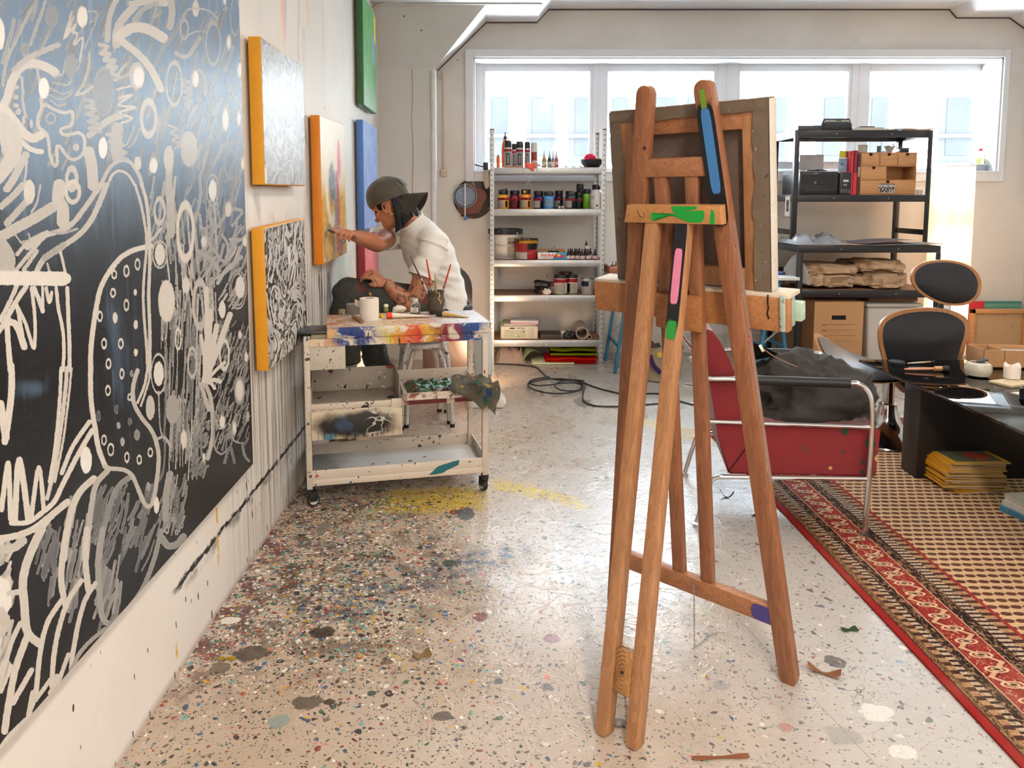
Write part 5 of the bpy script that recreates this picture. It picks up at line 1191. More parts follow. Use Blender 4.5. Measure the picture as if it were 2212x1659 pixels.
def patch(t,nm,x,y,z,r,a0,a1,z0,z1,m_,parent=None,off=.0006):
 """curved paper label on a round body, a = angle from the side facing -Y"""
 b=new();k=max(3,int((a1-a0)/12))
 sheet(b,lambda u,v:Vector((x+(r+off)*math.sin(R(a0+(a1-a0)*u)),y-(r+off)*math.cos(R(a0+(a1-a0)*u)),z+z0+(z1-z0)*v)),k,1,.0004);return ob(nm,b,m_,parent or t)
def spray(label,px,r,h,bodyc,capc,dy=.07,band=True,pict=False):
 x,y,z=shx(px,dy),SY0+dy,SZ[0]
 t=vessel('spray_can',label,'spray can',x,y,z,[(r*.94,0),(r,.003),(r,h*.70),(r*.93,h*.75)],pm(bodyc,.3,.2),[('cap',[(r*.93,h*.745),(r*.95,h*.76),(r*.95,h*.97),(r*.88,h)],pm(capc,.35)),('rim',[(r*1.015,0),(r*1.015,.006)],pm('#d9641f',.4)if band else m_steel)],'spray cans on the top board')
 if band:
  patch(t,'label_band',x,y,z,r,-85,85,h*.60,h*.69,RED_);patch(t,'label',x,y,z,r,-70,70,h*.08,h*.58,pm('#cfcac6',.5,0,.15,60));patch(t,'print',x,y,z,r,-25,20,h*.10,h*.52,INK,off=.0012)
  patch(t,'print',x,y,z,r,-14,10,h*.14,h*.48,pm('#cfc9c2',.5,0,.5,160),off=.0018)
 if pict:patch(t,'picture',x,y,z,r,-50,40,h*.28,h*.62,splat('#a8322c',.4,.5,90,['#e6c2a8','#6b1f22','#d9584a']))
spray('wide spray can with black cap at the left of the spray can row',1097,.031,.205,'#d6d0cc','#141416')
spray('narrow spray can with black cap half hidden between two wide ones',1110,.021,.188,'#b9a5b0','#141416',.13)
spray('spray can with black cap and black printed label in the middle of the row',1122,.0295,.2,'#cfcac8','#141416')
spray('spray can with black cap nearest to the white-capped can',1138,.022,.197,'#c9c4c2','#141416',.08)
spray('white-capped spray can with a small red picture on it',1153,.0285,.193,'#d9d6d2','#d5d3d0',.09,False,True)
x,y=shx(1091,.16),SY0+.16
vessel('squeeze_bottle','tall orange squeeze bottle with black nozzle behind the spray cans','bottle',x,y,SZ[0],[(.026,0),(.028,.004),(.028,.15),(.024,.19),(.013,.222),(.013,.228)],pm('#df5a2a',.35),[('nozzle',[(.015,.226),(.015,.246),(.008,.252),(.004,.278)],INK)])
x,y=shx(1076,.05),SY0+.05
vessel('marker_bottle','small orange bottle beside the left post of the shelf','bottle',x,y,SZ[0],[(.013,0),(.0135,.002),(.0135,.080),(.012,.083)],pm('#dd6a24',.4),[('cap',[(.006,.083),(.005,.095),(.002,.098)],INK)])
for px_,col_,nm in((1174.5,'#a8854a','amber'),(1186,'#2a4a40','dark green'),(1193.5,'#4a6b70','teal'),(1200.5,'#a83a40','red')):
 dy=.06 if nm!='teal' else .14;x,y=shx(px_,dy),SY0+dy
 vessel('ink_bottle','small %s ink bottle with a pale pointed nozzle on the top board'%nm,'bottle',x,y,SZ[0],[(.0165,0),(.018,.003),(.018,.055),(.014,.072),(.009,.078)],pm(col_,.25,0,.15),[('label',[(.0183,.02),(.0183,.045)],pm('#c9c4bc',.5)),('nozzle',[(.0105,.077),(.0105,.092),(.006,.098),(.0025,.132)],pm('#b9bfc2',.3))],'ink bottles on the top board')
# clamp hanging over the edge with its cord, cloth, bowl of yarn
t=thing('spring_clamp','orange spring clamp lying over the edge of the top board','clamp',(shx(1148,0),SY0-.01,SZ[0]))
def cz(cx,cy,Y):return at_y(1030+cx/5.352,240+cy/5.352,Y)
m_oc=pm('#d8401f',.4)
b=new();prism(b,[(cz(555,605,5.72).x,cz(555,605,5.72).z),(cz(640,600,5.72).x,cz(640,600,5.72).z),(cz(655,625,5.72).x,cz(655,625,5.72).z),(cz(660,690,5.72).x,cz(660,690,5.72).z),(cz(640,690,5.72).x,cz(640,690,5.72).z),(cz(600,650,5.72).x,cz(600,650,5.72).z),(cz(555,640,5.72).x,cz(555,640,5.72).z)],-5.724,-5.702,Matrix(((1,0,0,0),(0,0,-1,0),(0,1,0,0),(0,0,0,1))),.003);ob('jaw',b,m_oc,t)
b=new();bar(b,cz(645,618,5.715),cz(700,605,5.75),.02,.008,bev=.002);ob('handle',b,m_oc,t)
b=new();bar(b,cz(650,630,5.715),cz(690,650,5.72),.02,.008,bev=.002);ob('handle',b,m_oc,t)
b=new();tube(b,crom([cz(545,600,5.73),cz(535,690,5.715),cz(575,750,5.71),cz(605,800,5.71),cz(580,830,5.71),cz(575,870,5.71)],5),.0018,6);tube(b,crom([cz(705,610,5.73),cz(690,720,5.715),cz(640,780,5.71),cz(600,805,5.712),cz(645,870,5.71)],5),.0018,6)
tube(b,crom([cz(545,600,5.73),cz(620,590,5.74),cz(700,600,5.74),cz(705,610,5.73)],5),.0018,6)
one('cord',b,pm('#c9c4ba',.6),'thin white cord hanging down from the orange clamp','cord')
b=new();rng=random.Random(11)
P=[Vector((shx(1160+38*k/30,.05)+rng.uniform(-.02,.02),SY0+.05+rng.uniform(-.02,.03),SZ[0]+.006+.018*abs(math.sin(k*.9))*(1-k/40)))for k in range(31)]
tube(b,crom(P,4),.0042,6);one('cable_tangle',b,pm('#d2c8ba',.6),'bundled off-white cable tangle beside the small ink bottles','cable')
b=new();sheet(b,lambda u,v:Vector((shx(1214+52*u,.1),SY0+.04+.14*v,SZ[0]+.004+.010*abs(math.sin(u*9+v*5))*.6+.004*math.sin(u*21))),30,12,.003);one('cloth',b,pm('#cfd0d0',.85),'flat pale cloth on the top board next to the black bowl','cloth')
bx,by=shx(1276.5,.12),SY0+.12
t=vessel('bowl','black shallow bowl at the right end of the top board','bowl',bx,by,SZ[0],[(.045,0),(.06,.006),(.085,.035),(.092,.062),(.089,.062),(.08,.036),(.055,.012),(.001,.010)],pm('#1c1d24',.35),n=28)
def yarn(label,c,r,col):
 b=new();c=Vector(c)
 for k in range(14):
  u=Vector((random.uniform(-1,1),random.uniform(-1,1),random.uniform(-1,1))).normalized();a,v_,d_=basis(u)
  tube(b,[c+a*(r*math.cos(q))+v_*(r*math.sin(q))for q in[i*math.pi/10 for i in range(20)]],r*.12,5,closed=True)
 ell(b,c,r*.98,None,18,12);o=one('yarn_ball',b,pm(col,.9,0,.25,80),label,'yarn','yarn in the black bowl')
yarn('crimson yarn ball in the black bowl',(bx-.015,by,SZ[0]+.062),.046,'#c4163c');yarn('grey-green yarn ball in the black bowl',(bx+.045,by-.03,SZ[0]+.05),.026,'#7d8070');yarn('peach yarn ball in the black bowl',(bx+.048,by+.03,SZ[0]+.056),.026,'#d8a080');yarn('white yarn ball in the black bowl',(bx-.055,by+.01,SZ[0]+.052),.028,'#dcd8d2')
# ---------------------------------------------------------------- paint jars on the second board
def jar(label,px,col,h=.147,r=.0415,dy=.07,capc='#15151a',lab='#d9cfc0',bandc='#a8202c',open_=0,tall=1.0,zi=1):
 x,y,z=shx(px,dy),SY0+dy,SZ[zi]
 t=vessel('paint_jar',label,'paint jar',x,y,z,[(r*.93,0),(r,.004),(r,h*.58),(r*.93,h*.68),(r*.72,h*.75),(r*.72,h*.78)],pm(col,.28,0,.1,30),[('cap',[(r*.86,h*.755),(r*.88,h*.77),(r*.88,h*.97),(r*.82,h)],pm(capc,.4))],'paint jars on the second board')
 if bandc:patch(t,'label_band',x,y,z,r,-80,80,h*.46,h*.58,pm(bandc,.4))
 if lab:patch(t,'label',x,y,z,r,-75,10,h*.06,h*.45,pm(lab,.5,0,.2,70));patch(t,'print',x,y,z,r,20,48,h*.08,h*.42,INK)
 return t,x,y,z
t,x,y,z=jar('yellow paint jar with open black flip cap, leftmost on its board',1087,'#e8a81c')
b=new();bar(b,(x-.03,y-.02,z+.135),(x+.03,y-.02,z+.152),.028,.016,bev=.004);ob('flip_cap',b,pm('#1b1a1c',.4),t)
jar('crimson paint jar with black cap next to the yellow one',1111.5,'#7a1228',.142,.043,.1,lab='#7a2a3a')
t,x,y,z=jar('orange-yellow paint jar with a drip on its black cap',1135.5,'#ec8f1a',.150)
b=new();ell(b,(x-.012,y-.034,z+.132),(.010,.004,.012));ob('drip',b,pm('#e09422',.3),t)
jar('dark blue paint jar with a pale label left of the light blue one',1163,'#1a2050',.138,.042)
t,x,y,z=jar('light blue paint jar with silver smears on its front',1185,'#3f86c0',.136,.0425,.05,'#20232c',None,None)
patch(t,'smear',x,y,z,.0425,-40,45,.02,.075,splat('#9fc0dc',.3,.9,70,['#e3e6e8','#c9cfd4','#8aa8c0','#b9c9d6']))
jar('violet-blue paint jar behind the light blue one',1206.5,'#2a2a58',.142,.036,.17)
jar('dark green paint jar with a slanted pale label',1231,'#182a28',.138,.041)
jar('teal-black paint jar squeezed behind the dark green one',1249,'#12262e',.13,.036,.13,lab='#2a3a44')
t,x,y,z=jar('tall black bottle with wide cap at the back of its board',1252,'#15151a',.195,.034,.24,lab=None,bandc=None)
jar('lime green paint jar with domed black cap',1267,'#6aa818',.155,.037,.14,'#1c1c20',None,None)
x,y,z=shx(1287,.06),SY0+.06,SZ[1]
t=vessel('gesso_bottle','white plastic bottle with black cap at the right end of the second board','bottle',x,y,z,[(.047,0),(.049,.004),(.049,.105),(.042,.132),(.028,.146),(.028,.152)],pm('#dcd9d4',.4),[('cap',[(.031,.150),(.032,.153),(.032,.183),(.029,.187)],INK)])
for k in range(5):patch(t,'print',x,y,z,.049,-70,-20,.075+k*.006,.077+k*.006,INK)
patch(t,'print',x,y,z,.049,-8,8,.02,.032,INK)
for k,px_ in enumerate((1208,1214.5)):
 x,y=shx(px_,.03),SY0+.03;vessel('vial',('tiny black-capped vial with white label, the left of two' if k==0 else 'tiny black-capped vial with red label, the right of two'),'vial',x,y,SZ[1],[(.0085,0),(.009,.002),(.009,.026),(.006,.030)],pm('#1d1a1c',.3),[('label',[(.0093,.004),(.0093,.022)],pm('#d8cfc6' if k==0 else '#c9a0a0',.5)),('cap',[(.007,.029),(.007,.042)],INK)])
# ---------------------------------------------------------------- third board
def bucket(label,x,y,z,r,h,mb,ml,lidh=.02):
 t=thing('paint_bucket',label,'bucket',(x,y,z));b=new();lathe(b,[(r*.86,0),(r*.88,.004),(r,h),(r*.97,h),(r*.85,.006)],(x,y,z),32,cap1=True);ob('body',b,mb,t)
 b=new();lathe(b,[(r*1.04,h-.012),(r*1.06,h-.004),(r*1.06,h+lidh),(r*.98,h+lidh),(r*.96,h+.004)],(x,y,z),32);ob('lid',b,ml,t)
 b=new();tube(b,[(x-r*1.06*math.cos(a),y-r*1.0*math.sin(a),z+h-.03-.07*math.sin(a))for a in[k*math.pi/12 for k in range(13)]],.002,6);ob('handle',b,m_steel,t);return t
x,y,z=shx(1092,.2),SY0+.2,SZ[2]
t=bucket('white paint bucket with black-smeared lid on the third board',x,y,z,.132,.205,pm('#cdc9c3',.45),splat('#1b1b1e',.4,.25,18,['#d9d5ce','#8d8a86']),.03)
patch(t,'label',x,y,z,.121,5,70,.02,.17,pm('#c9c0ae',.55,0,.1,40),off=.01)
for k in range(6):patch(t,'print',x,y,z,.133,10+k*9,15+k*9,.125,.137,INK,off=.0015)
x,y=shx(1137,.10),SY0+.10
t=bucket('black bucket with yellow paint runs and a red and white label',x,y,z,.090,.15,pm('#17181a',.4),splat('#1a1a1c',.4,.8,30,['#e0a81e','#e0a81e','#1b1b1d','#c98f1a']),.012)
patch(t,'label',x,y,z,.084,-70,2,.005,.135,pm('#d8cfc8',.5),off=.008);patch(t,'label',x,y,z,.084,-70,2,.06,.135,pm('#b8343a',.5),off=.010);patch(t,'label',x,y,z,.084,4,62,.005,.08,pm('#b8202a',.45),off=.007)
patch(t,'paint_run',x,y,z,.092,-40,60,.128,.15,splat('#e0a81e',.35,.5,60,['#1a1a1c','#e6b43a']),off=.004)
# open drinks carton used as a tray
x0,x1,yb,z=shx(1161,.04),shx(1224,.04),SY0+.04,SZ[2]
t=thing('cardboard_tray','open white and blue drinks carton used as a tray on the third board','box',((x0+x1)/2,yb,z));m_ct=pm('#dfe3e2',.6)
hB=.056
for q in((x0,x1,yb,yb+.003,z,z+hB),(x0,x1,yb+.15,yb+.153,z,z+hB+.02),(x0,x0+.003,yb,yb+.15,z,z+hB),(x1-.003,x1,yb,yb+.15,z,z+hB),(x0,x1,yb,yb+.15,z,z+.003)):
 b=new();box(b,*q);ob('side',b,m_ct if q[3]-q[2]<.01 and q[2]==yb else pm('#b98c66',.75),t,0)
b=new();prism(b,[(x0+.115,z+.001),(x1,z+.001),(x1,z+hB-.001),(x0+.15,z+hB-.001)],-yb-.0002,-yb+.0012,Matrix(((1,0,0,0),(0,0,-1,0),(0,1,0,0),(0,0,0,1))));ob('print',b,pm('#2f8fc0',.5),t,0)
text('lettering','Red Bull',.030,pm('#c8202c',.5),t,front((x0+.078),yb-.0012,z+.034),bold=.0006)
text('lettering','ENERGY DRINK',.009,pm('#d88a80',.5),t,front((x0+.078),yb-.0012,z+.013))
b=new();ell(b,(x0+.168,yb-.001,z+.034),(.013,.0016,.013));ob('emblem',b,pm('#e8b21e',.5),t)
for s_ in(-1,1):
 q=[(0,0),(.010,.010),(.022,.012),(.032,.006),(.040,.010),(.038,-.002),(.030,-.012),(.026,-.006),(.014,-.008),(.006,-.014)]
 b=new();prism(b,[(x0+.168+s_*(.004+u),z+.026+v)for u,v in(q if s_>0 else q[::-1])],-yb+.0008,-yb+.003,Matrix(((1,0,0,0),(0,0,-1,0),(0,1,0,0),(0,0,0,1))));ob('emblem',b,pm('#c8202c',.5),t,0)
for k,(dx,nm,col)in enumerate(((.05,'blue-grey cloth roll','#8fa0a6'),(.10,'black bottle','#1d1d20'),(.145,'black film can','#232326'))):
 b=new();cyl(b,(x0+dx-.02,yb+.05+k*.02,z+.045),(x0+dx+.03,yb+.07,z+.05),.016);one('tray_item',b,pm(col,.5),'%s lying in the drinks carton'%nm,'bottle')
b=new();bar(b,(x0+.12,yb+.08,z+.03),(x0+.145,yb+.10,z+.10),.02,.004);one('spatula',b,pm('#c9c2ba',.3),'pale plastic spatula sticking out of the drinks carton','spatula')
# dropper bottles
def dropper_make(x,y,z,lab,nth):
 t=thing('dropper_bottle','small ink bottle with black rubber bulb, %s from the left in the cluster'%nth,'bottle',(x,y,z),0,'ink dropper bottles on the third board')
 b=new();lathe(b,[(.017,0),(.0185,.002),(.0185,.035),(.014,.044),(.008,.047)],(0,0,0),14);ob('body',b,pm('#241a1c',.2),t,world=False)
 b=new();lathe(b,[(.0188,.006),(.0188,.031)],(0,0,0),14,cap0=False,cap1=False);ob('label',b,lab,t,world=False)
 b=new();lathe(b,[(.0105,.046),(.0105,.060),(.0065,.063),(.0065,.075),(.0045,.083),(.001,.085)],(0,0,0),12);ob('dropper',b,INK,t,world=False);return t
labs=[splat('#d9cdca',.5,.5,90,['#c8485a','#e6dcd8','#2a2226']),splat('#d9b0b0',.5,.5,90,['#c8304a','#e6dcd8']),splat('#d8c4c4',.5,.4,90,['#2a1c20','#e3d8d4'])]
for k,(px_,dy)in enumerate(((1228,.05),(1233,.13),(1237,.06),(1243,.10),(1247,.05),(1252,.15),(1258,.04),(1265,.10),(1271,.05),(1276,.13),(1286,.05))):dropper_make(shx(px_,dy),SY0+dy,SZ[2],labs[k%3],['first','second','third','fourth','fifth','sixth','seventh','eighth','ninth','tenth','eleventh'][k])
x,y=shx(1267,.2),SY0+.2
vessel('nozzle_bottle','white bottle with red band and black pointed nozzle behind the droppers','bottle',x,y,SZ[2],[(.018,0),(.0185,.003),(.0185,.09),(.012,.1)],pm('#dcd8d4',.4),[('label_band',[(.0188,.055),(.0188,.072)],RED_),('nozzle',[(.011,.098),(.011,.115),(.004,.13),(.002,.145)],INK)])
# ---------------------------------------------------------------- fourth board
def tub(label,px,r,h,dy,band=True,lidc='#17171a'):
 x,y,z=shx(px,dy),SY0+dy,SZ[3]
 t=vessel('medium_tub',label,'tub',x,y,z,[(r*.97,0),(r,.003),(r,h*.86)],pm('#ddd6cc',.45),[('lid',[(r*1.03,h*.85),(r*1.04,h*.87),(r*1.04,h*.98),(r,h)],pm(lidc,.4))])
 if band:patch(t,'label_band',x,y,z,r,-85,85,h*.62,h*.82,RED_);patch(t,'label',x,y,z,r,-60,40,h*.1,h*.58,pm('#cfc7bc',.5,0,.2,90));patch(t,'label_band',x,y,z,r,-85,85,h*.02,h*.07,pm('#5f9a44',.5))
 return t,x,y,z
tub('white tub with red band and black lid at the front of the fourth board',1212,.052,.150,.07)
t,x,y,z=tub('white tub with red band and a black printed panel',1237,.042,.150,.10);patch(t,'print',x,y,z,.042,-70,-30,.012,.085,INK,off=.0012)
tub('dark-lidded tub at the back between the two red-banded tubs',1223,.052,.16,.24,True,'#3a2228');tub('small red-banded jar beside the black hairdryer',1194,.027,.092,.12)
x,y,z=shx(1270,.08),SY0+.08,SZ[3]
t=vessel('paint_tin','grey paint tin with a navy label at the right of the fourth board','tin',x,y,z,[(.046,0),(.048,.003),(.048,.118)],pm('#b5b2ac',.4,.2),[('rim',[(.0495,.118),(.0505,.121),(.0505,.127),(.046,.127),(.046,.122)],m_steel)]);patch(t,'label',x,y,z,.048,-75,5,.065,.105,pm('#1d2a5c',.45));patch(t,'label',x,y,z,.048,-75,20,.02,.062,pm('#d3cec6',.5,0,.15,90))
t=thing('hairdryer','black hairdryer with its cord on the fourth board','hairdryer',(shx(1170,.1),SY0+.1,SZ[3]));x,y,z=shx(1170,.1),SY0+.1,SZ[3]
b=new();tube(b,[(x-.055,y,z+.075),(x-.03,y,z+.078),(x+.03,y-.01,z+.07),(x+.055,y-.02,z+.062)],[.030,.034,.032,.024],16);ob('barrel',b,INK,t)
b=new();bar(b,(x-.01,y,z+.06),(x-.05,y-.03,z+.016),.028,.026,bev=.008);ob('handle',b,INK,t)
b=new();tube(b,crom([(x-.05,y-.03,z+.012),(x-.02,y-.06,z+.006),(x+.05,y-.05,z+.03),(x+.075,y-.02,z+.075),(x+.045,y-.03,z+.098),(x+.0,y-.045,z+.085),(x+.01,y-.06,z+.04),(x+.06,y-.06,z+.008),(x+.09,y-.03,z+.005)],6),.0035,6);ob('cord',b,INK,t)
one('tissue',crumple((shx(1182,.05),SY0+.045,SZ[3]),(.033,.024,.026),.018,8),pm('#d6cbbd',.9),'crumpled off-white tissue in front of the hairdryer','tissue',smooth=25)
# ---------------------------------------------------------------- fifth board
x0,x1,z=shx(1082,.06),shx(1163,.06),SZ[4];yb=SY0+.05
t=thing('old_scanner','old beige office machine with papers on top on the lowest board','printer',((x0+x1)/2,yb,z));m_be=pm('#cfc6b2',.5)
b=new();box(b,x0,x1,yb,yb+.26,z,z+.10,.006);ob('body',b,m_be,t)
b=new();box(b,x0+.02,x1-.01,yb+.02,yb+.25,z+.1,z+.116,.005);ob('lid',b,pm('#bdb4a2',.5),t)
b=new();box(b,x0+.03,x0+.19,yb-.002,yb+.001,z+.014,z+.072);ob('label',b,splat('#b9b79c',.5,.4,50,['#3f7a52','#1c1c1c','#d6cfb8','#a89a7c']),t,0)
b=new();box(b,x0+.07,x0+.11,yb-.002,yb+.001,z+.080,z+.090);ob('marker_bar',b,INK,t,0)
text('lettering','CRISTIAN',.016,INK,t,front(x0+.155,yb-.0012,z+.085))
b=new();box(b,x1-.075,x1-.035,yb-.002,yb+.001,z+.012,z+.09,.002);ob('panel',b,pm('#bfb6a4',.5),t)
for k in range(3):
 b=new();cyl(b,(x1-.067+k*.013,yb-.003,z+.012),(x1-.067+k*.013,yb+.002,z+.012),.004,n=10);ob('button',b,m_be,t)
for dx,dy in((.012,.10),(.045,.24)):
 b=new();box(b,x0+dx-.007,x0+dx+.007,yb+dy-.006,yb+dy+.006,z+.1,z+.122,.003);ob('clip',b,pm('#4f9a3a',.4),t)
for k,(col,nm)in enumerate((('#d8a0a8','pink'),('#c9c6cc','lilac-grey'),('#d9d6d2','white'))):
 b=new();box(b,-.11,.11,-.075,.075,0,.008,M=T((x0+x1)/2+.055-k*.004,yb+.09+k*.006,z+.1165+k*.0085,0,0,-.18+k*.05));one('paper_stack',b,pm(col,.8),'thin %s paper pad lying on the old beige office machine'%nm,'papers',smooth=0)
b=new();box(b,shx(1169),shx(1214),SY0+.04,SY0+.22,SZ[4],SZ[4]+.038,.003);one('flat_box',b,pm('#3a3230',.5),'flat dark brown box in the middle of the lowest board','box')
b=new();box(b,shx(1215),shx(1225),SY0+.09,SY0+.17,SZ[4],SZ[4]+.055,.004);one('adaptor',b,pm('#cdc3b6',.5),'upright cream power adaptor beside the flat dark box','adaptor')
one('black_bag',crumple((shx(1234,.06),SY0+.07,SZ[4]),(.055,.04,.032),.02,5),pm('#141417',.5),'crumpled black plastic lump next to the cardboard tube','bag',smooth=20)
def ptube(label,x,z,r,y0,y1,m_,dx=0,dzz=0,wall=.006):
 b=new();p0,p1=Vector((x,y0,z)),Vector((x+dx,y1,z+dzz));u,v,d=basis(p1-p0)
 rings=[ring(b,p0,u,v,r-wall,r-wall,24),ring(b,p0,u,v,r,r,24),ring(b,p1,u,v,r,r,24),ring(b,p1,u,v,r-wall,r-wall,24)];rings.append(rings[0]);skin(b,rings,False,False);return one('cardboard_tube',b,m_,label,'tube')
ptube('wide grey cardboard tube pointing to the viewer on the lowest board',shx(1259,.05),SZ[4]+.050,.049,SY0+.02,SY0+.36,pm('#b9a99a',.7),.02,.0)
ptube('narrow grey cardboard tube beside the wide one',shx(1275,.05),SZ[4]+.0185,.0175,SY0+.02,SY0+.3,pm('#b3a79a',.7),.01,0,.004)
# ---------------------------------------------------------------- on the floor under the shelf
def crum_sheet(x0,x1,y0,y1,h,seed,amp,nx=40,ny=24,zb=.004):
 b=new()
 def fn(u,v):
  e=min(1,min(u,1-u)*5)*min(1,min(v,1-v)*5);n=abs(nz((u*5,v*4,0),1,seed))+.5*abs(nz((u*11,v*9,2),1,seed+2))
  return Vector((x0+(x1-x0)*u+.02*nz((u*4,v*4,5),1,seed),y0+(y1-y0)*v,zb+(h*.55+amp*n)*e))
 sheet(b,fn,nx,ny,.003);return b
b=crum_sheet(shx(1068),shx(1140),SY0+.03,SY0+.34,.13,3,.10);one('plastic_bag',b,pm('#d8c0b0',.35,0,.08,trans=.25),'crumpled translucent pinkish plastic bag on the floor under the shelf','bag',smooth=60)
t=thing('folded_sheet','pale green foam sheet folded on the floor under the shelf','sheet',(shx(1180),SY0+.1,0))
m_pg=pm('#c6cfa6',.7);b=new();box(b,shx(1150),shx(1242),SY0+.0,SY0+.26,.003,.014,.003);ob('flat_part',b,m_pg,t)
b=new();sheet(b,lambda u,v:Vector((shx(1130+38*u-12*v),SY0+.02+.26*v,.012+.14*math.sin(min(1,u*1.0+.02)*1.9)*(.55+.45*(1-u))+.01*v)),14,8,.008);ob('curled_end',b,m_pg,t)
def folded(name,label,x0,x1,y0,y1,z0,n,th,col,wav=.006):
 t=thing(name,label,'fabric',((x0+x1)/2,y0,z0))
 for k in range(n):
  b=new();s_=random.uniform(-.01,.01)
  sheet(b,lambda u,v:Vector((x0+s_+(x1-x0)*u,y0+(y1-y0)*v+.004*math.sin(u*14+k),z0+th*(k+1)-th*.18+wav*math.sin(u*9+k*2)*(k/n)-(.0 if .03<v else th*.3))),24,8,th*.86);ob('layer',b,col,t,60)
 return t
folded('folded_fabric','neon red folded fabric on the floor under the shelf',shx(1181),shx(1292),SY0+.005,SY0+.27,.002,3,.015,pm('#ff2a1c',.55,0,.05),.004)
folded('folded_fabric','neon yellow-green folded fabric on top of the neon red one',shx(1188),shx(1291),SY0+.03,SY0+.27,.052,3,.034,pm('#b5c50e',.6,0,.05),.012)
# ================================================================ wooden easel with a canvas, seen from behind
m_pine=wood('#764830','#a06a48','z',.42,1.0,True);m_pineh=wood('#86553a','#b07a54','x',.42,1.0,True);m_pinel=wood('#8d6140','#b8855c','z',.45)
m_edge=pm('#8f5a36',.5)
FLp,FRp=Vector((.41,2.28,0)),Vector((.82,1.90,0));fc_=(FLp+FRp)/2
e_=(FRp-FLp).normalized();n_=Vector((.68,.733,0)).normalized();Zv=Vector((0,0,1))
EH,EK=1.60,.198
topc=fc_-n_*EK+Zv*EH
ax_=(topc-fc_).normalized();nn_=e_.cross(ax_);nn_=nn_ if nn_.dot(n_)>0 else-nn_ # frame plane normal, to the painter's side
EA=thing('easel','pine studio easel splashed with green, blue and pink paint, seen from behind','easel',tuple(fc_))
def fp(a,z,d=0.0):return fc_-n_*(EK*z/EH)+e_*a+Zv*z+nn_*d # point in the frame plane
def plank(name,p0,p1,w,t,up,m_,bev=.004,parent=EA,ext=0):
 b=new();bar(b,p0,p1,w,t,up,bev,ext);return ob(name,b,m_,parent)
def fa(px,py,d=0.0):
 """frame-plane coordinates (a, z) of a measured point"""
 r=_ray(px,py);o=Vector((0,0,CAMH));k=((fc_+nn_*d)-o).dot(nn_)/r.dot(nn_);p=o+r*k;z=p.z
 q=p-nn_*d;return(q-(fc_-n_*(EK*q.z/EH))).dot(e_),p.z
# tall front legs with rounded tops
def round_leg(name,p0,p1,w,t,m_):
 d=(p1-p0);L_=d.length;d.normalize();s_=d.cross(nn_).normalized()
 M_=Matrix(((s_.x,d.x,nn_.x,p0.x),(s_.y,d.y,nn_.y,p0.y),(s_.z,d.z,nn_.z,p0.z),(0,0,0,1)))
 P=[(-w/2*.7,0),(w/2*.7,0),(w/2,.02)]+[(w/2*math.cos(a),L_-w/2+w/2*math.sin(a))for a in[k*math.pi/8 for k in range(9)]]+[(-w/2,.02)]
 b=new();prism(b,P,-t/2,t/2,M_,.003);return ob(name,b,m_,EA)
tl,tr=fa(1397,184),fa(1520,172)
LEG_L=round_leg('leg',FLp,fp(*tl),.046,.032,m_pine);LEG_R=round_leg('leg',FRp,fp(*tr),.048,.034,m_pine)
# crossbars of the front frame
la=lambda z:FLp.lerp(fp(*tl),z/tl[1]);ra=lambda z:FRp.lerp(fp(*tr),z/tr[1])
zt_=fa(1460,361)[1];plank('crossbar',la(zt_),ra(zt_),.050,.026,nn_,m_pineh)
zl_=fa(1500,1262)[1]
plank('crossbar',la(zl_),ra(zl_),.055,.028,nn_,m_pineh)
# two mast bars
for(x0,y0),(x1,y1)in(((1430,378),(1469,1238)),((1497,378),(1530,1253))):
 a0,a1=fa(x0,y0,.005),fa(x1,y1,.005);plank('mast',fp(a1[0],a1[1],.004),fp(a0[0],a0[1],.004),.037,.026,nn_,m_pine)
# canvas ledge, slider block and paint tray
zl=fa(1480,661,.04)[1]
g=G('ledge_pine');o_=g.obj();ml=wood('#94602f','#b98350','x',.45,.8,True)
aL,aR=-.311,.272
b=new();bar(b,fp(aL,zl,.045),fp(aR,zl,.045),.088,.03,nn_,.003);ob('ledge',b,wood('#8f5c36','#b67c4c','y',.45,.9,True),EA)
b=new();bar(b,fp(aL,zl+.046,.075),fp(aR,zl+.046,.075),.012,.08,nn_,.002);ob('ledge_top',b,pm('#c9b9a6',.5,0,.2),EA)
b=new();bar(b,fp(aR-.012,zl-.04,.06),fp(aR-.012,zl+.05,.06),.012,.075,nn_,.002);ob('ledge_end',b,splat('#9fb3a6',.45,.4,40),EA)
b=new();bar(b,fp(aR-.1,zl-.005,.11),fp(aR+.01,zl-.005,.11),.05,.03,nn_,.003);ob('paint_tray',b,splat('#a9bfae',.45,.6,40,['#d9dfd2','#7d9a84','#3b4a44','#c9c86a','#e6e3da']),EA)
a0,a1=fa(1420,666,-.02),fa(1517,672,-.02)
b=new();bar(b,fp(a0[0],zl-.005,-.022),fp(a1[0],zl-.005,-.022),.096,.022,nn_,.003);ob('slider_block',b,wood('#8a562f','#b07646','y',.45,.8,True),EA)
b=new()
pts=[fa(1659,640,.029),fa(1658,655,.029),fa(1660,668,.029),fa(1657,680,.029),fa(1661,692,.029)]
tube(b,[fp(p[0],p[1],.029)for p in pts],.0035,6,flat=.5);ob('black_stroke',b,m_black,EA)
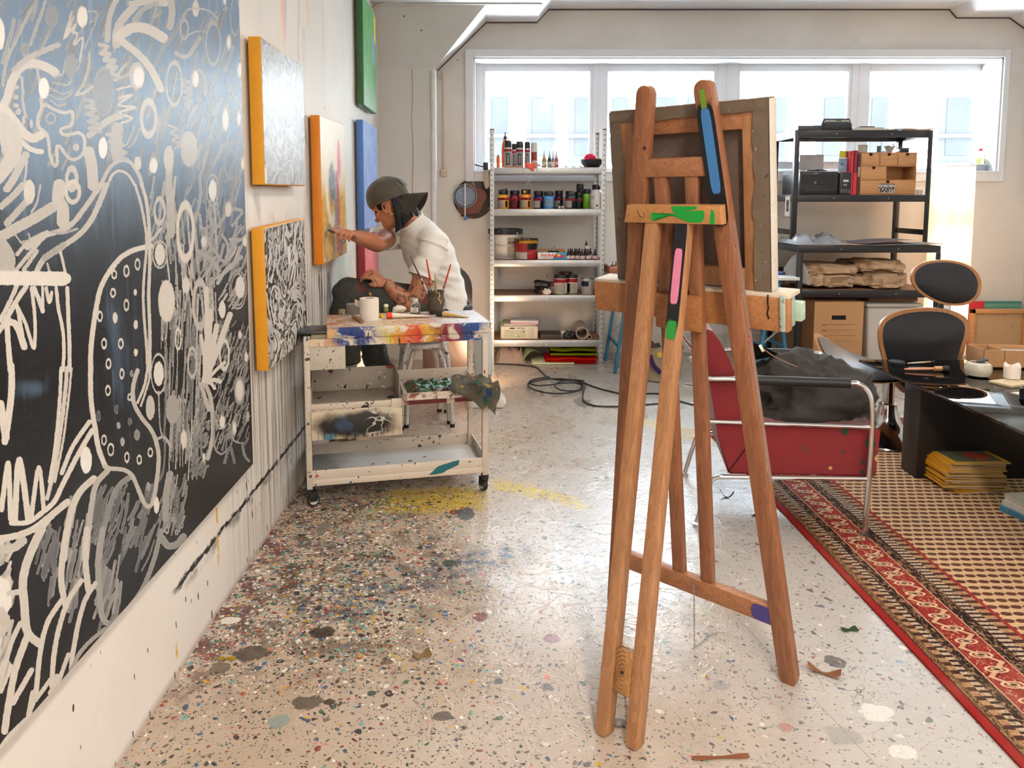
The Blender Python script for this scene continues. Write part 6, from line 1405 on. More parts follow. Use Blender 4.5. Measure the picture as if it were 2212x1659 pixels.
# hinge bar on the back with a green brush stroke
hb0,hb1=fa(1357,457,-.05),fa(1562,456,-.05)
b=new();d_=-.05;zc=(hb0[1]+hb1[1])/2
M_=Matrix(((e_.x,ax_.x,-nn_.x,0),(e_.y,ax_.y,-nn_.y,0),(e_.z,ax_.z,-nn_.z,0),(0,0,0,1)));M_.translation=fp(0,zc,d_)
prism(b,[(hb0[0]-.006,-.024),(hb1[0]+.002,-.024),(hb1[0],.024),(hb0[0]+.006,.024)],-.016,.016,M_,.004);HB=ob('hinge_bar',b,wood('#a5703f','#c28d58','x',.45,.8),EA)
m_grn=pm('#1f9a3a',.35,0,.1)
def daub(name,pts,m_,parent,M_,z,th=.0012):
 b=new();prism(b,pts,z,z+th,M_);return ob(name,b,m_,parent,0)
w_=hb1[0]-hb0[0];ff=lambda u,v:(hb0[0]+w_*u,v)
daub('paint_daub',[ff(.29,-.012),ff(.32,-.018),ff(.34,-.010),ff(.56,.002),ff(.52,.010),ff(.52,.022),ff(.78,.022),ff(.76,.014),ff(.62,.008),ff(.84,.012),ff(.85,-.004),ff(.82,-.018),ff(.70,-.020),ff(.60,-.010),ff(.54,-.004),ff(.40,.000),ff(.30,.004)],m_grn,HB,M_,.016)
daub('paint_daub',[ff(.895,-.022),ff(.945,-.022),ff(.945,.006),ff(.92,.016),ff(.905,.0)],m_grn,HB,M_,.016)
# rear legs joined by a block close to the floor
R1t,R2t=fp(fa(1413,478,-.045)[0],fa(1413,478,-.045)[1],-.046),fp(fa(1480,478,-.045)[0],fa(1480,478,-.045)[1],-.046)
R1b,R2b=Vector((.284,1.703,0)),Vector((.349,1.659,0))
RN=(R2t-R1t).cross(R1t-R1b).normalized()
def rleg(p0,p1,m_):
 d=(p1-p0);L_=d.length;d.normalize();s_=d.cross(RN).normalized()
 M_=Matrix(((s_.x,d.x,RN.x,p0.x),(s_.y,d.y,RN.y,p0.y),(s_.z,d.z,RN.z,p0.z),(0,0,0,1)))
 b=new();w=.036;prism(b,[(-w*.3,0),(w*.3,0),(w/2,.012),(w/2,L_+.01),(-w/2,L_+.01),(-w/2,.012)],-.017,.017,M_,.003);return ob('rear_leg',b,m_,EA),M_,L_
rl1,M1_,L1_=rleg(R1b,R1t,m_pinel);rl2,M2_,L2_=rleg(R2b,R2t,m_pinel)
RS=RN.dot(Vector((0,-1,0)));fz_=.0172 if RS>0 else-.0184
def spray_mat(col):
 g=G('spray_paint');f_=g.attr('fade',True);n=g.noise(g.obj(),260,3,.7)
 return g.out(g.mix(g.noise(g.obj(),30,2),shade(col,.88),shade(col,1.12)),.5,alpha=g.step(f_+(n-.5)*.7,.22,.55))
def soft_daub(name,parent,M_,x0,x1,y0,y1,col,z):
 b=new();lay=b.verts.layers.float.new('fade');cx,cy,rx,ry=(x0+x1)/2,(y0+y1)/2,(x1-x0)/2,(y1-y0)/2;rings=[]
 for k,fd in((.86,1.0),(1.0,.45),(1.0,.0)):
  rg=[]
  for j in range(24):
   a=2*math.pi*j/24;c_,s2=math.cos(a),math.sin(a)
   v=b.verts.new(M_@Vector((cx+rx*(k if fd else 1.06)*math.copysign(abs(c_)**.35,c_),cy+max(ry-rx,0)*math.copysign(abs(s2)**.2,s2)+rx*s2*(k if fd else 1.7),z)));v[lay]=fd;rg.append(v)
  rings.append(rg)
 skin(b,rings,False,False);b.faces.new(rings[0]);return ob(name,b,spray_mat(col),parent,0)
soft_daub('spray_black',rl2,M2_,-.0172,.0172,L2_*.775,L2_+.008,'#17181a',fz_*1.0);soft_daub('spray_pink',rl2,M2_,-.011,.011,L2_*.835,L2_*.945,'#d87f9c',fz_*(1.08));soft_daub('spray_green',rl2,M2_,-.014,.014,L2_*.765,L2_*.80,'#2a8a38',fz_*1.04)
# paint on the tall right leg: black with a light blue stroke, green above
d=(fp(*tr)-FRp);Lr=d.length;d.normalize();s_=d.cross(nn_).normalized();MR_=Matrix(((s_.x,d.x,nn_.x,FRp.x),(s_.y,d.y,nn_.y,FRp.y),(s_.z,d.z,nn_.z,FRp.z),(0,0,0,1)))
soft_daub('spray_black',LEG_R,MR_,-.0235,.0235,Lr*.775,Lr*.962,'#15171b',-.0184);soft_daub('spray_blue',LEG_R,MR_,-.014,.012,Lr*.825,Lr*.955,'#3f77ae',-.0192);soft_daub('spray_green',LEG_R,MR_,-.008,.008,Lr*.955,Lr*.985,'#6a8a2c',-.0190)
b=new();bar(b,MR_@Vector((-.0245,Lr*.35,0)),MR_@Vector((-.0245,Lr*.78,0)),.003,.02,nn_);bar(b,MR_@Vector((.0245,Lr*.25,0)),MR_@Vector((.0245,Lr*.78,0)),.003,.018,nn_);ob('red_runs',b,splat('#8a6a5a',.45,.35,30,['#a8434a','#7a2a30','#8d8a86','#9a8a84']),LEG_R,0)
bk_c=R1b.lerp(R1t,.135),R2b.lerp(R2t,.135)
b=new();cc_=(R1b.lerp(R1t,.085)+R2b.lerp(R2t,.085))/2;c2_=(R1b.lerp(R1t,.165)+R2b.lerp(R2t,.165))/2;bar(b,cc_,c2_,.046,.030,RN,.003);blk=ob('block',b,wood('#8a5c34','#b58450','z',.45,1.2),EA)
b=new();q_=(cc_+c2_)/2
for k in range(1,7):tube(b,[q_+RN*(.0155 if RS>0 else-.0155)+(c2_-cc_).normalized()*(.0085*k*1.15*math.sin(a))+(R2b-R1b).normalized()*(.006*k*math.cos(a)*(1+.1*math.sin(3*a)))for a in[j*math.pi/9 for j in range(18)]],.0006,4,closed=True)
ob('growth_rings',b,pm('#4d2f18',.7),blk)
b=new();cyl(b,q_+RN*(.014 if RS>0 else-.014),q_+RN*(.0165 if RS>0 else-.0165),.004,n=10);ob('hole',b,m_black,blk)
# notes: pencil mark and thin chain
b=new();tube(b,crom([M_@Vector((hb0[0]+w_*.145,.010,.0165)),M_@Vector((hb0[0]+w_*.16,-.002,.0165)),M_@Vector((hb0[0]+w_*.19,-.008,.0165)),M_@Vector((hb0[0]+w_*.22,-.006,.0165)),M_@Vector((hb0[0]+w_*.215,.004,.0165))],4),.0008,4);ob('pencil_mark',b,m_black,HB)
def chain(pts,r=.0022,pitch=.0075):
 P=crom(pts,12);L_=[0]
 for a,c_ in zip(P,P[1:]):L_.append(L_[-1]+(c_-a).length)
 b=new();n=int(L_[-1]/pitch);k=0
 for i in range(n):
  s0=i*pitch
  while k<len(L_)-2 and L_[k+1]<s0:k+=1
  f_=(s0-L_[k])/max(1e-6,L_[k+1]-L_[k]);p=P[k].lerp(P[k+1],f_);d=(P[k+1]-P[k]).normalized();u,v,_=basis(d)
  if i%2:u,v=v,u
  tube(b,[p+d*(.0055*math.cos(a))+u*(r*math.sin(a))for a in[j*math.pi/4 for j in range(8)]],.0008,4,closed=True)
 return b
p0=fp(fa(1499,1258,-.016)[0],fa(1499,1258,-.016)[1],-.016);p1=at_z(1500,1398,.004);p2=at_z(1520,1384,.003);p3=at_z(1572,1364,.003)
c_=ob('chain',chain([p0,p0.lerp(p1,.5),p1+Vector((0,0,.01)),p1,p2,p2.lerp(p3,.5)+Vector((0,.02,0)),p3]),m_steel,EA,60);c_['kind']='stuff'
q0=q_+RN*(.017 if RS>0 else-.017);qb=at_z(1352,1565,.004)
c_=ob('chain',chain([q_+(cc_-q_)*1.05,Vector((qb.x,qb.y,.06)),qb,qb+Vector((-.012,.01,0))]),m_steel,EA,60);c_['kind']='stuff'
for p_,nm in((1,1),):
 kx=fa(1392,318)[0]
# knob plugs
for px_,py_ in((1392,318),(1379,478),(1400,548)):
 a_=fa(px_,py_,-.017);b=new();cyl(b,fp(a_[0],a_[1],-.0165),fp(a_[0],a_[1],-.0178),.005,n=12);ob('plug',b,pm('#4a2c1a',.6),EA)
# violet spray on the low crossbar
lm=(ra(zl_)-la(zl_));b=new();pA,pB=la(zl_)+lm*.86,la(zl_)+lm*.97
d=(pB-pA);Lv=d.length;d.normalize();s_=d.cross(nn_).normalized();MV_=Matrix(((s_.x,d.x,nn_.x,pA.x),(s_.y,d.y,nn_.y,pA.y),(s_.z,d.z,nn_.z,pA.z),(0,0,0,1)));b.free();soft_daub('spray_violet',EA,MV_,-.024,.024,0,Lv,'#453c80',-.0146)
# ---------------------------------------------------------------- the canvas on the easel
CV=thing('canvas','stretched linen canvas standing on the easel, its back to the viewer','canvas',tuple(fp(0,zl+.06,.1)))
ca0,ca1,cz0,cz1,cd0,cd1=-.236,.222,zl+.053,1.545,.052,.088
def cbar(name,a0,z0,a1,z1,w,d0,d1,m_):b=new();bar(b,fp(a0,z0,(d0+d1)/2),fp(a1,z1,(d0+d1)/2),w,d1-d0,nn_,.002);return ob(name,b,m_,CV)
g=G('raw_linen');o_=g.obj();wv=g.wave(g.vec(o_ and g.xyz()[0]*420.0,g.xyz()[2]*420.0,0.0),1.0);m_lin=g.out(g.mix(g.noise(o_,60,4),'#5e4c42','#75625a'),.9)
m_fold=splat('#94826f',.7,.12,30,['#cfc6ba','#b5a898','#6b5a4c'])
cbar('stretcher_bar',ca0+.045,cz0,ca0+.045,cz1,.05,cd0+.003,cd1-.006,m_pinel);cbar('stretcher_bar',ca1-.045,cz0,ca1-.045,cz1,.05,cd0+.003,cd1-.006,m_pinel)
cbar('stretcher_bar',ca0+.02,cz1-.045,ca1-.02,cz1-.045,.05,cd0+.004,cd1-.006,m_pineh);cbar('stretcher_bar',ca0+.02,cz0+.03,ca1-.02,cz0+.03,.05,cd0+.004,cd1-.006,m_pinel)
b=new();bar(b,fp((ca0+ca1)/2,cz0,cd1-.004),fp((ca0+ca1)/2,cz1,cd1-.004),ca1-ca0-.006,.003,nn_);ob('linen',b,m_lin,CV,0)
def foldstrip(a0,z0,a1,z1,w,seed):
 b=new();p0,p1=Vector((a0,z0)),Vector((a1,z1));t_=(p1-p0).normalized();s2=Vector((-t_.y,t_.x))
 sheet(b,lambda u,v:(lambda q,e:fp(q.x,q.y,cd0-.0015-.009*abs(nz((u*16,v*2,0),1,seed))*e))(p0.lerp(p1,u)+s2*(w*v*(1+.18*nz((u*9,0,0),1,seed+1))),v),40,5,.002);ob('folded_edge',b,m_fold,CV)
foldstrip(ca0,cz1,ca0,cz0,.036,1);foldstrip(ca1,cz0,ca1,cz1,.040,2);foldstrip(ca1,cz1,ca0,cz1,.030,3)
m_side=splat('#cfc6ba',.6,.15,30,['#a99a88','#ded8cf'])
cbar('side',ca1+.002,cz0,ca1+.002,cz1,.004,cd0,cd1+.002,m_side);cbar('side',ca0-.002,cz0,ca0-.002,cz1,.004,cd0,cd1+.002,m_fold);cbar('side',ca0,cz1+.002,ca1,cz1+.002,.004,cd0,cd1+.002,m_fold)
# ================================================================ white trestle table behind the easel
tt0=at_y(1311,600,5.36).x;tt1=2.268;TZ=at_y(1320,606,5.36).z+.022
tt0=max(tt0,.915)
t=thing('trestle_table','white-topped table on two blue folding trestles behind the easel','table',((tt0+tt1)/2,5.65,0))
b=new();box(b,tt0,tt1,5.36,5.96,TZ-.022,TZ,.002);ob('table_top',b,pm('#dcdddb',.4),t)
m_bl=pm('#2f7a9c',.4,0,.1)
for k,xc in enumerate((1.06,2.12)):
 for sg in(-1,1):
  for yy_ in(5.44,5.88):
   b=new();bar(b,(xc+sg*.115,yy_,0),(xc+sg*.02,yy_,TZ-.03),.022,.03,(0,1,0),.002);ob('trestle_leg',b,m_bl,t)
  b=new();bar(b,(xc+sg*.085,5.44,.2),(xc+sg*.085,5.88,.2),.018,.025,(0,0,1),.002);ob('trestle_bar',b,m_bl,t)
 b=new();box(b,xc-.04,xc+.04,5.42,5.90,TZ-.055,TZ-.023,.003);ob('trestle_head',b,m_bl,t)
 for yy_ in(5.44,5.88):
  b=new();bar(b,(xc-.085,yy_,.22),(xc+.06,yy_,.35),.012,.004,(0,1,0));ob('brace',b,m_steel,t)
# things on it
def tp(px,py):p=at_z(px,py,TZ);return p
x0=tp(1330,585)
t=thing('paper_towel_roll','white paper roll lying at the left end of the trestle table','paper roll',(x0.x,x0.y,TZ));
b=new();cyl(b,(x0.x+.02,x0.y-.08,TZ+.036),(x0.x+.05,x0.y+.12,TZ+.036),.036,n=24);ob('paper',b,pm('#dcdad4',.8),t)
b=new();cyl(b,(x0.x+.0198,x0.y-.082,TZ+.036),(x0.x+.0202,x0.y-.079,TZ+.036),.018,n=16);ob('core',b,pm('#8a8680',.8),t)
b=new();box(b,tp(1312,590).x,tp(1362,590).x,5.58,5.86,TZ,TZ+.055,.003);one('wooden_tray',b,wood('#7a3f26','#9a5634','x'),'reddish wooden tray filled with paint tubes on the trestle table','tray')
rng=random.Random(4)
for k in range(9):
 xx_=tp(1314+k*5.2,590).x;p0=Vector((xx_,5.62+rng.uniform(0,.12),TZ+.067+rng.uniform(0,.012)));p1=p0+Vector((rng.uniform(-.05,.05),rng.uniform(.05,.1),rng.uniform(0,.01)))
 col=['#e0ddd6','#3a2a70','#dcd8d0','#2a5aa0','#e6e2da','#7a2a70','#3b6b4a','#d8d4cc','#22506e'][k];nm=['white','violet','cream','blue','chalk white','purple','green','off-white','teal blue'][k]
 lying('paint_tube','%s paint tube in the reddish wooden tray'%nm,'paint tube',p0,p1,.011,pm(col,.4),.012,WHT,'paint tubes in the wooden tray',.7)
p0=tp(1690,594);lying('paint_tube','blue-capped paint tube at the right end of the trestle table','paint tube',p0+Vector((0,0,.0125)),p0+Vector((-.07,.05,.0125)),.013,pm('#2a52a8',.35),.02,pm('#1b1b20',.4),None,.5)
b=new();p0=tp(1686,585);lathe(b,[(.020,0),(.022,.002),(.022,.03),(.019,.032)],(p0.x,p0.y,TZ),16);one('small_jar',b,pm('#1c2422',.3),'small dark round jar beside the blue-capped tube','jar')
b=new();p0=tp(1352,594);lathe(b,[(.014,0),(.016,.002),(.016,.016),(.012,.02)],(p0.x,p0.y,TZ),16);one('cup',b,pm('#d9dadb',.4),'tiny white cup at the front edge of the trestle table','cup')
# ================================================================ rug
RGX0,RGX1,RGY0,RGY1=1.225,4.05,.35,4.30
g=G('rug_pattern');o_=g.obj();x,y,z=g.xyz()
ex=g.min(x-RGX0,RGX1-x);ey=g.min(y-RGY0,RGY1-y)
d=g.min(ex,ey);side=g.lt(ex,ey);along=side*y+(1.0-side)*x
wob=g.noise(o_,60,2);d=d+(wob-.5)*.003
# field of small leaf motifs in staggered rows
px_,py_=x*25.5,y*25.5
row=g.floor(py_);u=g.fract(px_+g.m('MODULO',row,2.0)*.5)-.5;v=g.fract(py_)-.5
uu,vv=u*.82+v*.35,v*1.0-u*.18
rr=g.sqrt(uu*uu*6.2+vv*vv*11.0)+(g.noise(o_,140,2)-.5)*.25
tail=g.step(g.sqrt((u-.38)*(u-.38)+(v-.12)*(v-.12)),.10,.07)
leaf=g.max(g.step(rr,1.02,.92),tail)
inner=g.step(g.abs(rr-.55),.14,.08)
fieldc=g.mix(g.noise(o_,5,3),'#b9926a','#c9a882')
fieldc=g.mix(leaf,fieldc,g.mix(g.noise(o_,9,2),'#4a2c20','#6a4030'));fieldc=g.mix(inner*leaf*.5,fieldc,'#2c1a16')
def chain_(cA,cB,sc,thr=.5,w=.0):
 k=g.fract(along*sc);return g.mix(g.step(g.abs(k-.5),.32,.26),cA,cB)
pat=g.noise(g.vec(along*70.0,d*160.0,1.0),1.0,3,.6,1.2)
b_brown=g.mix(g.step(pat,.46,.52),'#4a3020','#8a6a48')
b_beige=g.mix(g.step(g.abs(g.fract(along*28.0)-.5),.30,.24),'#3d281e','#a88460');b_beige=g.mix(g.step(pat,.54,.58)*.7,b_beige,'#6d2f28')
b_block=chain_('#2e211d','#b9a088',46.0);b_block=g.mix(g.step(g.noise(g.vec(along*120.0,d*120.0,4.0),1.0,2),.55,.6)*.7,b_block,'#3a2a24')
b_dark=g.mix(g.step(g.noise(g.vec(along*46.0,d*70.0,7.0),1.0,2,.5,1.5),.52,.57),'#2a1c18','#8d6a4c')
# main red band with meandering medallions
s1=along*7.6;tri=g.abs(g.fract(s1)-.5)*2.0;dd=(d-.185)/.05
zig=g.abs(dd-(tri*2.0-1.0)*.75)
b_red=g.mix(g.noise(o_,30,3),'#7a2620','#942f28')
b_red=g.mix(g.step(g.noise(g.vec(along*52.0,d*80.0,2.0),1.0,2,.5,1.6),.60,.64),b_red,'#c09a78')
b_red=g.mix(g.step(g.noise(g.vec(along*40.0,d*60.0,11.0),1.0,2,.5,1.2),.63,.67),b_red,'#3a1a18')
b_red=g.mix(g.step(zig,.20,.12),b_red,'#c49a78');b_red=g.mix(g.step(g.abs(zig-.30),.06,.02),b_red,'#4a1c1a')
fl=g.abs(g.fract(s1*2.0)-.5);rad=g.sqrt(fl*fl*14.0+dd*dd*1.6);b_red=g.mix(g.step(g.abs(rad-.75),.14,.07),b_red,'#d0b090');b_red=g.mix(g.step(rad,.5,.4),b_red,'#b9a07c');b_red=g.mix(g.step(rad,.28,.2),b_red,'#3a2420')
c=fieldc
for lim,col in((.372,'#8a2a24'),(.358,b_beige),(.322,b_block),(.282,b_dark),(.240,'#c49a78'),(.236,b_red),(.134,'#c49a78'),(.130,b_dark),(.098,b_block),(.074,b_beige),(.050,b_brown),(.030,'#3a1c1a'),(.026,'#8a1f1c')):
 c=g.mix(g.lt(d,lim),c,col)
c=g.mix(g.step(g.noise(o_,3,4),.5,.8)*.18,c,'#b59a80')
g.bump(g.noise(o_,400,2)+g.noise(g.scale(o_,1,3,1),120,2),.5,.004)
M_RUG=g.out(c,.95,spec=.15)
b=new();box(b,RGX0,RGX1,RGY0,RGY1,0,.008,.002)
o=ob('rug',b,M_RUG,None,0);tag(o,'large red-bordered oriental rug with cream field of small brown leaf motifs','rug')
# ================================================================ red armchair with chrome frame
A_,B_=Vector((.842,2.885,0)),Vector((1.465,2.774,0));ca_=(B_-A_).normalized();cb_=Vector((-ca_.y,ca_.x,0));CWID=.50
def ch(px,py,off=0.0):
 """point on the vertical plane of the chair's near side, moved off metres to the far side"""
 r=_ray(px,py);o=Vector((0,0,CAMH));P0=A_+cb_*off;k=(P0-o).dot(cb_)/r.dot(cb_);return o+r*k
AC=thing('armchair','red upholstered armchair with chrome tube frame and black arm pads on the rug','armchair',tuple((A_+B_)/2+cb_*CWID/2))
g=G('red_wool');o_=g.obj();c=g.mix(g.noise(o_,12,3),'#6f1216','#86191e');c=g.mix(g.step(g.noise(o_,3.2,3),.45,.7)*.35,c,'#4f0c12')
xx_,yy_,zz_=g.xyz();di,co=g.voro(o_,22);r,q,w=g.xyz(co);c=g.mix(g.lt(di,r*.5)*g.lt(q,.5)*g.step(xx_,.0,.1)*g.step(yy_,-.1,-.2),c,g.ramp(w,[(0,'#1f3a26'),(.35,'#d8c0b8'),(.5,'#3b2a20'),(.7,'#b98a4a'),(.85,'#8a5a58')],True));g.bump(g.noise(o_,500,2),.3,.001);m_red=g.out(c,.85,sheen=.3)
prof_=[(1528,712),(1541,717),(1556,738),(1574,772),(1590,812),(1602,880),(1612,908),(1645,916),(1760,920),(1897,926),(1903,934),(1893,1029),(1888,1031),(1578,1025),(1572,1020),(1550,940),(1533,830),(1524,730)]
P=[ch(*p)for p in prof_];b=new()
near=[b.verts.new(p)for p in P];far=[b.verts.new(p+cb_*CWID)for p in P];n=len(P)
b.faces.new(near);b.faces.new(far[::-1])
for i in range(n):b.faces.new((near[i],far[i],far[(i+1)%n],near[(i+1)%n]))
bmesh.ops.bevel(b,geom=[e for f in b.faces if len(f.verts)==n for e in f.edges],offset=.008,segments=2,affect='EDGES');ob('upholstery',b,m_red,AC,35)
b=new();tube(b,[ch(1572,1021,-.002),ch(1612,968,-.002),ch(1618,908,-.002)],.0022,6);ob('seam',b,pm('#2a0608',.9),AC)
for off in(-.026,CWID+.026):
 pl=lambda px,py:ch(px,py,off)if off<0 else ch(px,py,-.026)+cb_*(CWID+.052)
 b=new();tube(b,crom([pl(1492,770),pl(1510,798),pl(1530,816),pl(1575,818),pl(1700,821),pl(1820,827),pl(1855,830),pl(1877,850),pl(1884,890),pl(1882,960),pl(1875,1060),pl(1868,1150)],5),.0105,12);ob('arm_tube',b,m_chrome,AC)
 b=new();tube(b,[pl(1628,821),pl(1836,828)],.0185,14);ob('arm_pad',b,pm('#141414',.5),AC)
 b=new();tube(b,[pl(1500,905),pl(1535,910),pl(1880,923)],.0085,10);ob('side_rail',b,m_chrome,AC)
 b=new();tube(b,crom([pl(1505,1128),pl(1520,1080),pl(1534,1043),pl(1550,1031),pl(1580,1030),pl(1700,1032),pl(1872,1034)],5),.0095,10);ob('rear_leg',b,m_chrome,AC)
 b=new();f0=pl(1868,1157);cyl(b,(f0.x,f0.y,.008),(f0.x,f0.y,.016),.018);ob('foot',b,m_chrome,AC)
 b=new();f0=pl(1505,1130);cyl(b,(f0.x,f0.y,.001),(f0.x,f0.y,.010),.016);ob('foot',b,m_chrome,AC)
# bag of dark grey canvas lying on the seat
def bag():
 c0=ch(1735,850,CWID*.48);b=new();vs=ell(b,(0,0,0),(.265,.19,.185),None,90,60)
 for v in vs:
  p=v.co.copy();p.x+=0
  n=nz((p.x*5,p.y*5,p.z*8),1,4)*.26-abs(nz((p.x*9+p.z*7,p.y*7,p.z*12-p.x*5),1,9))*.34-abs(nz((p.x*20,p.y*16,p.z*26+p.x*9),1,2))*.12+.12
  v.co*=1+n
  hump=math.exp(-((p.x-.19)/.07)**2-((p.y+.03)/.1)**2)*max(0,p.z)/.12;v.co.z+=.055*hump
  v.co.z=max(v.co.z,-.105);v.co.z-=.03*max(0,-p.x-.1)/.15*(1 if p.z>0 else 0)
 M_=Matrix(((ca_.x,cb_.x,0,c0.x),(ca_.y,cb_.y,0,c0.y),(0,0,1,c0.z+.0),(0,0,0,1)));bmesh.ops.transform(b,matrix=M_,verts=b.verts)
 return b,c0
b,c0=bag();zs_=ch(1760,918,CWID*.5).z
dz=(zs_+.002)-min(v.co.z for v in b.verts);bmesh.ops.translate(b,vec=(0,0,dz),verts=b.verts)
g=G('washed_canvas');o_=g.obj();c=g.mix(g.noise(o_,14,3),'#23211f','#3a3530');g.bump(g.noise(o_,300,2)+g.noise(o_,25,4)*4,.5,.003);m_bag=g.out(c,.85)
t=thing('jacket','dark grey waxed canvas jacket bundled on the red armchair seat','jacket',(c0.x,c0.y,zs_));ob('body',b,m_bag,t,60)
zp=[ch(1640,748,.12),ch(1668,770,.10),ch(1700,786,.09),ch(1722,795,.09)]
b=new();tube(b,crom([p+Vector((0,0,.004))for p in zp],5),.005,6,flat=.5);ob('zip',b,pm('#6a4a3a',.6),t)
b=new();bar(b,ch(1641,745,.09),ch(1649,760,.085),.012,.003,(0,-1,0),.001);ob('zip_pull',b,pm('#c9b9a0',.35,.6),t)
b=new();sheet(b,lambda u,v:ch(1600+130*u,742+30*v*(1-u)+26*u,.22+.1*v)+Vector((0,0,.012*math.sin(u*7+v*3))),20,10,.008);ob('collar',b,m_bag,t)
# ================================================================ swivel chair: bent ply with black cushions
SB=Vector((2.15,3.90,.008));SWY=3.82
SW=thing('swivel_chair','swivel chair with two black cushioned wooden backrests on a chrome trumpet base','chair',tuple(SB))
b=new();lathe(b,[(.205,0),(.208,.004),(.205,.010),(.17,.024),(.11,.055),(.07,.10),(.050,.15),(.045,.19),(.044,.20),(.030,.205),(.029,.352)],tuple(SB),40);ob('base',b,m_chrome,SW)
m_ply=wood('#8a5a34','#b07a48','z',.4,.8);g=G('black_leather');o_=g.obj();g.bump(g.noise(o_,160,3),.15,.001);m_lea=g.out(g.mix(g.noise(o_,20,2),'#141519','#202228'),.36)
ccol=(SB.x,SB.y,0)
# backrest shells: egg outlines, curved, facing the viewer and slightly to the left
BD=Vector((-.10,-.995,0)).normalized();BS=Vector((BD.y,-BD.x,0))*-1
if BS.x<0:BS=-BS
def back_shell(name,pxs,Y,tilt,curve,mcush):
 pts=[at_y(a,c_,Y)for a,c_ in pxs];cx=sum((p.x for p in pts))/len(pts);cz_=sum((p.z for p in pts))/len(pts)
 out2=crom([Vector((p.x-cx,p.z-cz_,0))for p in pts],5,True)
 def place(u,v,d):return Vector((cx+u,Y+curve*u*u*-1.0+tilt*v+d+.10*u,cz_+v))
 def shell(k,d0,d1,m_,nm,parent,puff=0.0):
  b=new();rings=[]
  for(f_,dd)in([(.0,d0-puff),(.35,d0-puff*.92),(.7,d0-puff*.62),(.9,d0-puff*.25),(1.0,d0)]+[(1.0,d1),(.5,d1),(.0,d1)]):
   rings.append([b.verts.new(place(q.x*k*max(f_,.002),q.y*k*max(f_,.002),dd))for q in out2])
  skin(b,rings,True,True);return ob(nm,b,m_,parent,50)
 s_=shell(1.0,-.004,.012,m_ply,name,SW);shell(.90,-.005,-.002,mcush,'cushion',s_,.028);return cx,cz_
back_shell('backrest_upper',[(1957,598),(1965,580),(1990,567),(2030,562),(2070,565),(2100,577),(2115,597),(2117,620),(2108,642),(2090,655),(2060,660),(2025,654),(1990,638),(1965,618)],SWY+.16,.12,.7,m_lea)
back_shell('backrest_lower',[(1882,720),(1888,695),(1910,680),(1950,670),(2000,666),(2045,668),(2075,678),(2091,695),(2090,720),(2080,750),(2068,790),(2055,830),(2040,850),(1960,850),(1925,830),(1900,790),(1886,750)],SWY+.13,.10,.7,m_lea)
b=new();p0,p1=at_y(2036,645,SWY+.20),at_y(2034,690,SWY+.19);box(b,p0.x-.03,p0.x+.03,SWY+.165,SWY+.18,p1.z,p0.z,.004);ob('back_bracket',b,m_chrome,SW)
b=new();box(b,p0.x-.035,p0.x-.02,SWY+.15,SWY+.185,p1.z-.02,p0.z+.02,.003);ob('rubber_mount',b,m_black,SW)
# seat shell, saddle shaped
sc_=Vector((2.065,3.85,.388))
def seatf(s,dz,puff=0):
 def fn(u,v):
  a=2*math.pi*u;r=v;x_=.30*r*math.copysign(abs(math.cos(a))**.55,math.cos(a))*s;y_=.24*r*math.copysign(abs(math.sin(a))**.55,math.sin(a))*s
  t_=-.75*x_+.66*y_;z_=(1.75*t_*t_ if t_>0 else .35*t_*t_)+puff*(1-r*r)
  return sc_+Vector((x_,y_,z_+dz))
 return fn
b=new();sheet(b,seatf(1.0,0),40,10,.012);bmesh.ops.remove_doubles(b,verts=b.verts,dist=.0005);ss_=ob('seat',b,m_ply,SW,50)
b=new();sheet(b,seatf(.92,.010,.02),40,10,.008);bmesh.ops.remove_doubles(b,verts=b.verts,dist=.0005);ob('seat_cushion',b,m_lea,ss_,50)
b=new();cyl(b,(SB.x,SB.y,.352),(SB.x,SB.y,.366),.05);box(b,1.99,2.24,3.80,3.96,.364,.378,.004);ob('seat_plate',b,m_blackmetal,SW)
b=new();bar(b,(2.14,3.96,.37),(p0.x,SWY+.19,.62),.06,.008,(0,1,0),.002);bar(b,(p0.x,SWY+.19,.61),(p0.x,SWY+.19,p1.z+.02),.06,.008,(0,1,0),.002);ob('back_support',b,m_blackmetal,SW)
# ================================================================ glass coffee table
GZ=.468;GX0,GX1,GY0,GY1=1.905,2.95,2.35,3.75
CT=thing('coffee_table','coffee table with glass top on black block bases','table',((GX0+GX1)/2,(GY0+GY1)/2,.008))
g=G('table_glass');g.n.remove(g.b)
tr=g.n.new('ShaderNodeBsdfTransparent');gl=g.n.new('ShaderNodeBsdfGlossy');mx=g.n.new('ShaderNodeMixShader');gl.inputs['Roughness'].default_value=.015
fn=g.n.new('ShaderNodeFresnel');fn.inputs[0].default_value=1.9;tr.inputs[0].default_value=(.84,.93,.90,1)
g.l.new(fn.outputs[0],mx.inputs[0]);g.l.new(tr.outputs[0],mx.inputs[1]);g.l.new(gl.outputs[0],mx.inputs[2]);g.l.new(mx.outputs[0],g.n['Material Output'].inputs[0]);M_TG=g.mat
b=new();box(b,GX0,GX1,GY0,GY1,GZ,GZ+.012,.0015);ob('glass_top',b,M_TG,CT,30)
m_bb=pm('#1a1515',.45)
b=new();box(b,1.99,2.86,3.34,3.47,.0085,GZ-.004,.003);ob('base_block',b,m_bb,CT)
b=new();box(b,1.99,2.86,2.46,2.58,.0085,GZ-.004,.003);ob('base_block',b,m_bb,CT)
for xx_ in(2.05,2.8):
 for yy_ in(3.405,2.52):
  b=new();cyl(b,(xx_,yy_,GZ-.004),(xx_,yy_,GZ),.012);ob('pad',b,pm('#d0d0cc',.3),CT)
GT=GZ+.0122
def gt(px,py):return at_z(px,py,GT)
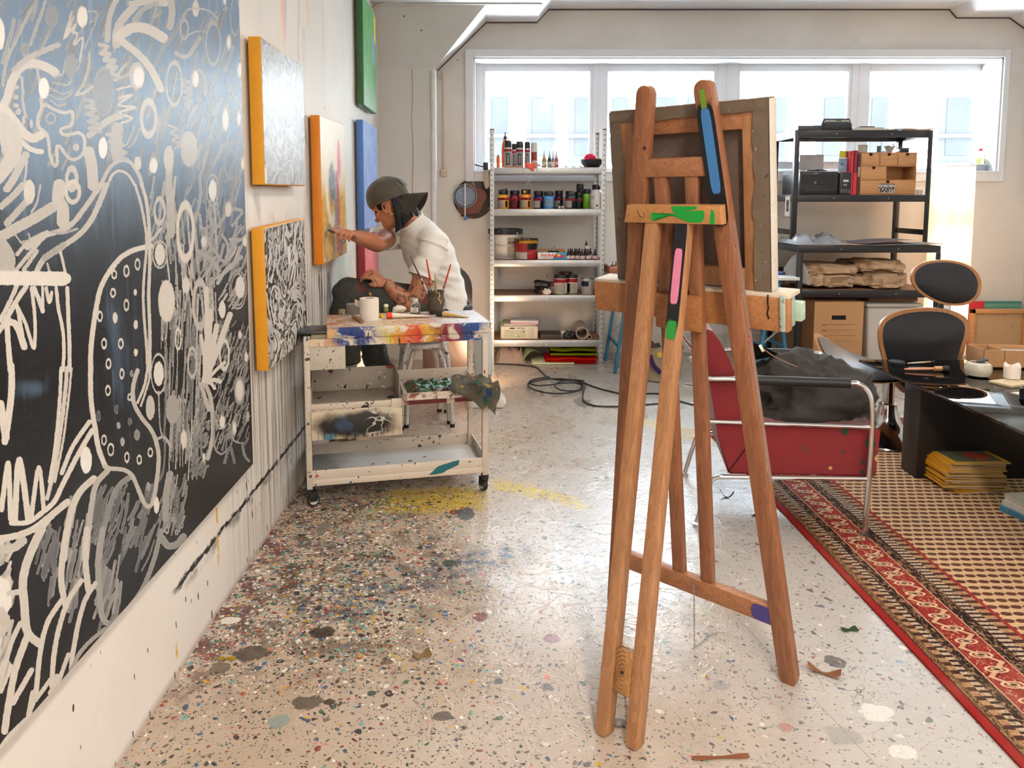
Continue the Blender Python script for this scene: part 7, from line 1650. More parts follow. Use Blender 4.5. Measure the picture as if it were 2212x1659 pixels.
p0=gt(1937,785);b=new();lathe(b,[(.036,0),(.037,.002),(.037,.012),(.034,.013)],(p0.x,p0.y,GT),28);one('round_tin',b,pm('#26282a',.4),'round flat dark tin on the far corner of the glass table','tin')
def tool(label,pa,pb,hcol,bcol,r,brush_r):
 pa,pb=Vector(pa),Vector(pb);d=pb-pa;t=thing('paint_brush',label,'brush',tuple(pa))
 b=new();tube(b,[pa,pa+d*.2,pa+d*.45,pa+d*.7],[r*.5,r*.9,r,r*.8],10);ob('handle',b,hcol,t)
 b=new();tube(b,[pa+d*.68,pa+d*.86],brush_r*.9,12);ob('ferrule',b,pm('#b98a5a',.35,.5),t);b=new();tube(b,[pa+d*.85,pb],[brush_r,brush_r*1.05],12);ob('bristles',b,bcol,t)
q0,q1=gt(1953,801),gt(2048,802);tool('paint brush with red handle tip and thick black bristles on the glass table',q0+Vector((0,0,.008)),q1+Vector((0,0,.014)),pm('#c98a6a',.4,0,.3,30),pm('#141414',.6),.007,.0135)
q0,q1=gt(1960,787),gt(2018,784);tool('thin metal-ended brush lying behind the thick one',q0+Vector((0,0,.005)),q1+Vector((0,0,.007)),pm('#cfc4b4',.35,.2),pm('#2a2522',.6),.0045,.006)
p0=gt(2112,812);t=thing('ceramic_pot','squat white ceramic pot with faint painted figures on the glass table','pot',(p0.x,p0.y,GT))
b=new();lathe(b,[(.034,0),(.048,.006),(.056,.025),(.056,.045),(.050,.060),(.036,.066),(.034,.063),(.045,.05)],(p0.x,p0.y,GT),32);ob('body',b,splat('#c9c2ae',.25,.2,26,['#8a9a80','#b9584c','#a9a08c','#d9d4c4']),t)
b=new();tube(b,[(p0.x-.01,p0.y,GT+.066),(p0.x+.02,p0.y-.01,GT+.078),(p0.x+.034,p0.y-.012,GT+.08)],[.006,.009,.008],8);ob('spout',b,pm('#3a3c40',.4),t)
p0=gt(2185,822);t=thing('candle','white pillar candle with a wavy burnt-down rim','candle',(p0.x,p0.y,GT+.012))
b=new();n=28;rr_=.033;ringsv=[]
for(rad,hb,amp)in((rr_,0,0),(rr_*1.01,.03,0),(rr_*1.0,.058,.006),(rr_*.93,.062,.008),(rr_*.8,.054,.004),(.002,.048,0)):
 ringsv.append([b.verts.new((p0.x+rad*math.cos(2*math.pi*i/n),p0.y+rad*math.sin(2*math.pi*i/n),GT+.0125+hb+amp*math.sin(3*2*math.pi*i/n+1.2)))for i in range(n)])
skin(b,ringsv);ob('wax',b,pm('#e6ddd0',.45,0,.03,sss=.2),t)
b=new();cyl(b,(p0.x,p0.y,GT+.058),(p0.x+.002,p0.y,GT+.068),.0012,n=6);ob('wick',b,m_black,t)
for k,(px_,py_,lab_,col,zof,ang)in enumerate(((2175,829,'cream wooden coaster tile under the pillar candle','#cdb892',0.0002,.35),(2196,843,'pale tile at the front of the pillar candle','#d0c8b6',.0002,.2))):
 p1=gt(px_,py_);b=new();box(b,-.075,.075,-.05,.05,0,.010 if k==0 else .006,.001,M=T(p1.x+.02,p1.y+(.0 if k==0 else-.09),GT+zof,0,0,ang));one('coaster',b,pm(col,.6),lab_,'coaster')
p0=gt(2214,862);b=new();lathe(b,[(.02,0),(.021,.002),(.021,.045),(.018,.048)],(p0.x,p0.y,GT),20);one('black_jar',b,pm('#151517',.35),'small black jar at the right picture edge on the glass table','jar')
# open cardboard box on the far side of the table
bx0,by0=gt(2130,800).x+.03,3.58
t=thing('cardboard_box','open shallow cardboard box with papers on the far right of the glass table','box',(bx0+.15,by0,GT))
for q in((0,.32,0,.004,0,.085),(0,.32,.15,.154,0,.085),(0,.004,0,.15,0,.085),(.316,.32,0,.15,0,.085),(0,.32,0,.15,0,.004),(.095,.099,0,.15,0,.082)):
 b=new();box(b,*q,M=T(bx0,by0,GT+.0005,0,0,-.10));ob('panel',b,m_card,t,0)
b=new();box(b,.11,.31,.01,.145,.06,.064,M=T(bx0,by0,GT,0,0,-.10));one('paper_sheet',b,pm('#c9c6c2',.6),'grey paper sheets lying in the open cardboard box','papers',smooth=0)
# magazines on the rug
mg=at_z(2085,1050,.008);rng=random.Random(2)
for k in range(16):
 w_,d_=.255,.175;th=.0078;ang=rng.uniform(-.10,.10)-.03+(.12 if k in(0,15)else 0);z0=.0085+k*(th+.0004)
 M_=T(mg.x+rng.uniform(-.012,.012)+(.02 if k in(0,15)else 0),mg.y+.02+rng.uniform(-.012,.012),z0,0,0,ang)
 pos='bottom' if k==0 else 'top' if k==15 else None
 lab={0:'bottom magazine of the stack on the rug, turned out with yellow cover',15:'top magazine of the stack on the rug, yellow-bordered with a red picture'}.get(k,'yellow-spined magazine, %s from the top of the stack on the rug'%['','','second','third','fourth','fifth','sixth','seventh','eighth','ninth','tenth','eleventh','twelfth','thirteenth','fourteenth','fifteenth'][16-k if k else 1])
 t=thing('magazine',lab,'magazine',tuple(M_.translation),ang,'magazine stack on the rug')
 b=new();box(b,-w_/2,w_/2,-d_/2,d_/2,.0004,th-.0004);ob('pages',b,pm('#bfa880' if k%3 else '#c9b896',.8,0,.12,90),t,0,world=False)
 b=new();box(b,-w_/2-.0015,w_/2+.0015,-d_/2-.0015,d_/2+.001,th-.0005,th);box(b,-w_/2-.0018,-w_/2-.0006,-d_/2,d_/2,0,th);ob('cover',b,pm('#c98f22',.45,0,.08),t,0,world=False)
 if k==15:
  b=new();box(b,-w_/2+.02,w_/2-.02,-d_/2+.018,d_/2-.018,th,th+.0006);ob('cover_picture',b,splat('#5a5a48',.4,.4,14,['#8a3a2a','#a8482c','#3b3a2c','#8a8a6a']),t,0,world=False)
  b=new();ell(b,(.03,0,th+.0004),(.06,.05,.0008));ob('cover_flower',b,splat('#9a3a28',.4,.6,40,['#7a2418','#b85a3a','#5a1c14']),t,60,world=False)
p1=at_z(2218,1120,.008)
for k,(col,lab)in enumerate((('#3f7f9c','blue-spined book at the bottom of the small pile by the right edge'),('#d9d2c8','white book in the middle of the small pile by the right edge'),('#cfc6ba','top book with dark cover picture in the small pile by the right edge'))):
 t=thing('book',lab,'book',(p1.x+.07+k*.012,p1.y+.03,.0085+k*.022),.25-k*.08,'books on the rug at the right edge')
 b=new();box(b,-.11,.11,-.075,.075,.002,.019);ob('pages',b,pm('#d9d0c0',.8),t,0,world=False)
 b=new();box(b,-.113,.113,-.077,.077,0,.002);box(b,-.113,.113,-.077,.077,.019,.0215);box(b,-.1145,-.112,-.077,.077,0,.0215);ob('cover',b,splat(col,.4,.25,30,['#e6e2da','#2a4a5c','#1c1c20']),t,0,world=False)
# ================================================================ black workbench with shelf
UY,UB,LY=5.62,6.06,5.38
bx=lambda px,Y=UY:at_y(px,400,Y).x
bz=lambda py,Y=UY:at_y(1850,py,Y).z
BS_=thing('workbench_shelf','black metal workbench with shelves above it in front of the window','shelf',(bx(1860),UB,0))
m_bm=pm('#17171b',.38,0,.1);m_brd=wood('#7a5a42','#92704f','x',.6)
ux0,ux1=bx(1714),bx(2010);lx0,lx1=bx(1731,LY),bx(2041,LY)
LX0,LX1=min(ux0,lx0),max(ux1,lx1)
zT,zT2,z2,z22,zBn,zBn2,zLo,zLo2=bz(281),bz(297),bz(421),bz(436),bz(531,LY),bz(546,LY),bz(627,LY),bz(643,LY)
def bb(name,*q,bev=.002,m_=m_bm):b=new();box(b,*q,bev);return ob(name,b,m_,BS_)
pwid=.036
for x0 in(ux0,ux1-pwid):
 bb('post',x0,x0+pwid,UY,UY+.003,zBn,zT);bb('post',x0 if x0==ux0 else x0+pwid-.003,x0+.003 if x0==ux0 else x0+pwid,UY,UY+pwid,zBn,zT)
 bb('post',x0,x0+pwid,UB-pwid,UB,0,zT)
 bb('end_bar',x0+.01,x0+.014,UY,UB,bz(508),bz(496))
for x0 in(lx0,lx1-pwid):
 bb('post',x0,x0+pwid,LY,LY+.003,0,zBn2);bb('post',x0 if x0==lx0 else x0+pwid-.003,x0+.003 if x0==lx0 else x0+pwid,LY,LY+pwid,0,zBn2)
for za,zb,x0,x1,y0 in((zT2,zT,ux0,ux1,UY),(z22,z2,ux0,ux1,UY),(zBn2,zBn,lx0,lx1,LY),(zLo2,zLo,lx0,lx1,LY)):
 for q in((x0,x1,y0+.003,y0+.012),(x0,x1,UB-.012,UB-.002)):bb('beam',q[0],q[1],q[2],q[3],za,zb)
 for xx_ in(x0+.002,x1-.012):bb('beam',xx_,xx_+.01,y0+.012,UB-.012,za,zb)
 b=new();box(b,x0+.004,x1-.004,y0+.013,UB-.013,zb-.012,zb,0);ob('board',b,m_brd,BS_,0)
 for f_ in(.3,.7):
  b=new();cyl(b,(x0+(x1-x0)*f_,y0-.0005,(za+zb)/2),(x0+(x1-x0)*f_,y0+.004,(za+zb)/2),.004,n=8);ob('rivet',b,pm('#b5b5b5',.3,.8),BS_)
b=new();p0=at_y(1700,424,UY);box(b,p0.x-.012,p0.x+.022,UY-.004,UY-.002,at_y(1700,467,UY).z,p0.z);lb=ob('paper_tag',b,pm('#d8d6d4',.6),BS_,0)
b=new();box(b,p0.x-.004,p0.x+.014,UY-.0052,UY-.004,at_y(1700,457,UY).z,at_y(1700,432,UY).z);ob('print',b,splat('#4a4650',.6,.6,90,['#1c1c20','#8a3a4a','#d0ccc8']),lb,0)
# ---------------------------------------------------------------- small wooden drawer unit
DY=UY+.05;dx0,dx1=at_y(1856,400,DY).x,at_y(1978,400,DY).x;dz0=z2+.0008;dz1=at_y(1900,329,DY).z;dd=.18
DR=thing('drawer_unit','small pine drawer unit with five drawers and one empty slot','drawers',((dx0+dx1)/2,DY,dz0))
m_dp=wood('#b07a4a','#c8935f','x',.5,.8);tk=.007
H_=dz1-dz0;zA,zB=dz0+H_*.345,dz0+H_*.675
def dbx(nm,*q,par=DR,m_=m_dp,bev=.0012):b=new();box(b,*q,bev);return ob(nm,b,m_,par)
for q in((dx0,dx1,DY,DY+dd,dz0,dz0+tk),(dx0,dx1,DY,DY+dd,dz1-tk,dz1),(dx0,dx0+tk,DY,DY+dd,dz0,dz1),(dx1-tk,dx1,DY,DY+dd,dz0,dz1),(dx0,dx1,DY+dd-.004,DY+dd,dz0,dz1),(dx0,dx1,DY+.002,DY+dd,zA-.003,zA+.003),(dx0,dx1,DY+.002,DY+dd,zB-.003,zB+.003)):dbx('carcass',*q)
Wd=dx1-dx0-2*tk;c0=dx0+tk
def drawer(xa,xb,za,zb):
 d_=dbx('drawer',xa+.001,xb-.001,DY-.003,DY+dd-.02,za+.001,zb-.001)
 xm=(xa+xb)/2;b=new();prism(b,[(xm-.012,zb+.0),(xm+.012,zb+.0),(xm+.012,zb-.012)]+[(xm+.012*math.cos(a),zb-.012-.008*math.sin(a))for a in[k*math.pi/6 for k in range(1,6)]]+[(xm-.012,zb-.012)],-DY+.0032,-DY+.0046,Matrix(((1,0,0,0),(0,0,-1,0),(0,1,0,0),(0,0,0,1))));ob('finger_notch',b,pm('#1c120c',.9),d_,0)
 return d_
for k in range(3):drawer(c0+Wd*k/3,c0+Wd*(k+1)/3,zB+.003,dz1-tk)
drawer(c0,c0+Wd*.46,zA+.003,zB-.003);bd=drawer(c0,c0+Wd,dz0+tk,zA-.003)
dbx('divider',c0+Wd*.46,c0+Wd*.475,DY+.002,DY+dd,zA,zB)
sx_=c0+Wd*.485;szc=dz0+H_*.155
b=new();box(b,sx_-.062,sx_+.062,DY-.0045,DY-.003,szc-.037,szc+.033);stk_=ob('sticker',b,pm('#2b2826',.5),bd,0)
text('lettering','FJORDEN',.030,pm('#e6dfd6',.5),stk_,front(sx_,DY-.0052,szc+.016),bold=.0008,sx=1.0)
b=new();box(b,sx_-.060,sx_+.060,DY-.0050,DY-.0045,szc-.035,szc+.0);ob('sticker_panel',b,pm('#d8d0c6',.5),stk_,0)
text('lettering','BABY!',.041,pm('#1a1816',.5),stk_,front(sx_,DY-.0056,szc-.017),bold=.0014)
# dovetail teeth on the two middle joints of the upper row
for k in(1,2):
 for j in range(6):
  zc=zB+.012+j*.0135;xx_=c0+Wd*k/3;b=new();box(b,xx_-.005,xx_+.004,DY-.0036,DY-.003,zc,zc+.006);ob('joint',b,pm('#7a4c28',.6),DR,0)
# on top of the drawer unit
def lat(name,label,cat,px,Y,z,prof,m_,n=20):
 x=at_y(px,330,Y).x;b=new();lathe(b,prof,(x,Y,z),n);return one(name,b,m_,label,cat)
lat('white_tub','cream plastic tub on the left of the pine drawer unit','tub',1862,DY+.13,dz1,[(.033,0),(.036,.004),(.038,.05),(.040,.052),(.040,.062),(.036,.064)],pm('#d3cbbd',.5))
lat('film_canister','small grey canister on the pine drawer unit','canister',1898,DY+.05,dz1+.0002,[(.014,0),(.0145,.002),(.0145,.040),(.016,.041),(.016,.048),(.013,.050)],pm('#5a6068',.4))
b=new();x=at_y(1921,330,DY+.06).x;n=20;rs=[]
for(r,h,am)in((.016,0,0),(.018,.004,0),(.036,.038,.0),(.042,.050,.006),(.039,.048,.005),(.030,.034,0),(.002,.012,0)):rs.append([b.verts.new((x+r*math.cos(2*math.pi*i/n),DY+.06+r*math.sin(2*math.pi*i/n),dz1+.0003+h+am*math.sin(5*2*math.pi*i/n)))for i in range(n)])
skin(b,rs);one('shell_dish',b,pm('#b9ada0',.6),'shell-shaped dish with ragged rim on the pine drawer unit','dish')
b=new();x=at_y(1950,330,DY+.05).x;box(b,x-.035,x+.035,DY+.02,DY+.1,dz1+.0003,dz1+.036,.006);one('speaker_box',b,pm('#2c2d33',.4),'dark rounded gadget at the right end of the drawer unit','gadget')
b=new();x=at_y(1885,330,DY+.02).x;box(b,x-.08,x+.20,DY+.005,DY+.15,dz1-.0002,dz1+.0003);o=one('paper_slips',b,pm('#c9c8c6',.6),'pale paper slips under the dishes on the drawer unit','papers',smooth=0)
# ---------------------------------------------------------------- books and printer
def spine_book(label,px0,px1,ztop,col,txt=None,tc='#e0d2bc',Y=UY+.045,dep=.17,lower=None):
 x0,x1=at_y(px0,380,Y).x,at_y(px1,380,Y).x;t=thing('book',label,'book',((x0+x1)/2,Y,z2+.0005),0,'upright books on the black shelf');zt=at_y(1845,ztop,Y).z
 b=new();box(b,x0+.002,x1-.002,Y+.003,Y+dep-.003,z2+.003,zt-.003);ob('pages',b,pm('#d6cdbd',.8),t,0)
 b=new();box(b,x0,x0+.002,Y,Y+dep,z2+.0005,zt);box(b,x1-.002,x1,Y,Y+dep,z2+.0005,zt);box(b,x0,x1,Y,Y+.003,z2+.0005,zt);ob('cover',b,pm(col,.4),t,0)
 if lower:b=new();box(b,x0-.0002,x1+.0002,Y-.0006,Y,z2+.001,at_y(1845,lower,Y).z);ob('jacket_band',b,pm('#c8242c',.4),t,0)
 if txt:text('lettering',txt,(x1-x0)*.85,pm(tc,.5),t,Matrix.Translation(((x0+x1)/2,Y-.0012,(z2+zt)/2+.02))@Matrix.Rotation(R(90),4,'X')@Matrix.Rotation(R(-90),4,'Z'),bold=.0006)
spine_book('bright red book standing next to the black printer',1836,1843,326,'#c02030',lower=None)
spine_book('dark red book with a bright red lower half beside the printer',1843.4,1851,325,'#7a1a26',lower=374)
spine_book('maroon book with MUNCH in cream letters on its spine',1851.4,1858,333,'#4a1a20','MUNCH')
py0=UY+.03;px0_,px1_=at_y(1727,400,py0).x,at_y(1837,400,py0).x;pzt=at_y(1780,371,py0).z
PR=thing('printer','black inkjet printer with ink tank windows on the middle shelf','printer',((px0_+px1_)/2,py0,z2));m_pr=pm('#16171b',.4)
b=new();box(b,px0_,px1_-.09,py0,py0+.33,z2+.001,pzt-.004,.006);ob('body',b,m_pr,PR)
b=new();box(b,px1_-.089,px1_,py0-.014,py0+.30,z2+.001,pzt-.004,.005);tk_=ob('ink_tank',b,pm('#1c1d22',.35),PR)
b=new();box(b,px0_+.004,px1_-.095,py0+.01,py0+.32,pzt-.003,pzt+.002,.002);ob('lid',b,pm('#3a3f48',.3),PR)
b=new();box(b,px0_+.045,px1_-.10,py0-.002,py0+.002,z2+.012,z2+.062,.002);ob('paper_slot',b,pm('#08080a',.5),PR)
b=new();box(b,px0_+.045,px1_-.10,py0-.004,py0,z2+.036,z2+.04,.001);ob('slot_edge',b,pm('#3a3b40',.4),PR)
b=new();box(b,px0_+.012,px1_-.10,py0-.0012,py0+.001,z2+.075,pzt-.02);ob('control_panel',b,pm('#0d0d10',.25),PR,0)
text('lettering','EPSON',.011,pm('#b9bcc2',.4),PR,front(px0_+.125,py0-.002,pzt-.012))
b=new();cyl(b,(px0_+.118,py0-.003,z2+.093),(px0_+.118,py0,z2+.093),.011,n=20);ob('dial',b,pm('#5a5c64',.3),PR)
for k in range(8):
 b=new();cyl(b,(px0_+.150+(k%4)*.012,py0-.002,z2+.088+(k//4)*.012),(px0_+.150+(k%4)*.012,py0,z2+.088+(k//4)*.012),.0025,n=8);ob('button',b,pm('#4a4c54',.4),PR)
for k in range(4):
 b=new();box(b,px1_-.078+k*.0195,px1_-.067+k*.0195,py0-.0155,py0-.013,z2+.012,z2+.045,.003);ob('ink_window',b,pm('#5f6670',.2),tk_)
b=new();box(b,px1_-.062,px1_-.022,py0-.0155,py0-.0135,z2+.098,z2+.114);ob('badge',b,splat('#d9d8d6',.4,.4,120,['#c83a3a','#8a8a90','#e0dfdd']),tk_,0)
b=new();box(b,px1_-.060,px1_-.035,py0-.0155,py0-.0135,z2+.070,z2+.082);ob('badge',b,splat('#b9b8b6',.4,.6,120,['#2a2a2c']),tk_,0)
# on the printer: cables, cards and pictures behind
b=new();P=[Vector((px0_+.12+.06*math.cos(k*1.1)+.006*k,py0+.08+.04*math.sin(k*1.3),pzt+.008+.008*abs(math.sin(k*.8))))for k in range(16)];tube(b,crom(P,5),.004,6);one('cable',b,m_black,'black cable coiled on top of the printer','cable')
b=new();box(b,px0_+.02,px0_+.045,py0+.06,py0+.09,pzt+.0022,pzt+.016,.002);box(b,px0_+.05,px0_+.10,py0+.06,py0+.085,pzt+.0022,pzt+.012,.003);one('power_plug',b,pm('#c9b9a0',.5),'pale plug lying at the left on the printer','plug')
def card(label,px0,px1,pyt,pyb,Y,col,tilt=.03):
 x0,x1=at_y(px0,350,Y).x,at_y(px1,350,Y).x;zt,zb=at_y(px0,pyt,Y).z,at_y(px0,pyb,Y).z;b=new();box(b,x0,x1,Y,Y+.002,zb,zt);return one('card',b,col,label,'card',smooth=0)
card('yellow sticky note above the red books',1813,1835,326,341,UY+.12,pm('#d6cf4a',.7))
card('blue mountain picture card behind the printer',1812,1834,342,371,UY+.10,splat('#8fa9c4',.5,.5,40,['#dfe6ee','#3f6390','#c0cfdf','#56789c']))
card('grey laptop-like sheet behind the printer',1727,1779,334,372,UY+.30,pm('#b5b6bb',.5))
lat('spray_nozzle_roll','white rolled tissue to the right of the drawer unit','roll',1990,UY+.06,z2+.0008,[(.018,0),(.022,.004),(.023,.034),(.018,.040)],pm('#dcd8d2',.8))
# ---------------------------------------------------------------- on the top board
Y0=UY+.06;x0,x1=at_y(1772,280,Y0).x,at_y(1842,280,Y0).x
t=thing('stencil_machine','black rounded machine with open front on the very top board','machine',((x0+x1)/2,Y0,zT))
def arch(w0,w1,h,k=.35):return[(-w0/2,0),(w0/2,0),(w1/2,h*.55),(w1/2*.86,h),(-w1/2*.86,h),(-w1/2,h*.55)]
Wm=x1-x0;MA=Matrix(((1,0,0,(x0+x1)/2),(0,0,-1,0),(0,1,0,zT+.001),(0,0,0,1)))
b=new();prism(b,arch(Wm,Wm*.92,.092),-Y0-.16,-Y0,MA,.006);ob('shell',b,pm('#2a2a30',.4),t)
b=new();prism(b,arch(Wm*.98,Wm*.82,.066),-Y0-.01,-Y0+.012,MA,.004);ob('front_flap',b,pm('#1a1a20',.45),t)
b=new();prism(b,[(-Wm*.40,.060),(Wm*.40,.060),(Wm*.36,.078),(-Wm*.36,.078)],-Y0-.004,-Y0+.004,MA);ob('inner_liner',b,pm('#b9b2a4',.6),t,0)
b=new();box(b,(x0+x1)/2-.012,(x0+x1)/2+.03,Y0-.006,Y0-.002,zT+.070,zT+.078);ob('green_chip',b,pm('#2a6a4a',.4),t,0)
for s_ in(-1,1):
 b=new();box(b,(x0+x1)/2+s_*Wm*.5-.015,(x0+x1)/2+s_*Wm*.5+.015,Y0-.004,Y0+.02,zT+.001,zT+.022,.004);ob('corner_clip',b,pm('#d5d5d2',.4),t)
b=new();box(b,at_y(1716,280,UY+.1).x,at_y(1768,280,UY+.1).x,UY+.03,UY+.30,zT+.001,zT+.038,.004);one('case',b,pm('#3a3c44',.4),'flat dark case at the left end of the top board','case')
for k,(a0,a1,h0,col,lab)in enumerate(((1843,1925,.0,'#cdbfae','wide cream folder at the bottom of the paper pile on the top board'),(1848,1900,.012,'#c9c2ba','grey folder in the middle of the paper pile on the top board'),(1852,1884,.022,'#1c1c22','black notebook on top of the paper pile on the top board'))):
 b=new();box(b,at_y(a0,280,UY+.1).x,at_y(a1,280,UY+.1).x,UY+.02+k*.02,UY+.26,zT+.001+h0,zT+.012+h0,.001);one('folder',b,pm(col,.6),lab,'folder')
b=new();sheet(b,lambda u,v:Vector((at_y(1918+92*u,280,UY+.1).x,UY+.01+.26*v,zT+.006+.010*abs(math.sin(u*5+v*3)))),24,8,.004);one('wrapping_paper',b,pm('#c2a88e',.8),'brownish packing paper at the right end of the top board','paper')
b=new();sheet(b,lambda u,v:Vector((at_y(1932+20*u,280,UY-.002).x,UY-.006+.04*v-.004*math.sin(u*3.14),zT+.012-.022*math.sin(3.14*u)*(1-v)+.004)),10,6,.003);one('tissue',b,pm('#e3e1dd',.85),'white tissue hanging over the front edge of the top board','tissue')
# ---------------------------------------------------------------- on the bench
def bench_sheet(label,name,cat,a0,a1,y0,y1,h,col,seed,amp,nx=40):
 b=new()
 def fn(u,v):
  e=min(1,min(u,1-u)*6)*min(1,min(v,1-v)*6);n=abs(nz((u*7,v*3,0),1,seed))+.5*abs(nz((u*15,v*7,2),1,seed+3));return Vector((at_y(a0+(a1-a0)*u,520,y0).x,y0+(y1-y0)*v,zBn+.004+(h+amp*n)*e))
 sheet(b,fn,nx,16,.002);return one(name,b,col,label,cat,smooth=60)
bench_sheet('crumpled white plastic film on the left of the black workbench','plastic_film','plastic',1722,1850,LY+.05,5.95,.012,pm('#d9d9dc',.3,0,.05,trans=.2),3,.085)
bench_sheet('flat cream paper in the middle of the black workbench','paper_sheet','paper',1800,1900,LY+.02,LY+.3,.002,pm('#cdb9a2',.7),6,.008)
for k,(a0,a1,hh,mm,lab)in enumerate(((1700,1760,.003,pm('#c9a83c',.6),'yellow-edged paper at the left front of the workbench'),(1880,2052,.004,pm('#d2cbc4',.6),'large white print sticking out at the right of the workbench'),(1872,2000,.012,splat('#a8a4b4',.5,.8,26,['#c85a5a','#5a6aa8','#d8d4dc','#8a7a9a','#c9a8a0']),'colourful print on top of the white one on the workbench'))):
 b=new();x0,x1=at_y(a0,520,LY).x,at_y(a1,520,LY).x;x0=max(x0,lx0+.0)if k==0 else x0
 sheet(b,lambda u,v:Vector((x0+(x1-x0)*u-.05*v*(k>0),LY+.0+.28*v-(.02 if k==1 else-.03),zBn+hh+(.010*u*(k>0))+.018*(k==2)*math.sin(u*2.2))),12,6,.0015);one('print_sheet',b,mm,lab,'print',smooth=60)
# ---------------------------------------------------------------- lower shelf: bundled kraft paper
m_kraft=pm('#b99a7a',.75,0,.1,12,.3,40)
def bundle(label,x0,x1,z0,h,seed,y0=LY+.03,y1=5.86,col=m_kraft,name='kraft_paper',cat='paper',amp=.3):
 b=new();vs=ell(b,(0,0,0),((x1-x0)/2,(y1-y0)/2,h/2),None,70,44)
 for v in vs:
  p=v.co.copy();q=Vector((p.x/(x1-x0),p.y/(y1-y0),p.z/h));m_=max(abs(q.x),abs(q.y),abs(q.z))*2;v.co=p.lerp(p/max(m_,.3)*(p.length/p.length),.0)
  s_=[math.copysign(abs(c)**.6*.5**.4,c)for c in q];v.co=Vector((s_[0]*(x1-x0),s_[1]*(y1-y0),s_[2]*h))
  n=nz(p,8,seed)*.25-abs(nz((p.x*11+p.z*9,p.y*6,p.z*22-p.x*6),1,seed+2))*.42-abs(nz((p.x*22,p.y*14,p.z*40),1,seed+5))*.14;v.co*=1.14+n
 zmin=min(v.co.z for v in vs);bmesh.ops.translate(b,vec=((x0+x1)/2,(y0+y1)/2,z0-zmin),verts=vs);return one(name,b,col,label,cat,smooth=28)
kx=lambda px:at_y(px,590,LY).x
bundle('lower flattened kraft paper bundle at the left of the workbench shelf',kx(1748),kx(1886),zLo,.11,3)
bundle('upper kraft paper bundle leaning on the left one',kx(1752),kx(1870),zLo+.095,.085,7)
bundle('rolled kraft paper with wavy end at the right of the workbench shelf',kx(1874),kx(1978),zLo,.13,11)
bundle('folded kraft paper wad on top at the right of the workbench shelf',kx(1868),kx(1962),zLo+.118,.09,15)
b=new();sheet(b,lambda u,v:Vector((lx0-.03+.13*u,LY+.02+.05*v+.12*(1-u),zLo+.005+(.25*(1-abs(u*1.2-.6)**1.5))*(.2+.8*v))),14,12,.004);one('white_bag',b,pm('#d3cec8',.5),'white paper bag bulging behind the left workbench post','bag')
# ---------------------------------------------------------------- under the bench
t=thing('moving_box','brown cardboard moving box with hand hole and printed lines under the workbench','box',(kx(1800),LY+.03,0))
Yb=LY+.02;b0,b1=at_y(1758,700,Yb).x,at_y(1865,700,Yb).x;bzt=at_y(1800,652,Yb).z
b=new();box(b,b0,b1,Yb,Yb+.36,.001,bzt,.004);ob('carton',b,m_card,t)
b=new();x0=at_y(1740,700,Yb).x;v4=[(b0,Yb,.002),(b0,Yb,bzt+.012),(x0,Yb+.05,bzt+.012),(x0,Yb+.05,.002)];vv_=[b.verts.new(p)for p in v4];f_=b.faces.new(vv_);bmesh.ops.solidify(b,geom=[f_],thickness=.004);ob('flap',b,pm('#8f6442',.8),t,0)
hx=at_y(1812,686,Yb)
b=new();box(b,hx.x-.052,hx.x+.052,Yb-.0015,Yb+.001,hx.z-.016,hx.z+.016,.0005);ob('hand_hole',b,pm('#120c0a',.9),t,0)
for k in range(4):
 zl_=at_y(1812,701+k*12,Yb).z;b=new();box(b,b0+.06,b1-.06,Yb-.001,Yb,zl_,zl_+.0018);ob('print',b,pm('#6b4a30',.8),t,0)
 b=new();box(b,b0+.06,b0+.095,Yb-.001,Yb,zl_-.008,zl_-.004);ob('print',b,pm('#4a3322',.8),t,0)
lg=at_y(1776,756,Yb);b=new();tube(b,[(lg.x+.02*math.cos(a),Yb-.001,lg.z+.02*math.sin(a))for a in[k*math.pi/8 for k in range(16)]],.002,4,closed=True);tube(b,[(lg.x+.009*math.cos(a),Yb-.001,lg.z+.009*math.sin(a))for a in[k*math.pi/6 for k in range(12)]],.002,4,closed=True);ob('emblem',b,pm('#2a1c14',.8),t)
b=new();box(b,at_y(1704,700,5.7).x,at_y(1736,700,5.7).x,5.60,5.95,.001,at_y(1720,650,5.7).z,.004);one('brown_carton',b,pm('#8f6a4c',.8),'tall brown carton half hidden behind the left workbench post','box')
Yp=LY+.06;p0x,p1x=at_y(1872,700,Yp).x,at_y(1985,700,Yp).x;pzt_=at_y(1900,655,Yp).z
t=thing('plastic_bin','white plastic storage bin with lid under the workbench','bin',((p0x+p1x)/2,Yp,0))
b=new();vs=box(b,p0x,p1x,Yp,Yp+.42,.001,pzt_-.03,.02,None,3)
for v in b.verts:
 k_=1-.12*(1-v.co.z/pzt_);cx_=(p0x+p1x)/2;v.co.x=cx_+(v.co.x-cx_)*k_
ob('tub',b,pm('#cbc4ba',.45),t)
b=new();box(b,p0x-.012,p1x+.012,Yp-.012,Yp+.432,pzt_-.03,pzt_,.010);ob('lid',b,pm('#c2bab0',.4),t)
b=new();box(b,p0x+.05,p1x+.03,Yp+.08,Yp+.36,pzt_+.001,pzt_+.03,.004);one('flat_carton',b,pm('#8f6f54',.8),'flat brown carton lying on the white plastic bin','box')
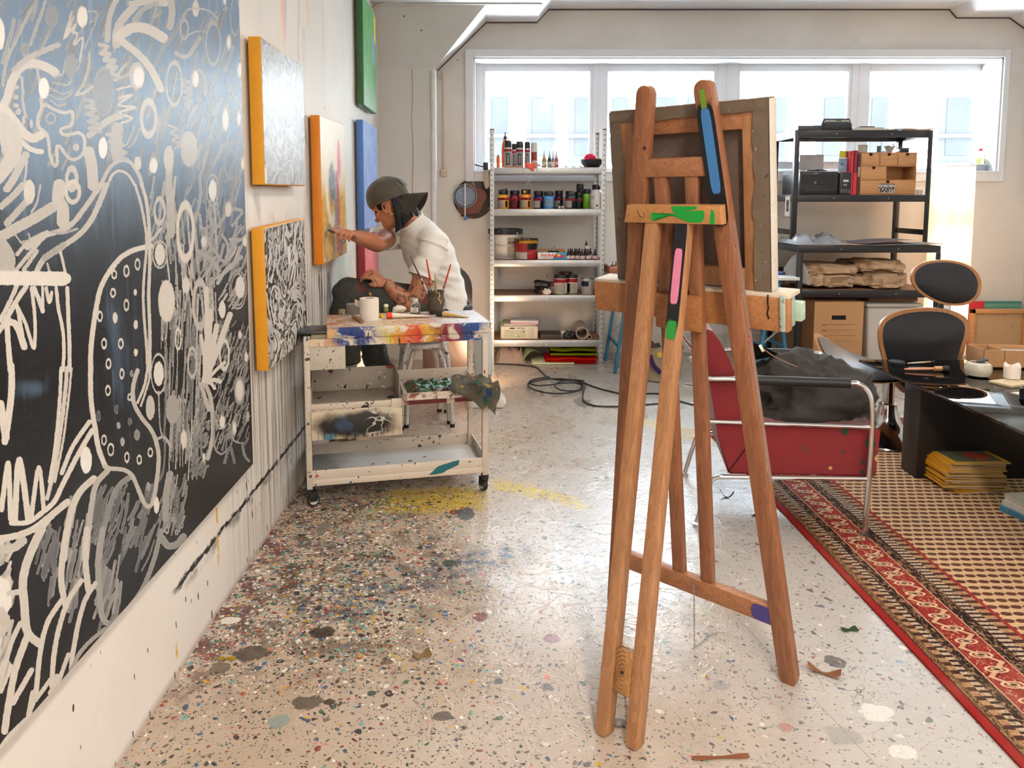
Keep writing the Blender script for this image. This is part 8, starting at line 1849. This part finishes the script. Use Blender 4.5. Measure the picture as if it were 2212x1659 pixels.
# ================================================================ pleated paper floor lamp
lxc=(at_y(2022,400,5.86).x+at_y(2094,400,5.86).x)/2;lw=(at_y(2094,400,5.86).x-at_y(2022,400,5.86).x)/2;lzt=at_y(2050,358,5.86).z
FLM=thing('floor_lamp','tall pleated white paper floor lamp glowing behind the swivel chair','lamp',(lxc,5.86,0))
g=G('lamp_paper');o_=g.obj();x,y,z=g.xyz()
g.n.remove(g.b);tl_=g.n.new('ShaderNodeBsdfTranslucent');df=g.n.new('ShaderNodeBsdfDiffuse');mx=g.n.new('ShaderNodeMixShader');mx.inputs[0].default_value=.45
cc_=g.mix(g.step(g.abs(g.fract((x+y)*60.0)-.5),.3,.1),(.88,.80,.68),(.95,.90,.82))
g.l.new(cc_.k,tl_.inputs[0]);g.l.new(cc_.k,df.inputs[0]);g.l.new(df.outputs[0],mx.inputs[1]);g.l.new(tl_.outputs[0],mx.inputs[2]);g.l.new(mx.outputs[0],g.n['Material Output'].inputs[0]);M_LP=g.mat
b=new();n=120;rs=[]
for zz_ in[.06+(lzt-.06)*k/6 for k in range(7)]:
 ringv=[]
 for i in range(n):
  a=2*math.pi*i/n;q=max(abs(math.cos(a)),abs(math.sin(a)));rr=lw/q*(1-.10*abs(math.cos(2*a))*0);rr=min(rr,lw*1.22);rr*=(1+(.012 if i%2 else-.012))*(1-.05*zz_/lzt)
  ringv.append(b.verts.new((lxc+rr*math.cos(a),5.86+rr*math.sin(a)*.9,zz_)))
 rs.append(ringv)
skin(b,rs,False,False);ob('shade',b,M_LP,FLM,20)
b=new();cyl(b,(lxc,5.86,.02),(lxc,5.86,.5),.008);ob('pole',b,m_steel,FLM);b=new();cyl(b,(lxc,5.86,0),(lxc,5.86,.02),.11,n=28);ob('base',b,m_black,FLM)
for zz_ in(.07,lzt-.005):
 b=new();tube(b,[(lxc+lw*.96*sx_,5.86+lw*.86*sy_,zz_)for sx_,sy_ in((-1,-1),(1,-1),(1,1),(-1,1))],.004,6,closed=True);ob('rim',b,pm('#d9d4ca',.5),FLM)
g=G('bulb_glow');mb=g.out((1,.9,.7),.4,em=(1,.72,.42),ems=3.0)
for zz_ in(.45,.95,1.35):
 b=new();ell(b,(lxc,5.86,zz_),(.03,.03,.04));ob('bulb',b,mb,FLM)
 ld=bpy.data.lights.new('bulb_light','POINT');ld.energy=7.5;ld.color=(1,.66,.38);ld.shadow_soft_size=.035;lo=bpy.data.objects.new('bulb_light',ld);COL.objects.link(lo);lo.parent=FLM;lo.location=(.0,-.045,zz_)
# ================================================================ paintings leaning by the wall on the right
def leaning(label,px0,px1,pyt,Y,lean,th,m_,extra=None,x1=None):
 x0=at_y(px0,pyt,Y).x;x1=x1 or at_y(px1,pyt,Y).x;zt=at_y(px0,pyt,Y).z
 t=thing('leaning_painting',label,'painting',((x0+x1)/2,Y,0));b=new();box(b,x0,x1,-th,0,0,zt,.002,M=T(0,Y,0.0,-lean));
 zmin=min(v.co.z for v in b.verts);bmesh.ops.translate(b,vec=(0,0,-zmin+.0005),verts=b.verts);ob('canvas',b,m_,t)
 return t,x0,x1,zt
leaning('bright red canvas edge leaning on the wall beside the floor lamp',2092,2127,651,6.10,.05,.02,pm('#b8161e',.5))
leaning('teal swirl-patterned canvas leaning on the wall at the far right',2126,2200,651,6.14,.04,.02,m_swirl('teal_swirl',['#1d5a5c','#2f7a74','#6a9a86','#a8b08a'],20,1.0),x1=4.46)
Yw=6.02;x0,x1=at_y(2094,670,Yw).x,4.42;zt=at_y(2094,667,Yw).z
t=thing('plywood_painting','large stained plywood panel with pine frame leaning in front of the canvases','painting',((x0+x1)/2,Yw,0))
g=G('stained_ply');o_=g.obj();c=g.mix(g.noise(o_,3,4),'#a8835a','#c4a07a');c=g.mix(g.step(g.noise(o_,5,4,.6),.55,.68)*.6,c,'#7d7048');c=g.mix(g.step(g.noise(g.vadd(o_,g.vec(3.0,3.0,1.0)),7,4,.6),.58,.7)*.6,c,'#9a5a48');c=g.mix(g.step(g.noise(o_,14,4,.6),.64,.7),c,'#5a4a38');m_ply2=g.out(c,.7)
b=new();box(b,x0,x1,Yw-.005,Yw,.001,zt);ob('ply',b,m_ply2,t,0)
for nm,q in(('frame_bar',(x0,x1,zt-.035,zt)),('frame_bar',(x1-.035,x1,.001,zt)),('frame_bar',(x0,x0+.035,.001,zt))):
 b=new();box(b,q[0],q[1],Yw-.03,Yw-.005,q[2],q[3],.002);ob(nm,b,m_dp,t)
# ================================================================ things on the window sill
SZ_=WZ0+.007;SY_=BY+.09
def sl(px):return at_y(px,370,SY_).x
b=new();box(b,sl(1896),sl(1922),SY_-.03,SY_+.05,SZ_,SZ_+.17,.003);o=one('ink_carton',b,splat('#d0d6e0',.5,.3,40,['#1d2a5c','#e6e8ec','#2a3a70']),'white and navy ink carton on the sill right of the black shelf','carton')
lat('bottle','plain white bottle beside the navy ink carton on the sill','bottle',1932,SY_,SZ_,[(.02,0),(.021,.003),(.021,.10),(.012,.12),(.012,.135)],pm('#dadbdc',.4))
b=new();prism(b,[(0,0),(.12,0),(.12,.105),(.095,.12),(.01,.07)],-.02,.02,Matrix(((1,0,0,sl(1942)),(0,0,-1,SY_+.06),(0,1,0,SZ_),(0,0,0,1))));one('grey_wedge',b,pm('#9a8f88',.6),'grey-brown angled carton on the sill above the floor lamp','carton',smooth=0)
t=thing('coffee_pot','glass coffee press with black lid on the sill carton','coffee pot',(sl(1910),SY_,SZ_+.17));x=sl(1910)
b=new();lathe(b,[(.033,0),(.035,.003),(.035,.07),(.034,.075)],(x,SY_,SZ_+.1705),20);ob('glass',b,M_GLASS,t)
b=new();lathe(b,[(.037,.072),(.038,.078),(.030,.088),(.006,.094),(.006,.100)],(x,SY_,SZ_+.1705),20);ob('lid',b,m_black,t)
b=new();tube(b,crom([(x+.035,SY_,SZ_+.235),(x+.062,SY_,SZ_+.235),(x+.062,SY_,SZ_+.19),(x+.035,SY_,SZ_+.185)],4),.004,6);ob('handle',b,m_black,t)
x=sl(2122);t=thing('detergent_bottle','clear bottle with yellow liquid and red cap at the right end of the sill','bottle',(x,SY_+.04,SZ_+.06))
b=new();box(b,x-.06,x+.07,SY_-.0,SY_+.10,SZ_,SZ_+.058,.004);one('jar_block',b,pm('#b5bcc0',.25,0,.1,trans=.3),'clear plastic box under the red-capped bottle on the sill','box')
b=new();lathe(b,[(.036,0),(.038,.004),(.038,.055),(.034,.08),(.016,.105),(.013,.112)],(x,SY_+.04,SZ_+.0605),20);ob('body',b,M_GLASS,t)
b=new();lathe(b,[(.034,.004),(.0355,.006),(.0355,.050),(.001,.0505)],(x,SY_+.04,SZ_+.0605),20);ob('liquid',b,pm('#dfd48a',.2,0,.05,trans=.6),t)
b=new();lathe(b,[(.016,.110),(.017,.112),(.017,.132),(.014,.134)],(x,SY_+.04,SZ_+.0605),16);ob('cap',b,pm('#d8333a',.4),t)
lat('small_flask','small flask with brown stopper left of the red-capped bottle on the sill','bottle',2102,SY_-.02,SZ_,[(.022,0),(.024,.003),(.024,.045),(.008,.06),(.008,.075)],pm('#bfc4c0',.2,0,.1,trans=.4))
one('dried_plant',crumple((sl(2146),SY_+.0,SZ_),(.035,.03,.035),.012,6,.7),pm('#6b5a4c',.8),'dried brown plant clump in the right corner of the sill','plant',smooth=15)
one('cable',crumple((sl(1880),SY_-.02,SZ_),(.05,.03,.028),.014,9,.6),m_black,'black cable lump on the sill behind the right shelf post','cable',smooth=20)
# hook rail inside the window behind the shelf
t=thing('hook_rail','white hook rail running along the sill behind the black shelf','rail',(sl(1760),BY+.02,SZ_))
for zz_,yy_ in((at_y(1750,352,BY+.03).z,BY+.03),):
 b=new();box(b,sl(1664),sl(1806),yy_,yy_+.012,zz_-.05,zz_+.012,.002);ob('rail',b,pm('#c6cbd0',.4),t)
 for k in range(6):
  xx_=sl(1670+k*24);b=new();tube(b,crom([(xx_,yy_,zz_),(xx_,yy_-.018,zz_-.004),(xx_,yy_-.022,zz_+.012)],3),.003,6);ob('hook',b,m_steel,t)
b=new();bar(b,(sl(1664),BY+.036,SZ_),(sl(1664),BY+.036,at_y(1750,352,BY+.03).z-.049),.02,.01,(0,1,0));bar(b,(sl(1804),BY+.036,SZ_),(sl(1804),BY+.036,at_y(1750,352,BY+.03).z-.049),.02,.01,(0,1,0));ob('upright',b,pm('#c6cbd0',.4),t)
# ================================================================ left end of the window wall
dc=at_y(1016,430,BY-.02);k_=BY/FPX
t=thing('round_cutter','round rusty board with steel ring hanging on the wall left of the shelf','wall piece',(dc.x,BY,dc.z-.17))
b=new();lathe(b,[(.162,-.008),(.165,-.004),(.165,.004),(.160,.008)],n=40,M=T(dc.x+.025,BY-.010,dc.z+.002,R(90)));ob('board',b,splat('#4a3f3c',.7,.4,20,['#5a4a44','#8a8480','#2c2624','#6b4a3c']),t)
b=new();pts=[(.128*(1+.08*math.sin(5*a)+.06*math.sin(3*a+1))*math.cos(a),.128*(1+.08*math.sin(5*a)+.06*math.sin(3*a+1))*math.sin(a))for a in[k*math.pi/18 for k in range(36)]]
prism(b,pts,.0,.004,T(dc.x-.005,BY-.0195,dc.z+.0,R(90)));ob('rust_paint',b,pm('#7a3a1c',.4,0,.35,20),t)
rc=at_y(1005,424,BY-.04)
b=new();lathe(b,[(.082,-.028),(.094,-.028),(.098,.0),(.090,.0),(.084,-.01)],n=40,M=T(rc.x,BY-.052,rc.z,R(90)),cap0=False,cap1=False);ob('ring',b,pm('#6d6e70',.3,.9),t)
b=new();lathe(b,[(.001,0),(.084,0),(.084,.003),(.001,.003)],n=36,M=T(rc.x,BY-.030,rc.z,R(90)));ob('plate',b,splat('#8794ac',.35,.3,40,['#2c3a4c','#b9c4d0','#5a6a84']),t)
b=new();bar(b,(rc.x,BY-.082,rc.z+.105),(rc.x,BY-.082,rc.z-.17),.008,.006,(0,1,0));ob('rod',b,m_steel,t)
b=new();bar(b,(rc.x-.032,BY-.06,rc.z-.09),(rc.x-.028,BY-.06,rc.z-.165),.014,.008,(0,1,0));bar(b,(rc.x-.035,BY-.06,rc.z-.163),(rc.x+.03,BY-.06,rc.z-.163),.008,.008,(0,1,0));ob('bracket',b,pm('#3a3634',.5),t)
b=new();box(b,rc.x-.014,rc.x+.018,BY-.075,BY-.05,rc.z-.195,rc.z-.167,.003);ob('blue_grip',b,pm('#3f74b0',.4),t)
sp_=at_y(958,373,BY-.004)
t=thing('wall_socket','old cream wall socket with cables running up the wall','socket',(sp_.x,BY,sp_.z-.03))
b=new();box(b,sp_.x-.027,sp_.x+.027,BY-.02,BY-.0005,sp_.z-.033,sp_.z+.033,.006);ob('plate',b,pm('#d2c2ac',.5),t)
for dx in(-.02,.02):
 b=new();cyl(b,(sp_.x+dx,BY-.021,sp_.z),(sp_.x+dx,BY-.018,sp_.z),.003,n=8);ob('screw',b,pm('#5a4a3c',.5),t)
b=new();tube(b,crom([(sp_.x-.004,BY-.006,sp_.z+.03),(sp_.x-.006,BY-.006,sp_.z+.3),(sp_.x-.002,BY-.006,sp_.z+.8),(sp_.x-.02,BY-.006,2.28),(sp_.x-.05,BY-.02,2.33)],5),.005,6);tube(b,crom([(sp_.x+.006,BY-.006,sp_.z+.03),(sp_.x+.004,BY-.006,sp_.z+.5),(sp_.x+.002,BY-.006,2.3)],5),.004,6);ob('cable',b,pm('#cfc6b8',.6),t)
# clamp lamp and white bag at the shelf's upper left
c1=at_y(1050,356,5.95);t=thing('clamp_tool','dark clamp tool with a thin arm at the upper left of the metal shelf','clamp',tuple(c1))
b=new();box(b,c1.x-.022,c1.x+.018,5.93,5.98,c1.z-.04,c1.z+.02,.006);ob('head',b,pm('#23273a',.4),t)
b=new();q1,q2=at_y(1026,355,5.94),at_y(1048,361,5.95);tube(b,[q1,q1.lerp(q2,.4),q2],[.009,.007,.006],8);ob('arm',b,pm('#4a5a80',.35),t)
pb=at_y(1052,385,5.98)
b=new();vs=ell(b,(pb.x,5.97,pb.z),(.038,.04,.085),None,20,14)
for v in vs:v.co.x+=.014*nz(v.co,18,3);v.co.z+=.01*nz(v.co,14,5)
one('fabric_bag',b,pm('#dcc9b6',.8),'cream cloth bag hanging beside the left post of the metal shelf','bag')
# rounded dark board standing behind the painter
Yd=5.0;x1_=at_y(1020,620,Yd).x;zt_=at_y(1010,570,Yd).z;wB=.34
P=[(x1_-wB,.001),(x1_,.001),(x1_,zt_-.17)]+[(x1_-.17+.17*math.cos(a),zt_-.17+.17*math.sin(a))for a in[k*math.pi/12 for k in range(1,12)]]+[(x1_-wB,zt_-.17)]
t=thing('chair_back','dark brown round-topped bentwood chair back behind the painter','chair',(x1_-wB/2,Yd,0))
b=new();prism(b,[(p[0],p[1])for p in P if True],-Yd-.02,-Yd,Matrix(((1,0,0,0),(0,0,-1,0),(0,1,0,0),(0,0,0,1))),.004);ob('panel',b,pm('#2c211d',.45),t)
b=new();box(b,x1_-wB+.02,x1_-.02,Yd-.006,Yd+.34,.42,.44,.01);ob('seat',b,pm('#2c211d',.45),t)
for xx_ in(x1_-wB+.03,x1_-.03):
 b=new();cyl(b,(xx_,Yd+.31,0),(xx_,Yd+.31,.42),.014);ob('leg',b,pm('#2c211d',.45),t)
# warm lamp standing on the floor in the corner behind the trolley: white hooded lamp
p0=at_z(1048,890,0);p0=Vector((p0.x-.01,p0.y,0))
t=thing('floor_heater','white plastic hooded work lamp standing on the floor behind the trolley','lamp',(p0.x,4.6,0))
b=new();prism(b,[(-.13,0),(.10,0),(.12,.03),(.07,.10),(-.12,.08)],-.08,.08,Matrix(((1,0,0,p0.x+.02),(0,0,-1,4.6),(0,1,0,.0005),(0,0,0,1))),.01);ob('foot',b,pm('#dedbd5',.45),t)
b=new();bm_m=T(p0.x-.005,4.68,.32,.12,0,-.25);box(b,-.055,.055,-.04,.04,-.17,.17,.02,bm_m,3);ob('housing',b,pm('#d6d6d2',.45),t)
b=new();box(b,-.042,.042,-.044,-.036,-.15,.15,.003,bm_m,2);ob('recess',b,pm('#b9bdb8',.5),t)
ld=bpy.data.lights.new('corner_light','AREA');ld.shape='RECTANGLE';ld.size=.22;ld.size_y=.4;ld.energy=11.0;ld.color=(1,.70,.45)
lo=bpy.data.objects.new('corner_light',ld);COL.objects.link(lo);lo.parent=t;lo.location=(-.10,.30,.36);lo.rotation_euler=(R(80),0,R(35))
b=new();box(b,-.045,.045,.037,.044,-.15,.15,.003,bm_m,2);g=G('lamp_panel');ob('light_panel',b,g.out((1,.9,.8),.4,em=(1,.72,.48),ems=3.0),t)
# ================================================================ tote bag, cables and litter on the floor
Yt=5.15;t=thing('tote_bag','cream canvas tote bag with purple straps on the floor behind the easel','bag',(at_y(1425,800,Yt).x,Yt,0))
x0,x1=at_y(1396,800,Yt).x,at_y(1478,800,Yt).x
b=new()
def tf(u,v):
 a=u*2*math.pi;w_=(x1-x0)/2*(1.0+.05*math.sin(v*3));h_=.235*v*(1-.18*max(0,-math.cos(a)))+.008;return Vector(((x0+x1)/2+w_*math.copysign(abs(math.cos(a))**.7,math.cos(a))*(.94+.06*v)+.02*v,Yt+.11+.10*math.sin(a)*(1-.5*v),h_+.012*math.sin(a*3)*v))
sheet(b,tf,40,12,.004);ob('body',b,pm('#cbb798',.85,0,.06,30),t,60)
for q in(((1382,758),(1362,790),(1380,806)),((1404,768),(1412,790),(1428,806))):
 b=new();P=crom([at_y(a,c_,Yt-.004)for a,c_ in q],5);
 for a_,c_ in zip(P,P[1:]):bar(b,a_,c_,.032,.004,(0,1,0),ext=.002)
 ob('strap',b,pm('#3a1f5c',.7),t)
em=at_y(1426,767,Yt-.004);b=new();lathe(b,[(.020,-.002),(.021,0),(.020,.002)],n=16,M=T(em.x,Yt+.005,em.z,R(90)));ob('badge',b,pm('#c9a42c',.5,0,.3,60),t)
one('dark_shoes',crumple((at_y(1415,750,5.45).x,5.42,0),(.11,.07,.13),.05,12,.4),pm('#3a2f2a',.7),'dark brown leather heap behind the cream tote bag','bag',smooth=30)
def ground(pts,r=.006):return[Vector((p.x,p.y,r+.001))for p in(at_z(a,c_,r)for a,c_ in pts)]
cz3=lambda cx,cy:(1080+cx/5.267,720+cy/5.267)
b=new()
main=[(-60,350),(0,350),(250,365),(400,385),(470,440),(540,500),(650,525),(850,535),(960,570),(1100,620),(1250,660),(1400,690),(1600,690),(1830,690),(2000,760),(2200,815)]
tube(b,crom(ground([cz3(*p)for p in main]),6),.0055,7);one('power_cable',b,pm('#1c1b1c',.5),'black power cable snaking across the floor from under the shelf','cable')
b=new();loop1=[(960,560),(800,545),(650,535),(500,545),(380,570),(320,600),(340,640),(430,680),(560,705),(700,710),(850,690),(940,650),(920,590),(820,565),(700,575),(630,610),(640,650),(720,680),(850,685),(930,655),(910,610),(820,595),(700,600),(600,615),(450,630),(360,615),(330,590),(400,555),(560,530)]
P=[cz3(*p)for p in loop1];G_=ground(P);
for k,p in enumerate(G_):p.z+=.011*(k/len(G_))+.011
tube(b,crom(G_,6),.0055,7);one('coiled_cable',b,pm('#1f1e1e',.5),'loose coils of black cable on the floor in front of the metal shelf','cable')
b=new();tube(b,crom(ground([cz3(*p)for p in((975,590),(950,670),(945,750),(1000,800),(1120,830),(1350,832),(1600,815),(1820,800))]),6),.005,7);one('thin_cable',b,pm('#1c1b1c',.5),'thin black cable curving towards the easel legs on the floor','cable')
b=new();tube(b,crom(ground([(1330,775),(1345,795),(1380,800),(1400,790)]),5),.004,6);one('cream_cable',b,pm('#c9bfb0',.6),'cream cable on the floor by the blue trestle','cable')
def flake(label,name,px,py,L_,W__,h,col,ang,curl=.3,cat='scrap'):
 p=at_z(px,py,0);b=new();sheet(b,lambda u,v:Vector((p.x,p.y,.002))+Matrix.Rotation(ang,3,'Z')@Vector(((u-.5)*L_,(v-.5)*W__*(1+.3*math.sin(u*9)),h*(curl*(2*u-1)**2+.15*math.sin(v*3+u*5))+.001)),12,4,.0012);return one(name,b,col,label,cat,smooth=60)
flake('long flat reddish wood splinter on the floor below the easel','wood_splinter',1557,1638,.135,.012,.004,pm('#b0714a',.7),.06)
flake('curled brown wood peel on the floor right of the easel foot','wood_peel',1780,1456,.085,.022,.02,pm('#a8714c',.7),-.5,.8)
flake('black plastic strip bent upright on the floor near the armchair','plastic_strip',1570,1075,.06,.01,.03,m_black,-.4,1.0)
flake('tiny black square on the floor under the armchair','plastic_bit',1628,1115,.02,.016,.004,m_black,.2)
flake('yellow oil pastel stub on the floor near the painting wall','pastel_stub',490,1424,.05,.014,.006,pm('#c9a82c',.5),.05,.1)
flake('pale torn paper bit lying on the rug border','paper_scrap',1942,1221,.026,.018,.002,pm('#d2c2ae',.8),-.2)
flake('crumpled straw-like scrap on the grey floor','straw_scrap',912,1417,.05,.03,.012,pm('#a88a5a',.8),.4,.6)
flake('dark green leaf-like paint chip on the floor','paint_chip',1835,1362,.05,.02,.008,splat('#3b5a3a',.5,.5,60),.1,.5)
one('floor_pebble',crumple((at_z(1337,1567,0).x,at_z(1337,1567,0).y,0),(.018,.012,.008),.02,3,.2),pm('#7a7672',.5),'smooth grey pebble between the easel feet','pebble')
# rags and paint sticks on the floor by the wall behind the trolley
x0=at_z(735,940,0)
b=new();box(b,-.085,.085,-.10,.10,0,.02,.003,M=T(x0.x,x0.y,.0005,0,0,.2));one('painted_board',b,splat('#7a4a44',.5,.7,16,['#a8584a','#5a9a9a','#c9c0b4','#8a3a34','#3a5a6a'],0,.1),'paint-smeared board lying on the floor by the wall behind the trolley','board')
